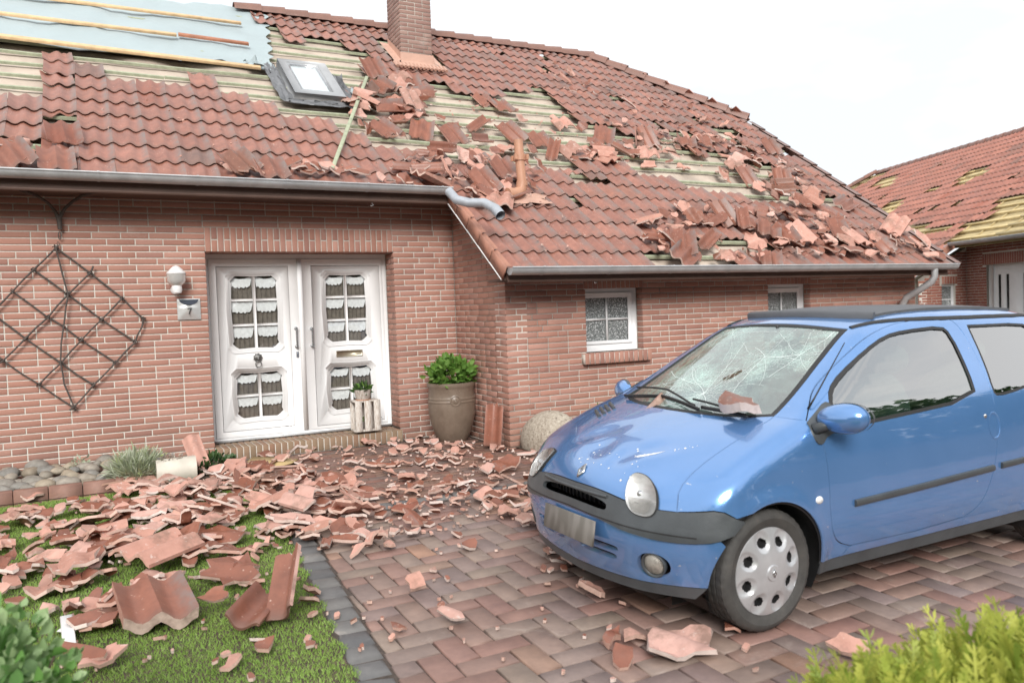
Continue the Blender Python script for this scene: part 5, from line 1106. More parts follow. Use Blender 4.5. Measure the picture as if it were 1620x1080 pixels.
def fill(zone, n, kinds, area, seed, h=ground, pf=.56, gaps=(), **kw):
    r_ = np.random.default_rng(seed); zx = [p[0] for p in zone]; zy = [p[1] for p in zone]; ks, ws = zip(*kinds); ws = np.array(ws)/sum(ws); c_ = 0; t_ = 0
    while c_ < n and t_ < n*40:
        t_ += 1; x, y = r_.uniform(min(zx), max(zx)), r_.uniform(min(zy), max(zy))
        if not inpoly(x, y, zone) or any(inpoly(x, y, g) for g in gaps): continue
        inst(h, ks[int(r_.choice(len(ks), p=ws))], x, y, r_, area, pf, **kw); c_ += 1
fill(ZL, 260, (('crumb', 2), ('chip', 4), ('small', 5)), 'lawn', 1, gaps=GAPS)
fill(ZC, 400, (('crumb', 5), ('chip', 5), ('small', 2)), 'path', 2, cap=.02, tilt=.1)
fill(ZL, 190, (('small', 5), ('mid', 6), ('strip', 3), ('big', 2)), 'lawn', 3, gaps=GAPS, tilt=.11, cap=.045)
fill(ZH, 120, (('small', 3), ('mid', 6), ('strip', 2), ('big', 3)), 'heap', 4, gaps=GAPS, tilt=.16, cap=.09)
fill(ZC, 62, (('small', 8), ('mid', 1.2), ('strip', 1.5)), 'path', 5, tilt=.08, cap=.012)
fill(ZM, 95, (('chip', 4), ('small', 5), ('mid', 1.4), ('strip', 1.4), ('crumb', 3)), 'middle', 6, tilt=.14, cap=.04)
fill(ZF, 34, (('crumb', 8), ('chip', 2)), 'drive', 7, tilt=.1); fill(ZG, 45, (('crumb', 3), ('chip', 3), ('small', 1)), 'front lawn', 8, tilt=.1)
fill(gp([(640, 690), (745, 690), (800, 700), (810, 715), (700, 712), (640, 708)]), 40, (('chip', 3), ('small', 3), ('crumb', 3)), 'wall', 9)
fill(gp([(860, 800), (880, 850), (905, 905), (890, 905), (850, 850)]), 22, (('chip', 3), ('small', 3)), 'bumper', 10)
# pieces on the roof
def rfill(px, n, kinds, area, seed, **kw): fill(pxpoly(px), n, kinds, area, seed, h=roofh, **kw)
rfill([(1020, 345), (1090, 330), (1180, 345), (1300, 340), (1420, 360), (1488, 412), (1050, 414), (1010, 385)], 185, (('mid', 6), ('strip', 3), ('small', 6), ('big', 2), ('chip', 5), ('whole', 1.4)), 'eaves', 11, pf=.5, tilt=.24)
rfill([(1150, 215), (1230, 250), (1300, 300), (1340, 330), (1260, 330), (1180, 300), (1080, 270), (1000, 262), (900, 250), (890, 232), (1050, 215)], 110, (('mid', 5), ('strip', 2), ('small', 4), ('big', 3), ('chip', 2), ('whole', 2)), 'right slope', 12, pf=.45, tilt=.22)
rfill([(560, 130), (660, 140), (670, 175), (640, 200), (660, 240), (600, 215), (540, 190), (548, 150)], 44, (('mid', 4), ('strip', 2), ('small', 4), ('big', 3), ('whole', 2)), 'chimney foot', 13, pf=.45, tilt=.25)
rfill([(640, 235), (800, 240), (860, 260), (840, 312), (740, 330), (690, 300), (600, 300), (640, 270)], 62, (('mid', 4), ('strip', 2), ('small', 5), ('big', 2), ('chip', 3), ('whole', 1)), 'pipe foot', 14, pf=.45, tilt=.2, cap=.04)
rfill([(640, 140), (880, 170), (1100, 235), (900, 240), (700, 230), (640, 200)], 70, (('chip', 5), ('small', 3), ('mid', 2), ('crumb', 4)), 'open battens', 15, pf=.5, tilt=.2)
rfill([(-40, 225), (40, 235), (75, 262), (-40, 270)], 12, (('mid', 4), ('strip', 2), ('small', 2)), 'left eaves', 16, pf=.4, tilt=.25); rfill([(360, 265), (640, 265), (640, 290), (360, 285)], 16, (('mid', 3), ('small', 3), ('strip', 1)), 'gutter edge', 17, pf=.4, tilt=.2)
rfill([(860, 100), (1180, 200), (1180, 260), (950, 190), (860, 150)], 50, (('small', 3), ('chip', 3), ('strip', 2), ('mid', 1)), 'upper slope', 18, pf=.7, tilt=.2)
rfill([(60, 120), (560, 220), (800, 270), (1100, 400), (830, 410), (700, 290), (60, 255)], 60, (('crumb', 1),), 'laid tiles', 19, pf=.8, tilt=.1)
r = np.random.default_rng(77)
for (u, v, k, fl, yaw, pt_) in [(590, 117, 0, 0, .15, (.35, .1)), (651, 135, 0, 0, .0, (.3, 0)), (671, 151, 4, 0, 1.5, (.1, .2)), (600, 146, 1, 0, .4, (.1, .4)), (637, 143, 2, 1, .3, (.3, .2)), (578, 172, 3, 1, 1.2, (.5, .2)), (618, 178, 0, 0, 1.57, (.1, .1)), (653, 172, 1, 1, .1, (.3, -.3)), (607, 206, 0, 0, .35, (.05, .1)), (667, 209, 4, 0, -.35, (.25, .2)), (716, 213, 0, 0, .15, (.15, 0)),
    (758, 198, 5, 0, -1.0, (.1, .3)), (762, 222, 5, 0, -1.1, (.15, -.3)), (764, 158, 1, 0, .2, (.1, .0)), (793, 168, 4, 0, .1, (.0, .0)), (809, 211, 0, 0, .35, (.25, .1)), (809, 238, 2, 1, .05, (-.3, 0)), (853, 222, 4, 0, .0, (.1, .1)), (875, 240, 5, 0, -.5, (.3, .4)), (895, 202, 3, 1, .2, (.2, .1)), (748, 244, 2, 0, .1, (.1, 0)), (697, 247, 5, 0, .9, (.2, .6)), (762, 300, 0, 0, .2, (.2, .1)), (793, 274, 1, 0, .1, (.2, .1)), (788, 326, 0, 1, -.5, (-.1, .0)),
    (645, 275, 5, 0, 1.3, (.0, .1)), (673, 282, 5, 0, 1.3, (.1, .3)), (906, 248, 3, 1, .3, (.2, .3)), (955, 246, 1, 1, 1.57, (.0, .0)), (1021, 224, 0, 0, .1, (.45, 0)), (1027, 252, 2, 1, -.4, (.2, .1)), (955, 217, 4, 0, -.5, (.2, .2)), (1182, 281, 0, 0, .1, (.35, 0)), (1233, 292, 0, 0, -.2, (.5, .2)), (1287, 327, 2, 1, .6, (.3, .2)), (1215, 238, 1, 0, .0, (.3, .1)), (1171, 262, 3, 1, .5, (.2, .3)), (1140, 350, 0, 0, .2, (.4, .1)), (1168, 358, 5, 0, -.4, (.2, .3)), (1120, 385, 5, 0, -1.0, (.2, .2)), (1208, 372, 2, 0, -.5, (.3, .2)), (1262, 385, 1, 1, .3, (.3, .1)), (1320, 375, 0, 0, -.3, (.2, .1)), (1385, 395, 3, 0, .1, (.2, .1)), (1075, 395, 0, 0, -.4, (.2, .2)),
    (380, 268, 0, 0, .35, (.1, .1)), (428, 276, 1, 0, .1, (.1, 0)), (90, 262, 0, 0, .05, (.04, 0)), (102, 222, 4, 0, .1, (.1, 0)), (20, 258, 1, 0, .4, (.2, .1))]:
    x, s = rpx(u, v); m4 = inst(roofh, 'whole', x, s, r, 'placed', 1. if fl else 0., yaw=yaw, pitch=pt_, pick=k)
# hand-placed pieces on the ground: unique labels
HP = []
def gplace(u, v, kind, pick, flip, yaw, pitch, label, z=0., sc=1.):
    p = ground_at(u, v); m4 = inst(ground, kind, float(p[0]), float(p[1]-p[1]*0), r, 'unique', 1. if flip else 0., yaw=yaw, pitch=pitch, pick=pick); it = ITEMS.pop(); m4[:3, 3] += GN*z; m4[:3, :3] *= sc
    HP.append((it[0], it[1], m4, label))
gplace(255, 900, 'whole', 0, 1, -.9, (.10, -.05), 'largest pale clay tile lying underside up on top of the lawn heap', .05, 1.05)
gplace(246, 985, 'whole', 6, 0, .10, (.16, -.08), 'whole dark brown double-roll tile propped at the front of the heap', .02, 1.08)
gplace(405, 985, 'whole', 5, 0, -.55, (.18, -.25), 'long brown tile half leaning to the left on open grass', .02, 1.05)
gplace(462, 975, 'whole', 5, 0, -.50, (.2, .85), 'long brown tile half tipped up on its edge near the cobble kerb', .06, 1.05)
gplace(345, 975, 'mid', 3, 0, 1.2, (.7, .3), 'curved brown shard standing upright beside the whole tile', .02)
gplace(420, 1035, 'small', 4, 0, .2, (.1, .1), 'small brown shard on grass in front of the long halves')
gplace(290, 880, 'big', 2, 0, .5, (.2, .2), 'brown shard with broken white edge right of the largest pale tile', .03)
gplace(370, 930, 'big', 5, 0, .9, (.3, .1), 'brown shard with rounded end at the heap edge on the lawn', .02)
gplace(120, 925, 'big', 1, 1, .1, (.05, .1), 'pale clay shard with a round nail dimple on the left of the heap', .05)
gplace(495, 825, 'whole', 2, 1, .5, (.15, .1), 'curved orange-pink tile half at the right edge of the heap', .03)
gplace(500, 862, 'strip', 2, 1, .9, (.1, .5), 'narrow pink tile strip at the top of the cobble kerb', .02)
gplace(160, 1062, 'mid', 6, 1, .4, (.1, .1), 'pink shard at the bottom left near the leafy shrub'); gplace(125, 1055, 'strip', 5, 0, .8, (.3, .3), 'brown tile strip beside the pink shard at the bottom left')
gplace(1080, 1030, 'big', 7, 1, .35, (.06, .0), 'largest pink clay shard on the drive in front of the car', .01, 1.12)
gplace(968, 1018, 'chunk', 4, 0, .6, (.3, .1), 'brown shard with white lip left of the largest pink one on the drive', .0, .95)
gplace(1008, 1017, 'small', 7, 1, .0, (.05, .0), 'thin triangular pink shard lying flat between two drive shards'); gplace(984, 1052, 'small', 2, 0, .7, (.3, .1), 'small brown fragment lowest in the drive shard cluster')
gplace(938, 950, 'chunk', 1, 1, .5, (.35, .0), 'pink broken chunk on pavers just ahead of the front bumper', .01, .95); gplace(1160, 1003, 'small', 3, 0, .1, (.1, .0), 'flat brown sliver touching the front tyre')
gplace(1180, 1030, 'chip', 2, 1, .3, (.0, .0), 'tiny pink chip below the front wheel'); gplace(658, 945, 'chunk', 2, 1, 1.3, (.5, .3), 'pyramid-shaped pink lump in the middle of the drive', .01, .75)
gplace(715, 985, 'strip', 4, 1, .3, (.1, .3), 'pink pointed strip right of the cobble kerb', .0, .8); gplace(700, 962, 'chip', 5, 0, .2, (.1, .1), 'brown chip behind the pink pointed strip'); gplace(630, 1000, 'small', 6, 0, .4, (.2, .1), 'curved brown flake beside the cobble kerb'); gplace(620, 1015, 'chip', 7, 1, .4, (.2, .1), 'pink chip beside the curved brown flake')
gplace(742, 870, 'small', 10, 0, .6, (.3, .0), 'brown bent shard behind the open pavers'); gplace(723, 850, 'small', 1, 0, .1, (.1, .0), 'flat brown shard behind the bent one')
gplace(1345, 1040, 'mid', 11, 1, .8, (.3, .2), 'brown-pink shard half hidden behind the corner conifers'); gplace(655, 835, 'big', 3, 0, .1, (.3, .0), 'brown wavy shard with white edge at the path end', .01)
gplace(860, 905, 'chip', 1, 0, .2, (.2, .1), 'brown chip near the left end of the bumper'); gplace(905, 885, 'chunk', 3, 1, .2, (.3, .1), 'pink chunk tucked under the front bumper'); gplace(893, 890, 'small', 6, 1, 1.0, (.6, .1), 'upright pink chunk under the bumper')
gplace(312, 752, 'whole', 5, 1, .2, (.9, .2), 'pink tile half leaning on the toppled cream planter', .09); gplace(470, 715, 'strip', 1, 0, .05, (.0, .2), 'long brown tile strip lying on the path before the step', .0, 1.5)
gplace(240, 782, 'strip', 6, 1, .1, (.0, .1), 'pale pink tile bar in front of the toppled planter', .02, 1.3); gplace(290, 785, 'strip', 0, 1, -.1, (.0, .1), 'second pale pink tile bar right of the planter front', .02, 1.3); gplace(50, 795, 'mid', 2, 1, .2, (.1, .0), 'single pink shard resting by the pebble bed kerb', .01)
gplace(800, 745, 'big', 8, 0, .5, (.3, .3), 'dark brown bent shard before the boulder'); gplace(770, 752, 'mid', 12, 1, .2, (.2, .1), 'pink shard pile top before the leaning tile')
# the 300 largest as things of their own, the rest as one mass
AREAD = {'lawn': 'on the debris-covered lawn', 'heap': 'in the thick of the heap before the door', 'path': 'on the paving before the door step', 'middle': 'at the paving edge between heap and car', 'drive': 'on the open drive', 'front lawn': 'on the front grass', 'wall': 'at the foot of the planter wall', 'bumper': 'beside the front bumper',
    'eaves': 'piled above the lower gutter', 'right slope': 'slid down the right roof slope', 'chimney foot': 'heaped below the chimney', 'pipe foot': 'round the orange vent pipe', 'open battens': 'on the bare battens', 'left eaves': 'by the left eaves hole', 'gutter edge': 'along the upper gutter', 'upper slope': 'on the upper roof slope', 'laid tiles': 'on the intact tiles', 'placed': 'slipped loose on the roof'}
SZ = {'chunk': 'thick', 'big': 'large', 'mid': 'medium', 'strip': 'narrow', 'small': 'small', 'chip': 'tiny', 'crumb': 'tiny', 'whole': 'nearly whole'}
ROOFA = {'eaves', 'right slope', 'chimney foot', 'pipe foot', 'open battens', 'left eaves', 'gutter edge', 'upper slope', 'laid tiles', 'placed'}
def place_items(items, nmax, nm, group, restlabel):
    sc = []
    for i, it in enumerate(items):
        u, v, d = proj(it[2][:3, 3]); ok = -15 < u < 1640 and -15 < v < 1095; a = it[1][3]**2*(.5 if it[0] == 'strip' else 1)/d**2; sc.append((-a if ok else 1, i))
    sc.sort(); ch = {i for s_, i in sc[:nmax] if s_ < 0}; rest = MB(); rr = np.random.default_rng(1)
    for i, it in enumerate(items):
        if i in ch:
            side = 'pale upturned' if it[4] else 'brown'; u, v, d = proj(it[2][:3, 3]); X0, Y0 = it[2][0, 3], it[2][1, 3]; ax_ = it[2][:3, 0]; th_ = math.degrees(math.atan2(ax_[1], ax_[0])) % 180
            tl_ = abs((it[2][:3, 2]/np.linalg.norm(it[2][:3, 2]))@(RN if it[3] in ROOFA else GN)); ori = 'steeply tilted' if tl_ < .93 else ('lying crosswise' if 30 > th_ or th_ > 150 else ('lying lengthwise' if 60 < th_ < 120 else 'lying aslant'))
            if it[3] in ROOFA:
                xs_ = ('left of the roof window', 'under the roof window', 'below the chimney', 'left of the vent pipe', 'right of the vent pipe', 'above the barred window', 'above the second window', 'by the right verge')
                px_ = xs_[int(np.searchsorted([-1.9, -.6, .2, .75, 1.9, 3.2, 4.8], X0))]; sl_s = rinv(it[2][:3, 3])[1]; py_ = 'at gutter level' if sl_s < (.7 if X0 > -.2 else 2.2) else ('low on roof' if sl_s < 2.2 else ('halfway up roof' if sl_s < 3.4 else 'high on roof'))
                lb = f"{SZ[it[0]]} {side} {'tile' if it[0] == 'whole' else 'fragment'} {ori}, {py_} {px_}"
            else:
                xs_ = ('below the trellis', 'below the wall lamp', 'before the left door', 'before the right door', 'before the planter', 'before the boulder', 'by the car'); px_ = xs_[int(np.searchsorted([-3.6, -2.75, -1.9, -1.1, -.4, .1], X0 if Y0 > -3.6 else X0+.25))]
                py_ = 'close to the house' if Y0 > -1.2 else ('nearer the house' if Y0 > -2.1 else ('midway out' if Y0 > -3.0 else ('towards the front' if Y0 > -3.9 else 'far forward'))); ar_ = {'lawn': 'on lawn', 'heap': 'in heap', 'path': 'on paving', 'middle': 'at paving edge', 'drive': 'on drive', 'front lawn': 'on grass', 'wall': 'at wall foot', 'bumper': 'beside bumper'}[it[3]]
                lb = f"{SZ[it[0]]} {side} fragment {ori}, {ar_} {py_} {px_}"
            put(nm, it[1][0], None, Matrix([list(q) for q in it[2]]), label=lb, cat='roof tile' if it[0] == 'whole' else 'tile fragment', group=group)
        else:
            g = it[1][1]; V = g[0]@it[2][:3, :3].T+it[2][:3, 3]; rest.add(V, g[1], g[2], float(rr.uniform(.001, 1)), g[3])
    put(restlabel[0], rest.mesh(restlabel[0], TMF, 40), None, None, kind='stuff', label=restlabel[1], cat='rubble')
place_items([i for i in ITEMS if i[3] not in ROOFA], 262, 'tile_fragment', 'broken roof tile pieces on the ground', ('ground_rubble', 'small crumbs and chips of roof tile strewn over lawn and paving'))
place_items([i for i in ITEMS if i[3] in ROOFA], 290, 'fallen_tile', 'loose broken tiles lying on the roof', ('roof_rubble', 'small chips of tile strewn over the roof'))
for k, pr_, m4, lb in HP: put('tile_fragment', pr_[0], None, Matrix([list(q) for q in m4]), label=lb, cat='roof tile' if k == 'whole' else 'tile fragment')
# leaning tile, white strips, yellow board, crushed leaf litter
pw = PROTO['whole'][5]; lt = np.array([-.11, -1.22, gz(-1.2)+.02]); m4 = frame(lt+np.array([-.02, .02, .22]), unit((.75, -.62, .1)), unit((.20, .18, .97)), (1, 0, 0)); m4[:3, 2] = unit(np.cross(m4[:3, 0], m4[:3, 1])); m4[:3, 0] = np.cross(m4[:3, 1], m4[:3, 2]); m4[:3, :3] *= 1.15
put('tile_fragment', pw[0], None, Matrix([list(q) for q in m4]), label='narrow brown tile leaning upright against the wall corner', cat='roof tile')
def flat(u1, u2, wd, ht, mat, name, label, cat, z=.03, roll=0.):
    a, b = ground_at(*u1), ground_at(*u2); a = a+GN*z; b = b+GN*(z+roll); plank(a, b, wd, ht, GN, mat, name, label=label, cat=cat)
flat((112, 1040), (106, 995), .055, .006, 'white', 'white_strip', 'narrow white plastic strip pointing at the lens on the grass', 'plastic strip', .02, .05); flat((104, 1005), (140, 985), .10, .006, 'white', 'white_strip', 'broader white plastic piece under the first strip', 'plastic strip', .02, .02)
a = ground_at(402, 736); mb = MB(); V = [ground_at(*q)+GN*(.03+.012*math.sin(i*2)) for i, q in enumerate([(388, 738), (400, 728), (440, 726), (472, 730), (462, 738), (425, 744), (400, 745)])]; mb.add(V+[p-GN*.012 for p in V], [list(range(7)), list(range(7, 14))[::-1]]+[[i, i+7, (i+1) % 7+7, (i+1) % 7] for i in range(7)]); mb.obj('board_piece', 'ply', None, label='torn yellow-brown board piece lying before the door step', cat='board')
mb = MB(); leafcloud(mb, tuple(ground_at(1598, 822)), (.12, .10, .012), 26, .03, 3, 0, asp=.6); mb.obj('leaf_litter', 'black', None, kind='stuff', label='dark wet leaf litter near the rear wheel', cat='leaf litter')
import numpy as np
# ---------------------------------------------------------------- car body surface
def _sp(px, pz):
    px=np.array(px,float); pz=np.array(pz,float)
    o=np.argsort(px); px=px[o]; pz=pz[o]
    d=np.diff(pz)/np.diff(px); m=np.zeros_like(px); m[0]=d[0]; m[-1]=d[-1]
    for i in range(1,len(px)-1):
        m[i]=0 if d[i-1]*d[i]<=0 else 2*d[i-1]*d[i]/(d[i-1]+d[i])
    def f(x):
        x=np.asarray(x,float); i=np.clip(np.searchsorted(px,x)-1,0,len(px)-2)
        h=px[i+1]-px[i]; t=(x-px[i])/h
        tc=np.clip(t,0,1)
        r=(2*tc**3-3*tc**2+1)*pz[i]+(tc**3-2*tc**2+tc)*h*m[i]+(-2*tc**3+3*tc**2)*pz[i+1]+(tc**3-tc**2)*h*m[i+1]
        return r+np.where(t<0,t*h*m[i],0)+np.where(t>1,(t-1)*h*m[i+1],0)
    return f
P_top=_sp([.62,.52,.46,.40,.30,.15,.0,-.10,-.22,-.55,-.85,-1.0,-1.2,-1.5,-1.9,-2.3,-2.55,-2.72,-2.86],
          [.52,.645,.695,.733,.785,.848,.900,.930,.985,1.175,1.335,1.378,1.405,1.420,1.415,1.39,1.35,1.25,1.0])
W_z=_sp([.0,.18,.3,.45,.58,.70,.82,.92,1.0,1.15,1.3,1.45],
        [.72,.755,.782,.803,.808,.803,.788,.767,.738,.662,.577,.50])
X_f=_sp([.0,.18,.25,.33,.42,.47,.52,.58,.66,.75,.9,1.2],
        [.49,.515,.535,.553,.570,.572,.560,.545,.525,.47,.33,.0])
X_r=_sp([.0,.25,.45,.6,.9,1.2,1.45],[2.74,2.80,2.83,2.82,2.77,2.66,2.5])
def smax(a,b,k):
    h=np.maximum(k-np.abs(a-b),0)/k
    return np.maximum(a,b)+h*h*k*.25
DENTS=[(.33,-.03,.12,.09,.016),(.24,-.18,.07,.13,.010),(.36,.17,.11,.07,.011),(.27,.27,.06,.12,.008)]
def F(x,y,z):
    ay=np.abs(y)
    xx=x+.36*y*y
    k=np.clip((x+1.0)/.6,0,1)
    crown=(.07*(1-k)-.005*k)*y*y
    H=P_top(xx)-crown
    for (dx,dy,sx,sy,d) in DENTS:
        ca=.8
        u=(x-dx)*ca+(y-dy)*.6; v=-(x-dx)*.6+(y-dy)*ca
        H=H-d*np.exp(-(u/sx)**2-(v/sy)**2)+.18*d*np.exp(-((u-1.1*sx)/(.7*sx))**2-(v/sy)**2)
    top=z-H
    Wb=W_z(z)
    taper=.045*np.clip((x-.1)/.5,0,1.3)**2*1.0+.05*np.clip((-x-1.7)/1.1,0,1.3)**2
    fl=0
    for wx in(0.,-2.347):
        r=np.sqrt((x-wx)**2+(z-.275)**2)
        fl=fl+.016*np.exp(-((r-.325)/.05)**2)
    side=ay-(Wb-taper+fl)
    front=(x-(X_f(z)-.22*y*y-.75*np.maximum(ay-.40,0)**2))*.9
    rear=(-x-(X_r(z)-.12*y*y-.5*np.maximum(ay-.4,0)**2))*.9
    r=smax(top,side,.09)
    r=smax(r,front,.07)
    r=smax(r,rear,.12)
    return r
def _bis(f,a,b,n=34):
    a=a.copy();b=b.copy()
    for _ in range(n):
        m=(a+b)/2; s=f(m)>0
        b=np.where(s,m,b); a=np.where(s,a,m)
    return (a+b)/2
def solve(kind,p):
    p=np.asarray(p,float); u=p[:,0]; v=p[:,1]
    if kind=='side':
        y=_bis(lambda t:F(u,t,v),np.zeros_like(u),np.full_like(u,1.1)); return np.stack([u,y,v],1)
    if kind=='top':
        z=_bis(lambda t:F(u,v,t),np.full_like(u,.3),np.full_like(u,1.7)); return np.stack([u,v,z],1)
    if kind=='front':
        r=_bis(lambda t:F(t*np.cos(u),t*np.sin(u),v),np.full_like(u,.05),np.full_like(u,1.2)); return np.stack([r*np.cos(u),r*np.sin(u),v],1)
    if kind=='rear':
        r=_bis(lambda t:F(-2.1-t*np.cos(u),t*np.sin(u),v),np.full_like(u,.05),np.full_like(u,1.2)); return np.stack([-2.1-r*np.cos(u),r*np.sin(u),v],1)
def normals(q):
    e=1e-4; g=np.stack([F(*(q+np.eye(3)[i]*e).T)-F(*(q-np.eye(3)[i]*e).T) for i in range(3)],1)
    return g/np.linalg.norm(g,axis=1,keepdims=True)
# ================================================================ THE CAR
def carpaint():
    n = N('blue_car_paint'); f = n.noise(2.5, 5, .6, n.pos(obj=True)); c = n.ramp(f, [(.3, (.11, .27, .58)), (.7, (.135, .305, .64))])
    z = n.n('SeparateXYZ'); n.l(n.pos(obj=True), z.inputs[0])
    low = n.math('MULTIPLY', n.math('SUBTRACT', .42, z.outputs[2], True), n.ramp(n.noise(6, 6, .7, n.pos(obj=True)), [(.35, (0, 0, 0)), (.7, (2.2,)*3)]))
    c = n.mix(low, c, (.19, .15, .13)); s = n.ramp(n.noise(38, 3, .5, n.pos((1, .25, 1), True)), [(.70, (0, 0, 0)), (.74, (.7, .7, .7))]); s2 = n.ramp(n.noise(2.2, 2, .5, n.pos(obj=True)), [(.50, (0, 0, 0)), (.58, (1, 1, 1))])
    c = n.mix(n.math('MULTIPLY', s, s2), c, (.62, .64, .66))
    b = n.bsdf(c, n.ramp(n.noise(4, 5, .6, n.pos(obj=True)), [(.3, (.17,)*3), (.7, (.27,)*3)]), Coat_Weight=1.0, Coat_Roughness=.03, Coat_IOR=1.75, Metallic=.45); return b
M['paint'] = carpaint()
M['bumper'] = simple('grey_bumper', (.066, .074, .080), .40, .22, 5, .25); M['rubber'] = simple('rubber', (.028, .028, .029), .65, .2, 14, .3); M['roofcloth'] = simple('roof_cloth', (.10, .105, .115), .62, .1, 6, .3)
n = N('tyre_rubber'); f = n.noise(9, 6, .7, n.pos(obj=True)); M['tyre'] = n.bsdf(n.ramp(f, [(.3, (.045, .044, .043)), (.6, (.075, .072, .068)), (.8, (.14, .115, .095))]), .72, n.noise(70, 3, .6, n.pos(obj=True)), .3, .002)
M['hub'] = simple('silver_hubcap', (.56, .57, .59), .34, .12, 7, .08, Metallic=.45); M['reflector'] = simple('lamp_reflector', (.92, .92, .90), .2, .10, 34, .6, Metallic=.65); M['foglens'] = simple('fog_lens', (.42, .40, .36), .2, .3, 30, .6, Metallic=.3)
n = N('plate_blur'); f = n.noise(1, 1, .3, n.pos((3, 22, 7), True)); M['plate'] = n.bsdf(n.ramp(f, [(.40, (.15, .14, .125)), (.60, (.215, .20, .185))]), .6)
M['interior'] = simple('car_interior', (.13, .15, .145), .85, .25, 8, .3); M['seat'] = simple('seat_fabric', (.16, .20, .185), .9, .3, 20, .3)
n = N('car_glass'); g = n.n('BsdfGlossy'); g.inputs['Roughness'].default_value = .01; tr = n.n('BsdfTransparent'); tr.inputs[0].default_value = (.62, .76, .70, 1)
ms = n.n('MixShader'); n.l(n.schlick(.54, 1.2), ms.inputs[0]); n.l(tr.outputs[0], ms.inputs[1]); n.l(g.outputs[0], ms.inputs[2]); n.l(ms.outputs[0], n.out.inputs[0]); M['carglass'] = n.m
IMP = [(-.28, .03), (-.584, .194), (-.651, .373), (-.80, -.28), (-.36, -.22), (-.90, .40)]
n = N('shattered_glass'); g = n.n('BsdfGlossy'); g.inputs['Roughness'].default_value = .03; tr = n.n('BsdfTransparent'); tr.inputs[0].default_value = (.60, .76, .70, 1); df = n.n('BsdfDiffuse'); df.inputs[0].default_value = (.50, .66, .61, 1)
ms = n.n('MixShader'); n.l(n.schlick(.34, 1.2), ms.inputs[0]); n.l(tr.outputs[0], ms.inputs[1]); n.l(g.outputs[0], ms.inputs[2])
vv = n.n('TexVoronoi', feature='DISTANCE_TO_EDGE'); vv.inputs['Scale'].default_value = 42; wv = n.pos((1, 1.3, 1), True); n.l(wv, vv.inputs['Vector']); v2 = n.n('TexVoronoi', feature='DISTANCE_TO_EDGE'); v2.inputs['Scale'].default_value = 120; n.l(wv, v2.inputs['Vector'])
at = n.attr('frost').outputs['Fac']; crk = n.ramp(vv.outputs['Distance'], [(.0, (1, 1, 1)), (.09, (0, 0, 0))]); crk2 = n.ramp(v2.outputs['Distance'], [(.0, (1, 1, 1)), (.22, (0, 0, 0))])
nzz = n.ramp(n.noise(5, 6, .7, n.pos(obj=True)), [(.40, (.15, .15, .15)), (.65, (1, 1, 1))]); fac = n.math('MULTIPLY', at, n.math('ADD', n.math('MULTIPLY', crk, .8), n.math('ADD', n.math('MULTIPLY', crk2, .5), .32)), True); fac = n.math('ADD', n.math('MULTIPLY', fac, nzz), .05, True)
m2 = n.n('MixShader'); n.l(fac, m2.inputs[0]); n.l(ms.outputs[0], m2.inputs[1]); n.l(df.outputs[0], m2.inputs[2]); n.l(m2.outputs[0], n.out.inputs[0]); M['shatter'] = n.m
M['crack'] = simple('crack_line', (.78, .88, .85), .4, .1, 9, .1)
car = put('blue_car', None, None, None, label='blue three-door small car with smashed windscreen and dented bonnet', cat='car'); ROLL = .012
car.matrix_world = Matrix.Translation((-1.157, -5.222, .009)) @ Matrix.Rotation(ROLL, 4, 'X') @ Matrix.Rotation(math.pi, 4, 'Z')
def snap(kind, pts, h=.025):
    """resample a polyline in the surface's own coordinates and drop it on the body"""
    p = np.array(pts, float); q = [p[0]]
    for a, b in zip(p, p[1:]):
        k = max(1, int(np.ceil(np.linalg.norm((b-a)*(.6 if kind == 'front' else 1, 1))/h))); q += [a+(b-a)*t for t in np.linspace(0, 1, k+1)[1:]]
    return solve(kind, np.array(q))
def smooth2(pts, it=2, closed=False):
    p = [np.array(q, float) for q in pts]
    for _ in range(it):
        o = [] if closed else [p[0]]; k = len(p)
        for i in range(k if closed else k-1): a, b = p[i], p[(i+1) % k]; o += [a*.75+b*.25, a*.25+b*.75]
        if not closed: o.append(p[-1])
        p = o
    return p
def mir(P): return np.asarray(P)*np.array([1, -1, 1])
class Proj:
    def __init__(s, c, ax):
        s.c = np.array(c, float); s.a = unit(ax); t = np.array([0, 0, 1.]) if abs(s.a[2]) < .8 else np.array([1., 0, 0]); s.u = unit(np.cross(t, s.a)); s.w = np.cross(s.a, s.u)
    def to(s, P): d = np.asarray(P)-s.c; k = d@s.a; return np.stack([d@s.u/k, d@s.w/k], 1)
    def hit(s, q):
        D = s.a[None]+q[:, :1]*s.u+q[:, 1:2]*s.w; D /= np.linalg.norm(D, axis=1, keepdims=True); o = s.c
        hi = np.full(len(q), .2); 
        # march outward to the last sign change
        ts = np.linspace(.02, s.R, 90); best = np.full(len(q), -1.0)
        for t in ts:
            f_ = F(*(o+D*t).T) < 0; best = np.where(f_, t, best)
        a = np.maximum(best, .01); b = a+ts[1]-ts[0]
        for _ in range(26): m_ = (a+b)/2; g_ = F(*(o+D*m_[:, None]).T) > 0; b = np.where(g_, m_, b); a = np.where(g_, a, m_)
        return o+D*((a+b)/2)[:, None]
    R = 2.4
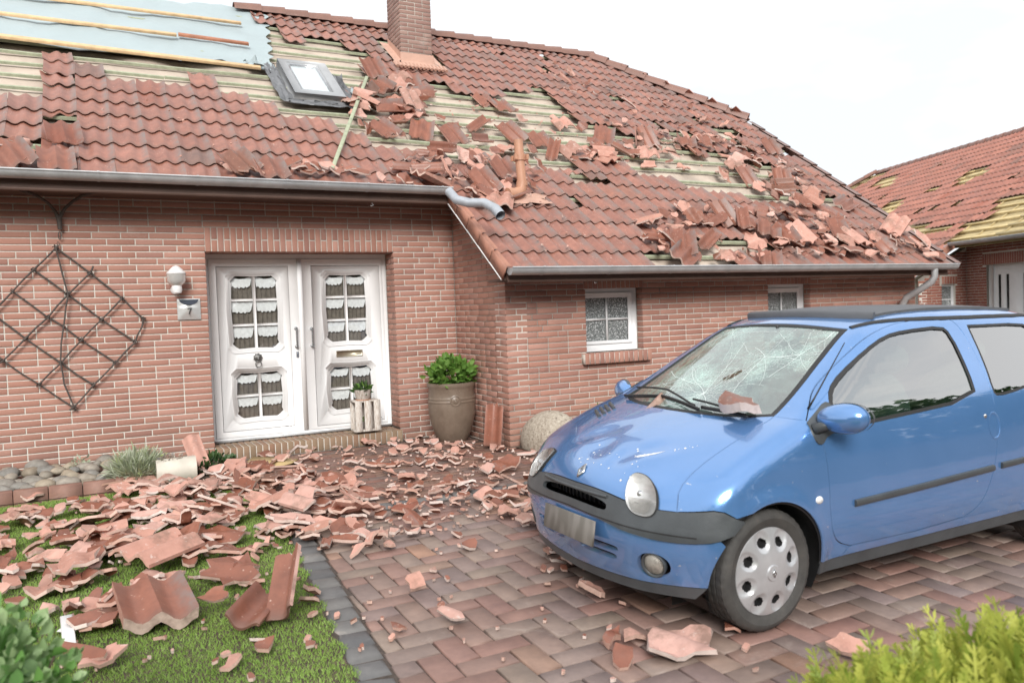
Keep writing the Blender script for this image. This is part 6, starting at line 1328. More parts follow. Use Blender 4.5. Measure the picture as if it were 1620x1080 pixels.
def inset2(P, d):
    P = np.asarray(P); A = np.sum(P[:, 0]*np.roll(P[:, 1], -1)-P[:, 1]*np.roll(P[:, 0], -1)); sg = 1 if A > 0 else -1
    e1 = P-np.roll(P, 1, 0); e2 = np.roll(P, -1, 0)-P; n1 = np.stack([-e1[:, 1], e1[:, 0]], 1); n2 = np.stack([-e2[:, 1], e2[:, 0]], 1)
    n1 /= np.linalg.norm(n1, axis=1, keepdims=True)+1e-12; n2 /= np.linalg.norm(n2, axis=1, keepdims=True)+1e-12; n_ = n1+n2; l = np.linalg.norm(n_, axis=1, keepdims=True); n_ = n_/np.maximum(l, .4)*1.0; return P+n_*d*sg
def pin(q, poly):
    x, y = q[:, 0], q[:, 1]; c = np.zeros(len(q), bool); n_ = len(poly)
    for i in range(n_):
        x1, y1 = poly[i]; x2, y2 = poly[(i+1) % n_]
        k = (y1 > y) != (y2 > y); xi = (x2-x1)*(y-y1)/((y2-y1) if y2 != y1 else 1e-12)+x1; c ^= k & (x < xi)
    return c
def patch(pj, out3, holes3=(), h=.028, gap=.0032, off=0.):
    o2 = pj.to(out3); dist = np.median(np.linalg.norm(np.asarray(out3)-pj.c, axis=1)); o2 = inset2(o2, gap/dist) if gap else o2
    hs = [inset2(pj.to(q), -gap*.6/dist) if gap else pj.to(q) for q in holes3]; hh = h/dist
    lo, hi = o2.min(0), o2.max(0); gx, gy = np.meshgrid(np.arange(lo[0], hi[0], hh), np.arange(lo[1], hi[1], hh)); g = np.stack([gx.ravel(), gy.ravel()], 1); g = g+np.random.default_rng(1).uniform(-.15, .15, g.shape)*hh
    bd = np.concatenate([o2]+hs); k = pin(g, o2)
    for q in hs: k &= ~pin(g, q)
    g = g[k]
    if len(g): g = g[np.array([np.min(np.sum((bd-p)**2, 1)) > (hh*.5)**2 for p in g])]
    ed = []; b = 0
    for l in [o2]+hs: ed += [(b+i, b+(i+1) % len(l)) for i in range(len(l))]; b += len(l)
    pts = [Vector(p) for p in bd]+[Vector(p) for p in g]
    vv_, ee, ff, _, _, _ = delaunay_2d_cdt(pts, ed, [], 0, 1e-7)
    q2 = np.array([list(v) for v in vv_]); T_ = np.array([list(f) for f in ff if len(f) == 3]); cen = q2[T_].mean(1); kk = pin(cen, o2)
    for q in hs: kk &= ~pin(cen, q)
    T_ = T_[kk]; P = pj.hit(q2); Nn = normals(P); P = P+Nn*off
    tn = np.cross(P[T_[:, 1]]-P[T_[:, 0]], P[T_[:, 2]]-P[T_[:, 0]]); fl = np.sum(tn*Nn[T_[:, 0]], 1) < 0; T_[fl] = T_[fl][:, ::-1]
    return P, Nn, T_
def panel(name, parts, mat, parent=car, flange=.010, mirror=False, sub=None):
    """parts: list of (P, N, T). Adds a folded-in edge, sets the exact surface normals."""
    VV, NN, TT = [], [], []; b = 0
    for P, Nn, T_ in parts:
        if mirror: P, Nn, T_ = mir(P), mir(Nn), T_[:, ::-1]
        e = np.concatenate([T_[:, [0, 1]], T_[:, [1, 2]], T_[:, [2, 0]]]); key = {}
        for a, c_ in e: key[(a, c_)] = 1
        be = [(a, c_) for a, c_ in e if (c_, a) not in key]; n0 = len(P)
        used = sorted({i for q in be for i in q}); mp_ = {i: n0+k for k, i in enumerate(used)}
        if flange and used: P2 = P[used]-Nn[used]*flange; P = np.concatenate([P, P2]); Nn = np.concatenate([Nn, Nn[used]]); T_ = np.concatenate([T_, np.array([[a, mp_[a], mp_[c_]] for a, c_ in be]), np.array([[a, mp_[c_], c_] for a, c_ in be])])
        VV.append(P); NN.append(Nn); TT.append(T_+b); b += len(P)
    V = np.concatenate(VV); T_ = np.concatenate(TT); mb = MB(); mb.add(V, T_); me = mb.mesh(name, [mat], True); me.normals_split_custom_set_from_vertices([list(q) for q in np.concatenate(NN)])
    return put(name, me, parent)
def ribbon(P, w_, off=0.): # strip on the surface along P
    P = np.asarray(P); t = np.gradient(P, axis=0); Nn = normals(P); s_ = np.cross(Nn, t); s_ /= np.linalg.norm(s_, axis=1, keepdims=True); n_ = len(P)
    V = np.concatenate([P-s_*w_/2+Nn*off, P+s_*w_/2+Nn*off]); return V, [[i, i+1, n_+i+1, n_+i] for i in range(n_-1)], Nn
def bar(mb, P, w_, h_, off=0.): # raised moulding on the surface along P
    P = np.asarray(P); t = np.gradient(P, axis=0); Nn = normals(P); s_ = np.cross(Nn, t); s_ /= np.linalg.norm(s_, axis=1, keepdims=True); n_ = len(P); rows = []
    for a, b in ((-.5, 0), (-.42, .75), (-.2, 1), (.2, 1), (.42, .75), (.5, 0)): rows.append(P+s_*w_*a+Nn*(off+h_*b))
    rows = np.array(rows); V = rows.reshape(-1, 3); f = [[r_*n_+i, r_*n_+i+1, (r_+1)*n_+i+1, (r_+1)*n_+i] for r_ in range(5) for i in range(n_-1)]+[[r_*n_ for r_ in range(6)], [r_*n_+n_-1 for r_ in range(6)][::-1]]; mb.add(V, f)
# ---- shared lines
seam = snap('top', smooth2([(.395, .632), (.367, .608), (.268, .602), (.12, .606), (-.035, .610), (-.19, .600), (-.235, .590)], 1))
s0_ = snap('front', [(1.005, .578), (math.atan2(seam[0][1], seam[0][0]), seam[0][2])]); seam = np.concatenate([s0_[:-1], seam])
FR = lambda P: [(math.atan2(y, x), z) for x, y, z in P]
btop = snap('front', smooth2([(0, .612), (.25, .612), (.46, .606), (.635, .592), (.80, .575), (1.005, .578)], 1))
bside = snap('front', smooth2([(1.005, .578), (1.10, .585), (1.225, .596), (1.31, .556)], 1))
blow = snap('front', smooth2([(0, .492), (.25, .490), (.45, .482), (.73, .458), (.96, .446), (1.15, .456), (1.215, .468)], 1))
llow = snap('front', smooth2([(0, .215), (.5, .222), (.9, .240), (1.16, .250)], 1))
chin = snap('front', smooth2([(0, .165), (.5, .17), (.9, .185), (1.10, .19)], 1))
wbase = snap('top', smooth2([(-.068, 0), (-.075, .16), (-.105, .33), (-.16, .48), (-.235, .590)], 1)); wside = snap('top', smooth2([(-.235, .590), (-.45, .555), (-.70, .500), (-.925, .455)], 1)); wtop = snap('top', smooth2([(-.888, 0), (-.893, .2), (-.905, .36), (-.925, .455)], 1))
dfront = snap('side', smooth2([(-.300, .925), (-.338, .86), (-.352, .76), (-.360, .62), (-.365, .50), (-.39, .39), (-.44, .335), (-.52, .308)], 2)); dbot = snap('side', [(-.52, .308), (-1.0, .298), (-1.40, .312)])
drear = snap('side', smooth2([(-1.40, .312), (-1.52, .35), (-1.595, .45), (-1.65, .60), (-1.675, .76), (-1.69, .93), (-1.705, 1.13), (-1.70, 1.28), (-1.655, 1.350), (-1.56, 1.362)], 2))
dtop = snap('side', smooth2([(-1.56, 1.362), (-1.27, 1.352), (-1.08, 1.326), (-.90, 1.275), (-.74, 1.198), (-.57, 1.108), (-.42, 1.015), (-.300, .925)], 2))
fpill = np.concatenate([wbase[-1:], snap('side', [(-.262, .930), (-.300, .925)])])
R0, WC = .322, .275
arcp = lambda wx, a0, a1, n_=22, ro=R0: [(wx+ro*math.cos(a), WC+ro*math.sin(a)) for a in np.radians(np.linspace(a0, a1, n_))]
b1 = math.degrees(math.asin((bside[-1][2]-WC)/R0))
farc = solve('side', np.array(arcp(0, b1, 180-4, 24))); 
sillf = snap('side', [(-.325, .262), (-1.0, .262), (-2.02, .262)])
# ---- bonnet with lamp openings
pb_ = Proj((-.35, 0, .20), (.62, 0, .78)); hood_out = np.concatenate([btop, seam[1:], wbase[::-1][1:], mir(wbase[1:]), mir(seam[::-1])[1:], mir(btop[::-1])[1:-1]])
HLc, HLa, HLz, HLh = .785, .114, .617, .076
def hl_out(s_=1., k=40):
    q = []
    for i in range(k):
        t = 2*math.pi*i/k; cx, cz = math.cos(t), math.sin(t); e = 1.0
        q.append((HLc+s_*HLa*(abs(cx)**.80)*math.copysign(1, cx)*(1.0+.05*cz), HLz+s_*HLh*(abs(cz)**.80)*math.copysign(1, cz)+.012*cx*-1))
    return solve('front', np.array(q))
panel('bonnet', [patch(pb_, hood_out, h=.022)], 'paint')
# ---- front wings
pf = Proj((-.05, .12, .42), (.22, .86, .40)); fend = np.concatenate([bside, farc[1:], snap('side', [(-.322, .298), (-.325, .262), (-.47, .262), (-.52, .308)])[1:], dfront[::-1][1:], fpill[::-1][1:], seam[::-1][1:-1]])
fp_ = patch(pf, fend, h=.026); panel('front_wing', [fp_], 'paint'); panel('front_wing', [fp_], 'paint', mirror=True)
# ---- bumper (grey), lower bumper (blue), chin
pn = Proj((-.55, 0, .40), (1, 0, 0)); barc = solve('side', np.array(arcp(0, b1, math.degrees(math.asin((blow[-1][2]-WC)/R0)), 6)))
half = np.concatenate([btop, bside[1:], barc[1:-1], blow[::-1]]); bum_out = np.concatenate([btop, bside[1:], barc[1:-1], blow[::-1], mir(blow[1:]), mir(barc[1:-1][::-1]), mir(bside[::-1]), mir(btop[::-1])[1:-1]])
rrect = lambda a0, a1, z0, z1, r_=.35, k=5: [(x, z) for cx, cz, t0 in ((a1-min((a1-a0), 1)*0, z0, -90), ) for x, z in ()]
def slot(y0, y1, z0, z1, zc=0.):
    """rounded slot in the (azimuth, height) coordinates of the nose"""
    ha, hz = (y1-y0)/2, (z1-z0)/2; c_, d_ = (y0+y1)/2, (z0+z1)/2; q = []
    for i in range(44):
        t = 2*math.pi*i/44; x = math.copysign(abs(math.cos(t))**.35, math.cos(t)); z = math.copysign(abs(math.sin(t))**.6, math.sin(t)); q.append((c_+ha*x, d_+hz*z+zc*(x*ha)**2))
    return solve('front', np.array(q))
grl = slot(-.50, .50, .535, .577, -.05)
def scoop(P): return P
panel('bumper', [patch(pn, bum_out, [grl], h=.022, off=.010)], 'bumper', flange=.020)
larc = solve('side', np.array(arcp(0, math.degrees(math.asin((blow[-1][2]-WC)/R0)), math.degrees(math.asin((llow[-1][2]-WC)/R0)), 9)))
low_out = np.concatenate([blow, larc[1:-1], llow[::-1], mir(llow[1:]), mir(larc[1:-1][::-1]), mir(blow[::-1])[:-1]])
sl1, sl2 = slot(.17, .60, .348, .374), slot(.14, .58, .305, .332); fogc = (.86, .325)
fogo = solve('front', np.array([(fogc[0]+.105*math.cos(t), fogc[1]+.058*math.sin(t)) for t in np.linspace(0, 6.283, 29)[:-1]]))
panel('lower_bumper', [patch(pn, low_out, [sl1, sl2, mir(sl1)[::-1], mir(sl2)[::-1], fogo, mir(fogo)[::-1]], h=.024)], 'paint', flange=.03)
carc = solve('side', np.array(arcp(0, math.degrees(math.asin((llow[-1][2]-WC)/R0)), -14, 4, .34)))
panel('chin_spoiler', [patch(pn, np.concatenate([llow, chin[::-1], mir(chin[1:]), mir(llow[::-1])[:-1]]), h=.04, off=-.002)], 'bumper')
mb = MB(); mb.box((.475, 0, .556), (.03, .60, .06)); mb.obj('grille_void', 'black', car); 
for i in range(15): mb = MB(); mb.box((.512-.42*(i*.036-.25)**2, i*.036-.25, .556), (.012, .006, .05)); mb.obj('grille_slat', 'black', car)
mb = MB(); mb.box((.46, 0, .34), (.02, .72, .10)); mb.obj('intake_void', 'black', car)
mb = MB(); gx_ = solve('front', np.array([(a, .585) for a in np.linspace(-.5, .5, 21)]));  bar(mb, gx_, .014, .012, .010); mb.obj('grille_lip', 'bumper', car, smooth=40)
crease = snap('front', [(-1.10, .478), (-.6, .488), (0, .500), (.6, .488), (1.10, .478)]); V, f, Nn = ribbon(crease, .006, .0112); mb = MB(); mb.add(V, f); mb.obj('bumper_crease', 'black', car)
n = N('lamp_cover'); g = n.n('BsdfGlossy'); g.inputs['Roughness'].default_value = .03; tr = n.n('BsdfTransparent'); ms = n.n('MixShader'); n.l(n.schlick(.06), ms.inputs[0]); n.l(tr.outputs[0], ms.inputs[1]); n.l(g.outputs[0], ms.inputs[2]); n.l(ms.outputs[0], n.out.inputs[0]); M['lampcover'] = n.m
for sg in (1, -1):
    m_ = (lambda P: P) if sg > 0 else mir
    ring = m_(hl_out(1.055)); inner = m_(hl_out(1.0)); pl_ = Proj((0, .0, .55), (.70, .70*sg, .06))
    P, Nn, T_ = patch(pl_, ring if sg > 0 else ring[::-1], [], h=.03, gap=0, off=.013); panel('headlight_gasket', [(P, Nn, T_)], 'rubber', flange=.03)
    hp_ = patch(pl_, inner if sg > 0 else inner[::-1], [], h=.012, gap=0, off=.017); cc_ = hp_[0].mean(0); bn_ = hp_[1]-(hp_[0]-cc_)*14*(1-.14*np.sign(np.sin((hp_[0][:, 2:3]-cc_[2])*260))); bn_ /= np.linalg.norm(bn_, axis=1, keepdims=True); hl = panel('headlight', [(hp_[0], bn_, hp_[2])], 'reflector', flange=0); mb = MB(); mb.lathe([(.001, .012), (.012, .008), (.016, 0)], 18, (0, 0, 0), np.array(Vector(hp_[1].mean(0)).to_track_quat('Z', 'Y').to_matrix())); mb.v[-1][:] += cc_+hp_[1].mean(0)*.002; mb.obj('bulb_cap', 'chrome', hl, smooth=True)
    Rr_ = np.array(Vector(hp_[1].mean(0)).to_track_quat('Z', 'Y').to_matrix()); mb = MB(); mb.tube([cc_+hp_[1].mean(0)*.004+Rr_@np.array([.043*math.cos(t), .046*math.sin(t), -.004]) for t in np.linspace(0, 2*math.pi, 37)], .0022, 6, cap=False); mb.obj('reflector_ring', 'pewter', hl, smooth=True)
    for k_ in range(11):
        zz_ = HLz-.012-.0052*k_; hw_ = .085*math.sqrt(max(.05, 1-((zz_-HLz)/HLh)**2)); q = solve('front', np.array([(HLc+a*hw_, zz_) for a in np.linspace(-1, 1, 9)])); q = q+normals(q)*.0185; q = q if sg > 0 else mir(q); mb = MB(); mb.tube(q, .0010, 4); mb.obj('lens_rib', 'foglens', hl)
    P, Nn, T_ = patch(pl_, inner if sg > 0 else inner[::-1], [], h=.02, gap=0, off=.026); c0 = P.mean(0); w_ = np.clip(1-np.linalg.norm(P-c0, axis=1)/.085, 0, 1); panel('headlight_lens', [(P+Nn*(w_[:, None]**.5*.012-.006), Nn, T_)], 'lampcover', hl, flange=.010); hl.children[0].matrix_parent_inverse = Matrix()
    fc = solve('front', np.array([(fogc[0]*sg, fogc[1])]))[0]; nn_ = normals(fc[None])[0]; Rf = np.array(Vector(nn_).to_track_quat('Z', 'Y').to_matrix()); mb = MB(); mb.lathe([(.001, -.004), (.045, -.008), (.050, -.016)], 28, fc, Rf); mb.obj('fog_light', 'foglens', car, smooth=True); mb = MB(); mb.lathe([(.050, -.02), (.056, .002), (.060, -.002), (.058, -.03)], 28, fc, Rf); mb.obj('fog_light_ring', 'bumper', car, smooth=True)
    lo_ = 1.42*sg; rq = solve('side', np.array([(-.289, .567)])); rq = rq if sg > 0 else mir(rq); mb = MB(); mb.lathe([(.001, .010), (.013, .0085), (.018, 0)], 18, (0, 0, 0)); mb.v[-1][:] = mb.v[-1]*np.array([1.35, 1, 1])@rot('X', -math.pi/2*sg).T+rq[0]; mb.obj('side_repeater', 'white', car, smooth=True)
# plate, emblem
pc = (.60, .045, .418); Rp = rot('Z', .02)@rot('Y', math.radians(90-8)); mb = MB(); mb.bevbox((0, 0, 0), (.120, .44, .010), .002, Rp); mb.v[-1][:] += np.array(pc); mb.obj('licence_plate', 'plate', car)
ec = solve('front', np.array([(.03, .662)]))[0]; en = normals(ec[None])[0]; e2 = unit(np.cross((0, 0, 1), en)); e1 = np.cross(en, e2)
def emblem(parent, c, n_, a, b, s_, mat='chrome'):
    c, n_, a, b = map(np.asarray, (c, n_, a, b)); mb = MB(); o = [(0, 1), (.62, 0), (0, -1), (-.62, 0)]; V = []
    for k, hgt in ((1.0, 0.), (.93, .006), (.52, .006), (.46, .001)):
        for x, y in o: V.append(c+a*x*s_*k+b*y*s_*k+n_*hgt)
    f = [[r_*4+i, r_*4+(i+1) % 4, (r_+1)*4+(i+1) % 4, (r_+1)*4+i] for r_ in range(3) for i in range(4)]; mb.add(V, f)
    for q in (-.18, .18): mb.add([c+a*(q-.05)*s_+b*(.62-abs(q)*.8)*s_+n_*.0062, c+a*(q+.05)*s_+b*(.62-abs(q)*.8)*s_+n_*.0062, c+a*(q+.05)*s_-b*(.62-abs(q)*.8)*s_+n_*.0062, c+a*(q-.05)*s_-b*(.62-abs(q)*.8)*s_+n_*.0062], [[0, 1, 2, 3]])
    return mb.obj('emblem', mat, parent)
emblem(car, ec+en*.003, en, e2, e1, .042)
# ---- doors and glass
pd = Proj((-1.0, -2.2, .60), (0, 1, .02)); pd.R = 4.0
win = snap('side', smooth2([(-.430, .905), (-.462, .99), (-.52, 1.052), (-.635, 1.122), (-.86, 1.225), (-1.05, 1.288), (-1.22, 1.308), (-1.54, 1.318), (-1.590, 1.27), (-1.575, 1.08), (-1.552, .925), (-.70, .880), (-.440, .872), (-.430, .905)], 1), .03)[:-1]
door_out = np.concatenate([dfront, dbot[1:], drear[1:], dtop[1:-1]])
dpt = patch(pd, door_out, [win], h=.035, gap=.003); sealo = snap('side', smooth2([(x, z) for x, _, z in win[::2]], 0)); 
for mi_ in (False, True):
    d_ = panel('door', [dpt], 'paint', mirror=mi_); mm = mir if mi_ else (lambda P: P)
    panel('window_seal', [(lambda q: (q[0], q[1], q[2]))(patch(pd, win, [pd.hit(inset2(pd.to(win), .017/2.9))], h=.03, gap=0, off=-.001))], 'rubber', d_, flange=.004, mirror=mi_)
    panel('side_window', [patch(pd, win, [], h=.06, gap=.002, off=-.008)], 'carglass', d_, flange=0, mirror=mi_)
    mb = MB(); bar(mb, snap('side', [(-.53, .517), (-1.0, .530), (-1.622, .552)]), .034, .014); mb.v[-1] = mm(mb.v[-1]); mb.obj('side_moulding', 'bumper', d_, smooth=40)
    hc = solve('side', np.array([(-1.655, .775)]))[0]; hn_ = normals(hc[None])[0]; mb = MB(); V = []; K = 28
    for (rr, hh_) in ((1.14, .0010), (1.0, .004), (.93, -.002), (.55, -.014), (0.01, -.019)):
        for t in range(K): a_ = t*2*math.pi/K; q = hc+np.array([.046*math.cos(a_)*rr, 0, .066*math.sin(a_)*rr]); q[1] = solve('side', np.array([(q[0], q[2])]))[0][1]+hh_; V.append(q)
    mb.add(mm(V), [[i*K+j, i*K+(j+1) % K, (i+1)*K+(j+1) % K, (i+1)*K+j] for i in range(4) for j in range(K)]); mb.obj('door_handle', 'paint', d_, smooth=True)
    lc = solve('side', np.array([(-1.585, .832)]))[0]; mb = MB(); mb.lathe([(.001, .006), (.010, .005), (.012, 0)], 16, (0, 0, 0), rot('X', -math.pi/2)); mb.v[-1][:] += lc; mb.v[-1] = mm(mb.v[-1]); mb.obj('lock', 'chrome', d_, smooth=True)
# ---- rear quarter with pillar and roof rail
rl = snap('top', smooth2([(-.925, .455), (-1.05, .500), (-1.25, .528), (-1.7, .545), (-2.2, .535), (-2.55, .50)], 1))
rwin = snap('side', smooth2([(-1.765, 1.312), (-1.735, 1.12), (-1.700, .955), (-1.735, .922), (-1.98, .944), (-2.30, .985), (-2.47, 1.06), (-2.47, 1.16), (-2.38, 1.27), (-2.30, 1.305), (-1.765, 1.312)], 1), .03)[:-1]
rback = snap('side', smooth2([(-2.55, 1.24), (-2.64, .95), (-2.67, .60), (-2.66, .40), (-2.64, .262)], 1))
pq = Proj((-1.55, -1.0, .05), (0, .80, .42)); pq.R = 3.2
ra = solve('side', np.array([(-2.347+R0*math.cos(a), WC+R0*math.sin(a)) for a in np.radians(np.linspace(178, 2, 24))]))
q_out = np.concatenate([wside, rl[1:], rback, ra, snap('side', [(-2.02, .262), (-1.40, .262), (-1.40, .312)]), drear[1:], dtop[1:], fpill[::-1][1:-1]])
qp = patch(pq, q_out, [rwin], h=.035, gap=.0025)
for mi_ in (False, True):
    q_ = panel('rear_quarter', [qp], 'paint', mirror=mi_); mm = mir if mi_ else (lambda P: P)
    panel('window_seal', [patch(pq, rwin, [pq.hit(inset2(pq.to(rwin), .014/1.9))], h=.03, gap=0, off=-.001)], 'rubber', q_, flange=.004, mirror=mi_); panel('rear_side_window', [patch(pq, rwin, [], h=.06, gap=.002, off=-.008)], 'carglass', q_, flange=0, mirror=mi_)
    mb = MB(); bar(mb, snap('side', [(-1.69, .556), (-1.85, .560), (-2.0, .563)]), .034, .014); mb.v[-1] = mm(mb.v[-1]); mb.obj('side_moulding', 'bumper', q_, smooth=40)
    sp_o = np.concatenate([sillf, snap('side', [(-2.02, .195), (-1.0, .195), (-.335, .195)])]); panel('sill', [patch(pd, sp_o, [], h=.05, gap=0, off=-.008)], 'bumper', mirror=mi_)
    panel('sill_strip', [patch(pd, np.concatenate([snap('side', [(-.47, .262), (-.52, .305)]), dbot[1:], snap('side', [(-1.40, .312), (-1.40, .262), (-1.0, .262), (-.47, .262)])[1:-1]]), [], h=.05, gap=.0025)], 'paint', mirror=mi_)
# ---- roof, cloth sunroof, screen
pr2 = Proj((-1.75, 0, -1.2), (0, 0, 1)); pr2.R = 3.4
rrear = snap('top', [(-2.55, .50), (-2.60, .25), (-2.61, 0)]); roof_out = np.concatenate([wtop, rl[1:], rrear[1:], mir(rrear[::-1])[1:], mir(rl[::-1])[1:], mir(wtop[::-1])[1:-1]])
panel('roof', [patch(pr2, roof_out, [], h=.05)], 'paint')
sr = snap('top', smooth2([(-1.085, -.395), (-1.06, 0), (-1.085, .395), (-1.15, .455), (-2.35, .47), (-2.42, .40), (-2.44, 0), (-2.42, -.40), (-2.35, -.47), (-1.15, -.455), (-1.085, -.395)], 1), .05)[:-1]
so_ = panel('folding_roof', [patch(pr2, sr, [], h=.05, gap=0, off=.014)], 'roofcloth', flange=.016); mb = MB()
dl_ = snap('top', smooth2([(-1.13, -.455), (-1.065, -.30), (-1.035, 0), (-1.065, .30), (-1.13, .455)], 1), .03); bar(mb, dl_, .055, .034); mb.obj('wind_deflector', 'roofcloth', car, smooth=50)
for mi_ in (False, True): mb = MB(); bar(mb, rl[1:]+np.array([0, -.004, 0]), .030, .008); mb.v[-1] = mir(mb.v[-1]) if mi_ else mb.v[-1]; mb.obj('roof_gutter_strip', 'rubber', car, smooth=50)
pw_ = Proj((-.9, 0, .45), (.35, 0, .94)); scr = np.concatenate([wbase, wside[1:], wtop[::-1][1:], mir(wtop[1:]), mir(wside[::-1])[1:], mir(wbase[::-1])[1:-1]])
inn = pw_.hit(inset2(pw_.to(scr), .030/.75)); panel('windscreen_seal', [patch(pw_, scr, [inn], h=.03, gap=.002, off=-.001)], 'rubber', flange=.006)
P, Nn, T_ = patch(pw_, scr, [pw_.hit(inset2(pw_.to(snap('top', [(-.40, .05), (-.47, .13), (-.455, .15), (-.40, .115), (-.385, .075), (-.40, .05)], .02)[:-1]), 0.)), ], h=.022, gap=.003, off=-.006)
rg_ = np.random.default_rng(12); fro = np.zeros(len(P))
for (ix, iy), wt in zip(IMP, (1.25, .7, .55, 1.0, .95, .6)): d_ = np.hypot((P[:, 0]-ix)*1.0, P[:, 1]-iy); fro += wt*np.exp(-(d_/.17)**1.5)
P = P-Nn*(np.exp(-(np.hypot(P[:, 0]+.33, P[:, 1]+.02)/.17)**2)*.028)[:, None]
ws_ = panel('windscreen', [(P, Nn, T_)], 'shatter', flange=0); a_ = ws_.data.attributes.new('frost', 'FLOAT', 'POINT'); a_.data.foreach_set('value', np.clip(fro+.06, 0, 1).astype(np.float32))
ws_.data.materials[0] = M['shatter']
mb = MB()                                                    # crack lines: rays and rings round every impact
def sink_(P): return np.exp(-(np.hypot(P[:, 0]+.33, P[:, 1]+.02)/.17)**2)*.028
def crack(pts, w_):
    P = solve('top', np.array(pts)); ok = inpoly2(P); 
    if ok.sum() < 2: return
    P = P[ok]; t = np.gradient(P, axis=0); Nn = normals(P); s_ = np.cross(Nn, t); s_ /= np.linalg.norm(s_, axis=1, keepdims=True)+1e-9; o = -.0045-sink_(P)[:, None]; n_ = len(P)
    mb.add(np.concatenate([P-s_*w_/2+Nn*o, P+s_*w_/2+Nn*o]), [[i, i+1, n_+i+1, n_+i] for i in range(n_-1)])
s2_ = pw_.to(scr)
def inpoly2(P): return pin(pw_.to(P), inset2(s2_, .03))
for k, (ix, iy) in enumerate(IMP):
    nr_ = (22, 9, 7, 12, 13, 6)[k]; ml = (.40, .30, .26, .34, .26, .2)[k]
    for i in range(nr_):
        a = i*2*math.pi/nr_+rg_.normal(0, .12); l = ml*rg_.uniform(.35, 1.15); pts = [(ix, iy)]; st_n = int(l/.018)+2
        for j in range(st_n): a += rg_.normal(0, .10); pts.append((pts[-1][0]+.018*math.cos(a), pts[-1][1]+.018*math.sin(a)))
        crack(pts, .0013 if i % 3 else .0024)
    for rr in np.cumsum(rg_.uniform(.012, .035, 6 if k else 9)):
        a0 = rg_.uniform(0, 6); sp_a = rg_.uniform(1.2, 4.8); crack([(ix+rr*(1+.1*math.sin(t*7))*math.cos(t), iy+rr*(1+.1*math.sin(t*7))*math.sin(t)) for t in np.arange(a0, a0+sp_a, .16)], .0009)
cl_ = mb.obj('crack', 'crack', ws_); 

sc_ = [(.335, .245), (.31, .29), (.275, .335), (.245, .365)]
P = snap('top', sc_, .01); w_ = np.interp(np.linspace(0, 1, len(P)), [0, .2, .6, 1], [.004, .022, .016, .002])*np.random.default_rng(3).uniform(.7, 1.2, len(P)); t = np.gradient(P, axis=0); Nn = normals(P); s_ = unit(np.cross(Nn[0], t[0])); mb = MB()
mb.add(np.concatenate([P-s_*w_[:, None]/2+Nn*.0009, P+s_*w_[:, None]/2+Nn*.0009]), [[i, i+1, len(P)+i+1, len(P)+i] for i in range(len(P)-1)]); rs_ = np.random.default_rng(6)
for k in range(34):
    c0 = np.array([.215-.012*(k % 7), .40+.012*(k % 7)])+rs_.normal(0, .004, 2) if k < 8 else np.array([rs_.uniform(.28, .46), rs_.uniform(-.12, .34)]); q = solve('top', c0+np.array([[0, 0], [.004, 0], [.004, .005], [0, .006]])*rs_.uniform(.5, 2.2)); mb.add(q+normals(q)*.0009, [[0, 1, 2, 3]])
mb.obj('paint_scar', 'white', car)
# bonnet vents, antenna, wipers
for sg in (-1,):
    for i in range(4):
        c0 = solve('top', np.array([(-.02-.0*i+.028*i, -.50*1+0.0)]))[0]; 
        x_ = .050-.034*i; l_ = snap('top', [(x_-.035, sg*.560), (x_+.040, sg*.415)], .03); mb = MB(); bar(mb, l_, .022, .013); mb.obj('bonnet_vent', 'bumper', car, smooth=50)
an = np.array([-.395, .700, .985]); ap = solve('side', np.array([(-.36, .97)]))[0]; mb = MB(); mb.tube([ap, ap+(-.03, .012, .05), ap+(-.28, -.02, .30)], [.006, .004, .0022], 6); mb.obj('antenna', 'black', car)
def wiper(p0, p1, bend):
    P = snap('top', [p0, ((p0[0]+p1[0])/2+bend, (p0[1]+p1[1])/2), p1], .04); Nn = normals(P); return P+Nn*.022
mb = MB(); mb.tube(wiper((-.10, .22), (-.16, -.50), -.035), .007, 6); Pq = wiper((-.12, .16), (-.27, -.52), -.03)-0; mb.tube(Pq, [.010]+[.006]*(len(Pq)-1), 6); V = wiper((-.10, .22), (-.16, -.50), -.035); mb.tube(V-normals(V)*.012, .004, 6); mb.obj('wiper', 'black', car)
mb = MB(); mb.tube(wiper((-.14, .52), (-.17, .10), -.01), .006, 6); mb.tube(wiper((-.145, .50), (-.12, .22), -.0), .010, 6); mb.obj('wiper', 'black', car)
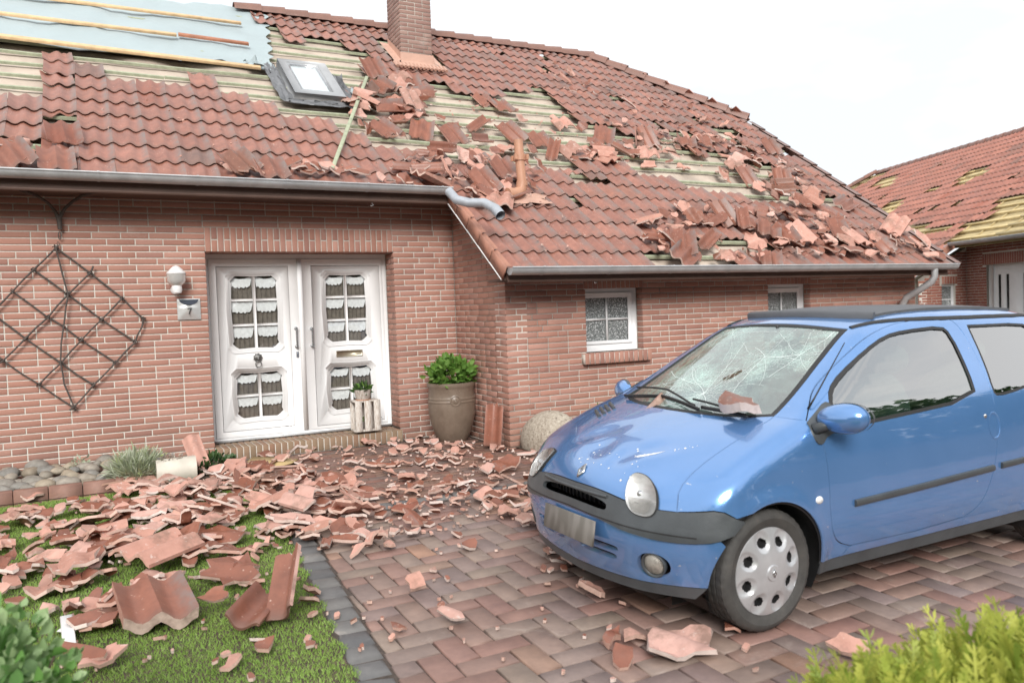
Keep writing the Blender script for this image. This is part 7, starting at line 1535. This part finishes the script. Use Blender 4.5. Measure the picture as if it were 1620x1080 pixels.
# ---- mirrors
for sg in (1, -1):
    mm = (lambda P: np.asarray(P)) if sg > 0 else mir
    mp0 = snap('side', smooth2([(-.292, .915), (-.285, .87), (-.300, .825), (-.335, .815), (-.375, .855), (-.50, .872), (-.445, .905), (-.468, .99), (-.44, .995), (-.36, .950), (-.292, .915)], 1), .02)[:-1]
    panel('mirror_base', [patch(pd, mp0, [], h=.03, gap=0, off=.008)], 'bumper', flange=.010, mirror=sg < 0)
    mc = np.array([-.40, .872 if sg > 0 else .835, .942 if sg > 0 else .925]); mb = MB(); mb.tube(mm([(-.31, .765, .885), (-.34, .80, .905), (-.37, .82, .930)]), [.030, .022, .024], 10); ma_ = mb.obj('mirror_arm', 'bumper', car, smooth=True)
    bm = bmesh.new(); bmesh.ops.create_uvsphere(bm, u_segments=32, v_segments=18, radius=1); me = bpy.data.meshes.new('mirror_shell')
    for v in bm.verts: q = np.array(v.co); q = q*np.array([.070 if q[0] > 0 else .018, .122*(1-.12*q[1]), .070]); v.co = Vector(rot('Z', .34)@rot('X', .08)@q); 
    for v in bm.verts: v.co = Vector(mm(np.array(v.co)+mc)[...].tolist())
    bm.to_mesh(me); bm.free(); me.materials.append(M['paint']); me.polygons.foreach_set('use_smooth', [True]*len(me.polygons)); put('mirror_shell', me, car)
    mb = MB(); mb.lathe([(1.015, -.01), (1.03, 0), (1.015, .01)], 36, (0, 0, 0)); V = mb.v[-1]; V[:] = np.stack([V[:, 2]*1.0-.0, V[:, 0]*.122, V[:, 1]*.070], 1)@(rot('Z', .34)@rot('X', .08)).T+mc; mb.v[-1] = mm(V); mb.obj('mirror_rim', 'bumper', car, smooth=True)
# ---- wheels
def wheel(x, y, steer=0.):
    sg = 1 if y > 0 else -1; h_ = put('wheel', None, car); h_.location = (x, y, .277); h_.rotation_euler = (0, 0, steer+(0 if sg > 0 else math.pi)); Ry = rot('X', -math.pi/2)
    pr_ = [(.182, -.155), (.200, -.170), (.235, -.176), (.258, -.165), (.271, -.150)]; pr_ += [(.2755, -.145)]
    for k in range(4): a_ = -.145+k*.033; pr_ += [(.277, a_+.004), (.277, a_+.028), (.271, a_+.029), (.271, a_+.033)]
    pr_ += [(.277, -.012), (.274, -.004), (.262, .008), (.248, .013), (.240, .0145), (.236, .0125), (.215, .010), (.205, .003), (.196, -.002)]
    mb = MB(); K = 120; V = []
    for i, (rr, z) in enumerate(pr_):
        for j in range(K):
            q = rr; 
            if rr > .273 and (j % 3 == 0): q = rr-.0035
            if .2 < rr < .274 and z > -.02 and rr > .255 and j % 3 == 0: q = rr-.002
            V.append((q*math.cos(j*2*math.pi/K), q*math.sin(j*2*math.pi/K), z))
    V = np.array(V)@Ry.T; k = len(pr_); mb.add(V, [[i*K+j, i*K+(j+1) % K, (i+1)*K+(j+1) % K, (i+1)*K+j] for i in range(k-1) for j in range(K)]); mb.obj('tyre', 'tyre', h_, smooth=35)
    mb = MB(); K = 160; rs = np.concatenate([[.0005, .02, .032, .036], np.linspace(.045, .178, 30), [.1865, .1885, .187]]); V = []; MI = []
    for i, rr in enumerate(rs):
        for j in range(K):
            t = j*2*math.pi/K; z = .030*(1-(rr/.19)**2)+.002; z += .006 if rr < .033 else 0
            if rr > .187: z = -.006 if rr < .1875 else .0
            d_ = math.inf
            for q in range(8): ca = q*math.pi/4+.30; dx, dy = rr*math.cos(t-ca)-.143, rr*math.sin(t-ca); d_ = min(d_, math.hypot(dx*.80, dy)); 
            if .05 < rr < .187: z -= .016*max(0, 1-(d_/.040)**2.4) if d_ < .040 else 0
            for q in range(8):
                ca = q*math.pi/4+.30; dx, dy = rr*math.cos(t-ca)-.133, rr*math.sin(t-ca)
                if math.hypot(dx*1.15, dy) < .0205: z -= .035
            V.append((rr*math.cos(t), rr*math.sin(t), z))
    V0 = np.array(V); F_ = []; ml = []
    for i in range(len(rs)-1):
        for j in range(K):
            f = [i*K+j, i*K+(j+1) % K, (i+1)*K+(j+1) % K, (i+1)*K+j]; zz = V0[f, 2]; lim = .030*(1-(rs[i]/.19)**2)-.016
            F_.append(f); ml.append(1 if zz.min() < lim-.006 and rs[i] < .165 and rs[i] > .08 else 0)
    mb.add(V0@Ry.T, F_, np.array(ml)); mb.v[-1] *= np.array([1.055, 1, 1.055]); hb = mb.obj('hubcap', ['hub', 'black'], h_, smooth=30)
    for q in range(8): a_ = q*math.pi/4-.08; mb = MB(); mb.lathe([(.0005, .003), (.0022, .002), (.003, 0)], 8, (0, 0, 0)); mb.v[-1][:] += (.058*math.cos(a_), .058*math.sin(a_), .0285); mb.v[-1] = mb.v[-1]@Ry.T; 
    mb = MB(); mb.tube([(0, -.16, 0), (0, -.02, 0)], .17, 30); mb.obj('rim', 'black', h_, smooth=40); e_ = emblem(h_, np.array([0, 0, .038])@Ry.T, np.array([0, 0, 1])@Ry.T, np.array([1, 0, 0])@Ry.T, np.array([0, 1, 0])@Ry.T, .020, 'chrome'); return h_
wheel(0, .770, .03); wheel(0, -.770, .03); wheel(-2.347, .765); wheel(-2.347, -.765)
for wx in (0., -2.347):                                      # wheel wells
    for sg in (1, -1):
        mb = MB(); V = []; K = 20
        for yy in (.78, .74, .50):
            for j in range(K+1): a_ = math.radians(-25+230*j/K); V.append((wx+(R0+.006)*math.cos(a_), yy*sg, WC+(R0+.006)*math.sin(a_)))
        mb.add(V, [[i*(K+1)+j, i*(K+1)+j+1, (i+1)*(K+1)+j+1, (i+1)*(K+1)+j] for i in (0, 1) for j in range(K)]); mb.add([(wx-.33, .5*sg, .1), (wx+.33, .5*sg, .1), (wx+.33, .5*sg, .6), (wx-.33, .5*sg, .6)], [[0, 1, 2, 3]])
        V = mb.v[0]; q = V[:K+1].copy(); q[:, 1] = np.clip(np.abs(solve('side', q[:, [0, 2]])[:, 1])-.012, .5, .85)*sg; V[:K+1] = q; mb.obj('wheel_well', 'black', car)
mb = MB(); mb.box((-1.17, 0, .21), (1.7, 1.36, .05)); mb.box((.20, 0, .235), (.34, .9, .08)); mb.box((-2.5, 0, .25), (.4, 1.2, .12)); mb.obj('underbody', 'black', car)
tg = Proj((-1.9, 0, .6), (-1, 0, .1)); tout = np.concatenate([rrear[::-1], rback, mir(rback[::-1]), mir(rrear)[:-1]]); panel('tailgate', [patch(tg, tout, [], h=.07)], 'paint')
# dark liner just inside the skin closes the panel gaps
for nm_, pj_, o_, sp_, of_ in (('bonnet_liner', pb_, hood_out, .05, -.016), ('wing_liner', pf, fend, .05, -.014)):
    pt_ = patch(pj_, pj_.hit(pj_.to(o_)*1.0), [], h=sp_, gap=-.012, off=of_); panel(nm_, [pt_], 'black', flange=0)
    if nm_ == 'wing_liner': panel(nm_, [pt_], 'black', flange=0, mirror=True)
for P_ in (dfront, drear, dtop, dbot):
    V, f, Nn = ribbon(P_, .034, -.014); mb = MB(); mb.add(V, f); mb.add(mir(V), f); mb.obj('door_shut_liner', 'black', car)
# ---- interior
mb = MB(); mb.box((-.30, 0, .74), (.40, 1.24, .22), rot('Y', .12)); mb.box((-.40, .34, .86), (.26, .40, .10), rot('Y', .2)); mb.obj('dashboard', 'interior', car)
sw_ = MB(); Rw = rot('Y', -1.05); sw_.tube([np.array([-.60, .34, .86])+Rw@np.array([.18*math.cos(t), .18*math.sin(t), 0]) for t in np.linspace(0, 2*math.pi, 33)], .013, 8, cap=False); sw_.tube([(-.60, .34, .86), (-.44, .34, .80)], .03, 8)
for t in (0, 2.1, 4.2): sw_.tube([np.array([-.60, .34, .86]), np.array([-.60, .34, .86])+Rw@np.array([.17*math.cos(t), .17*math.sin(t), 0])], .012, 6)
sw_.obj('steering_wheel', 'interior', car, smooth=40)
def seat(x, y, w_):
    mb = MB(); mb.lathe([(.001, .09), (.5, .085), (.92, .05), (1, 0), (.92, -.06), (.001, -.09)], 20); V = mb.v[-1]; V[:] = np.stack([V[:, 0]*.27+x+.05, V[:, 1]*w_+y, V[:, 2]*1.1+.46], 1)
    mb.lathe([(.001, .07), (.5, .068), (.9, .04), (1, 0), (.9, -.04), (.001, -.07)], 20); V = mb.v[-1]; Q = np.stack([V[:, 2]*1.0, V[:, 1]*w_, V[:, 0]*.34], 1)@rot('Y', -.30).T; V[:] = Q+np.array([x-.26, y, .74])
    mb.lathe([(.001, .045), (.6, .043), (.95, .02), (1, 0), (.95, -.02), (.001, -.045)], 16); V = mb.v[-1]; Q = np.stack([V[:, 2], V[:, 1]*.14, V[:, 0]*.10], 1)@rot('Y', -.25).T; V[:] = Q+np.array([x-.40, y, 1.13]); mb.tube([(x-.36, y-.05, 1.0), (x-.39, y-.05, 1.1)], .007, 6); mb.tube([(x-.36, y+.05, 1.0), (x-.39, y+.05, 1.1)], .007, 6)
    mb.obj('seat', 'seat', car, smooth=50)
seat(-.95, .36, .25); seat(-.95, -.36, .25); seat(-1.75, .30, .30); seat(-1.75, -.30, .30)
mb = MB(); mb.box((-1.2, 0, .33), (1.9, 1.35, .04)); mb.box((-.25, 0, .5), (.04, 1.2, .5)); mb.obj('floor_pan', 'interior', car)
mb = MB(); mb.box((-.87, .03, 1.27), (.03, .22, .055)); mb.tube([(-.86, .03, 1.30), (-.85, .03, 1.335)], .01, 6); mb.obj('rear_view_mirror', 'black', car)
# tile pieces lying on the car
cw = np.array(car.matrix_world)
def oncar(xy, kind, pick, yaw, tx, fl, lb, sc=1., z=.02):
    p = solve('top', np.array([xy]))[0]; nn_ = normals(p[None])[0]; a = unit(np.cross(nn_, (math.cos(yaw), math.sin(yaw), 0))); b = np.cross(nn_, a); R3 = np.stack([a, b, nn_], 1)@rot('X', tx)
    if fl: R3 = R3@rot('X', math.pi)
    m4 = np.eye(4); m4[:3, :3] = R3*sc; m4[:3, 3] = p+nn_*z; m4 = cw@m4; put('tile_fragment', PROTO[kind][pick][0], None, Matrix([list(q) for q in m4]), label=lb, cat='tile fragment')
oncar((-.12, -.20), 'chunk', 0, .2, .15, 1, 'curved pink tile piece on the far windscreen wiper', 1.5, .03); oncar((-.150, .455), 'chunk', 5, 1.2, .0, 0, 'brown tile chunk on the driver-side corner of the windscreen base', 1.45, .02)
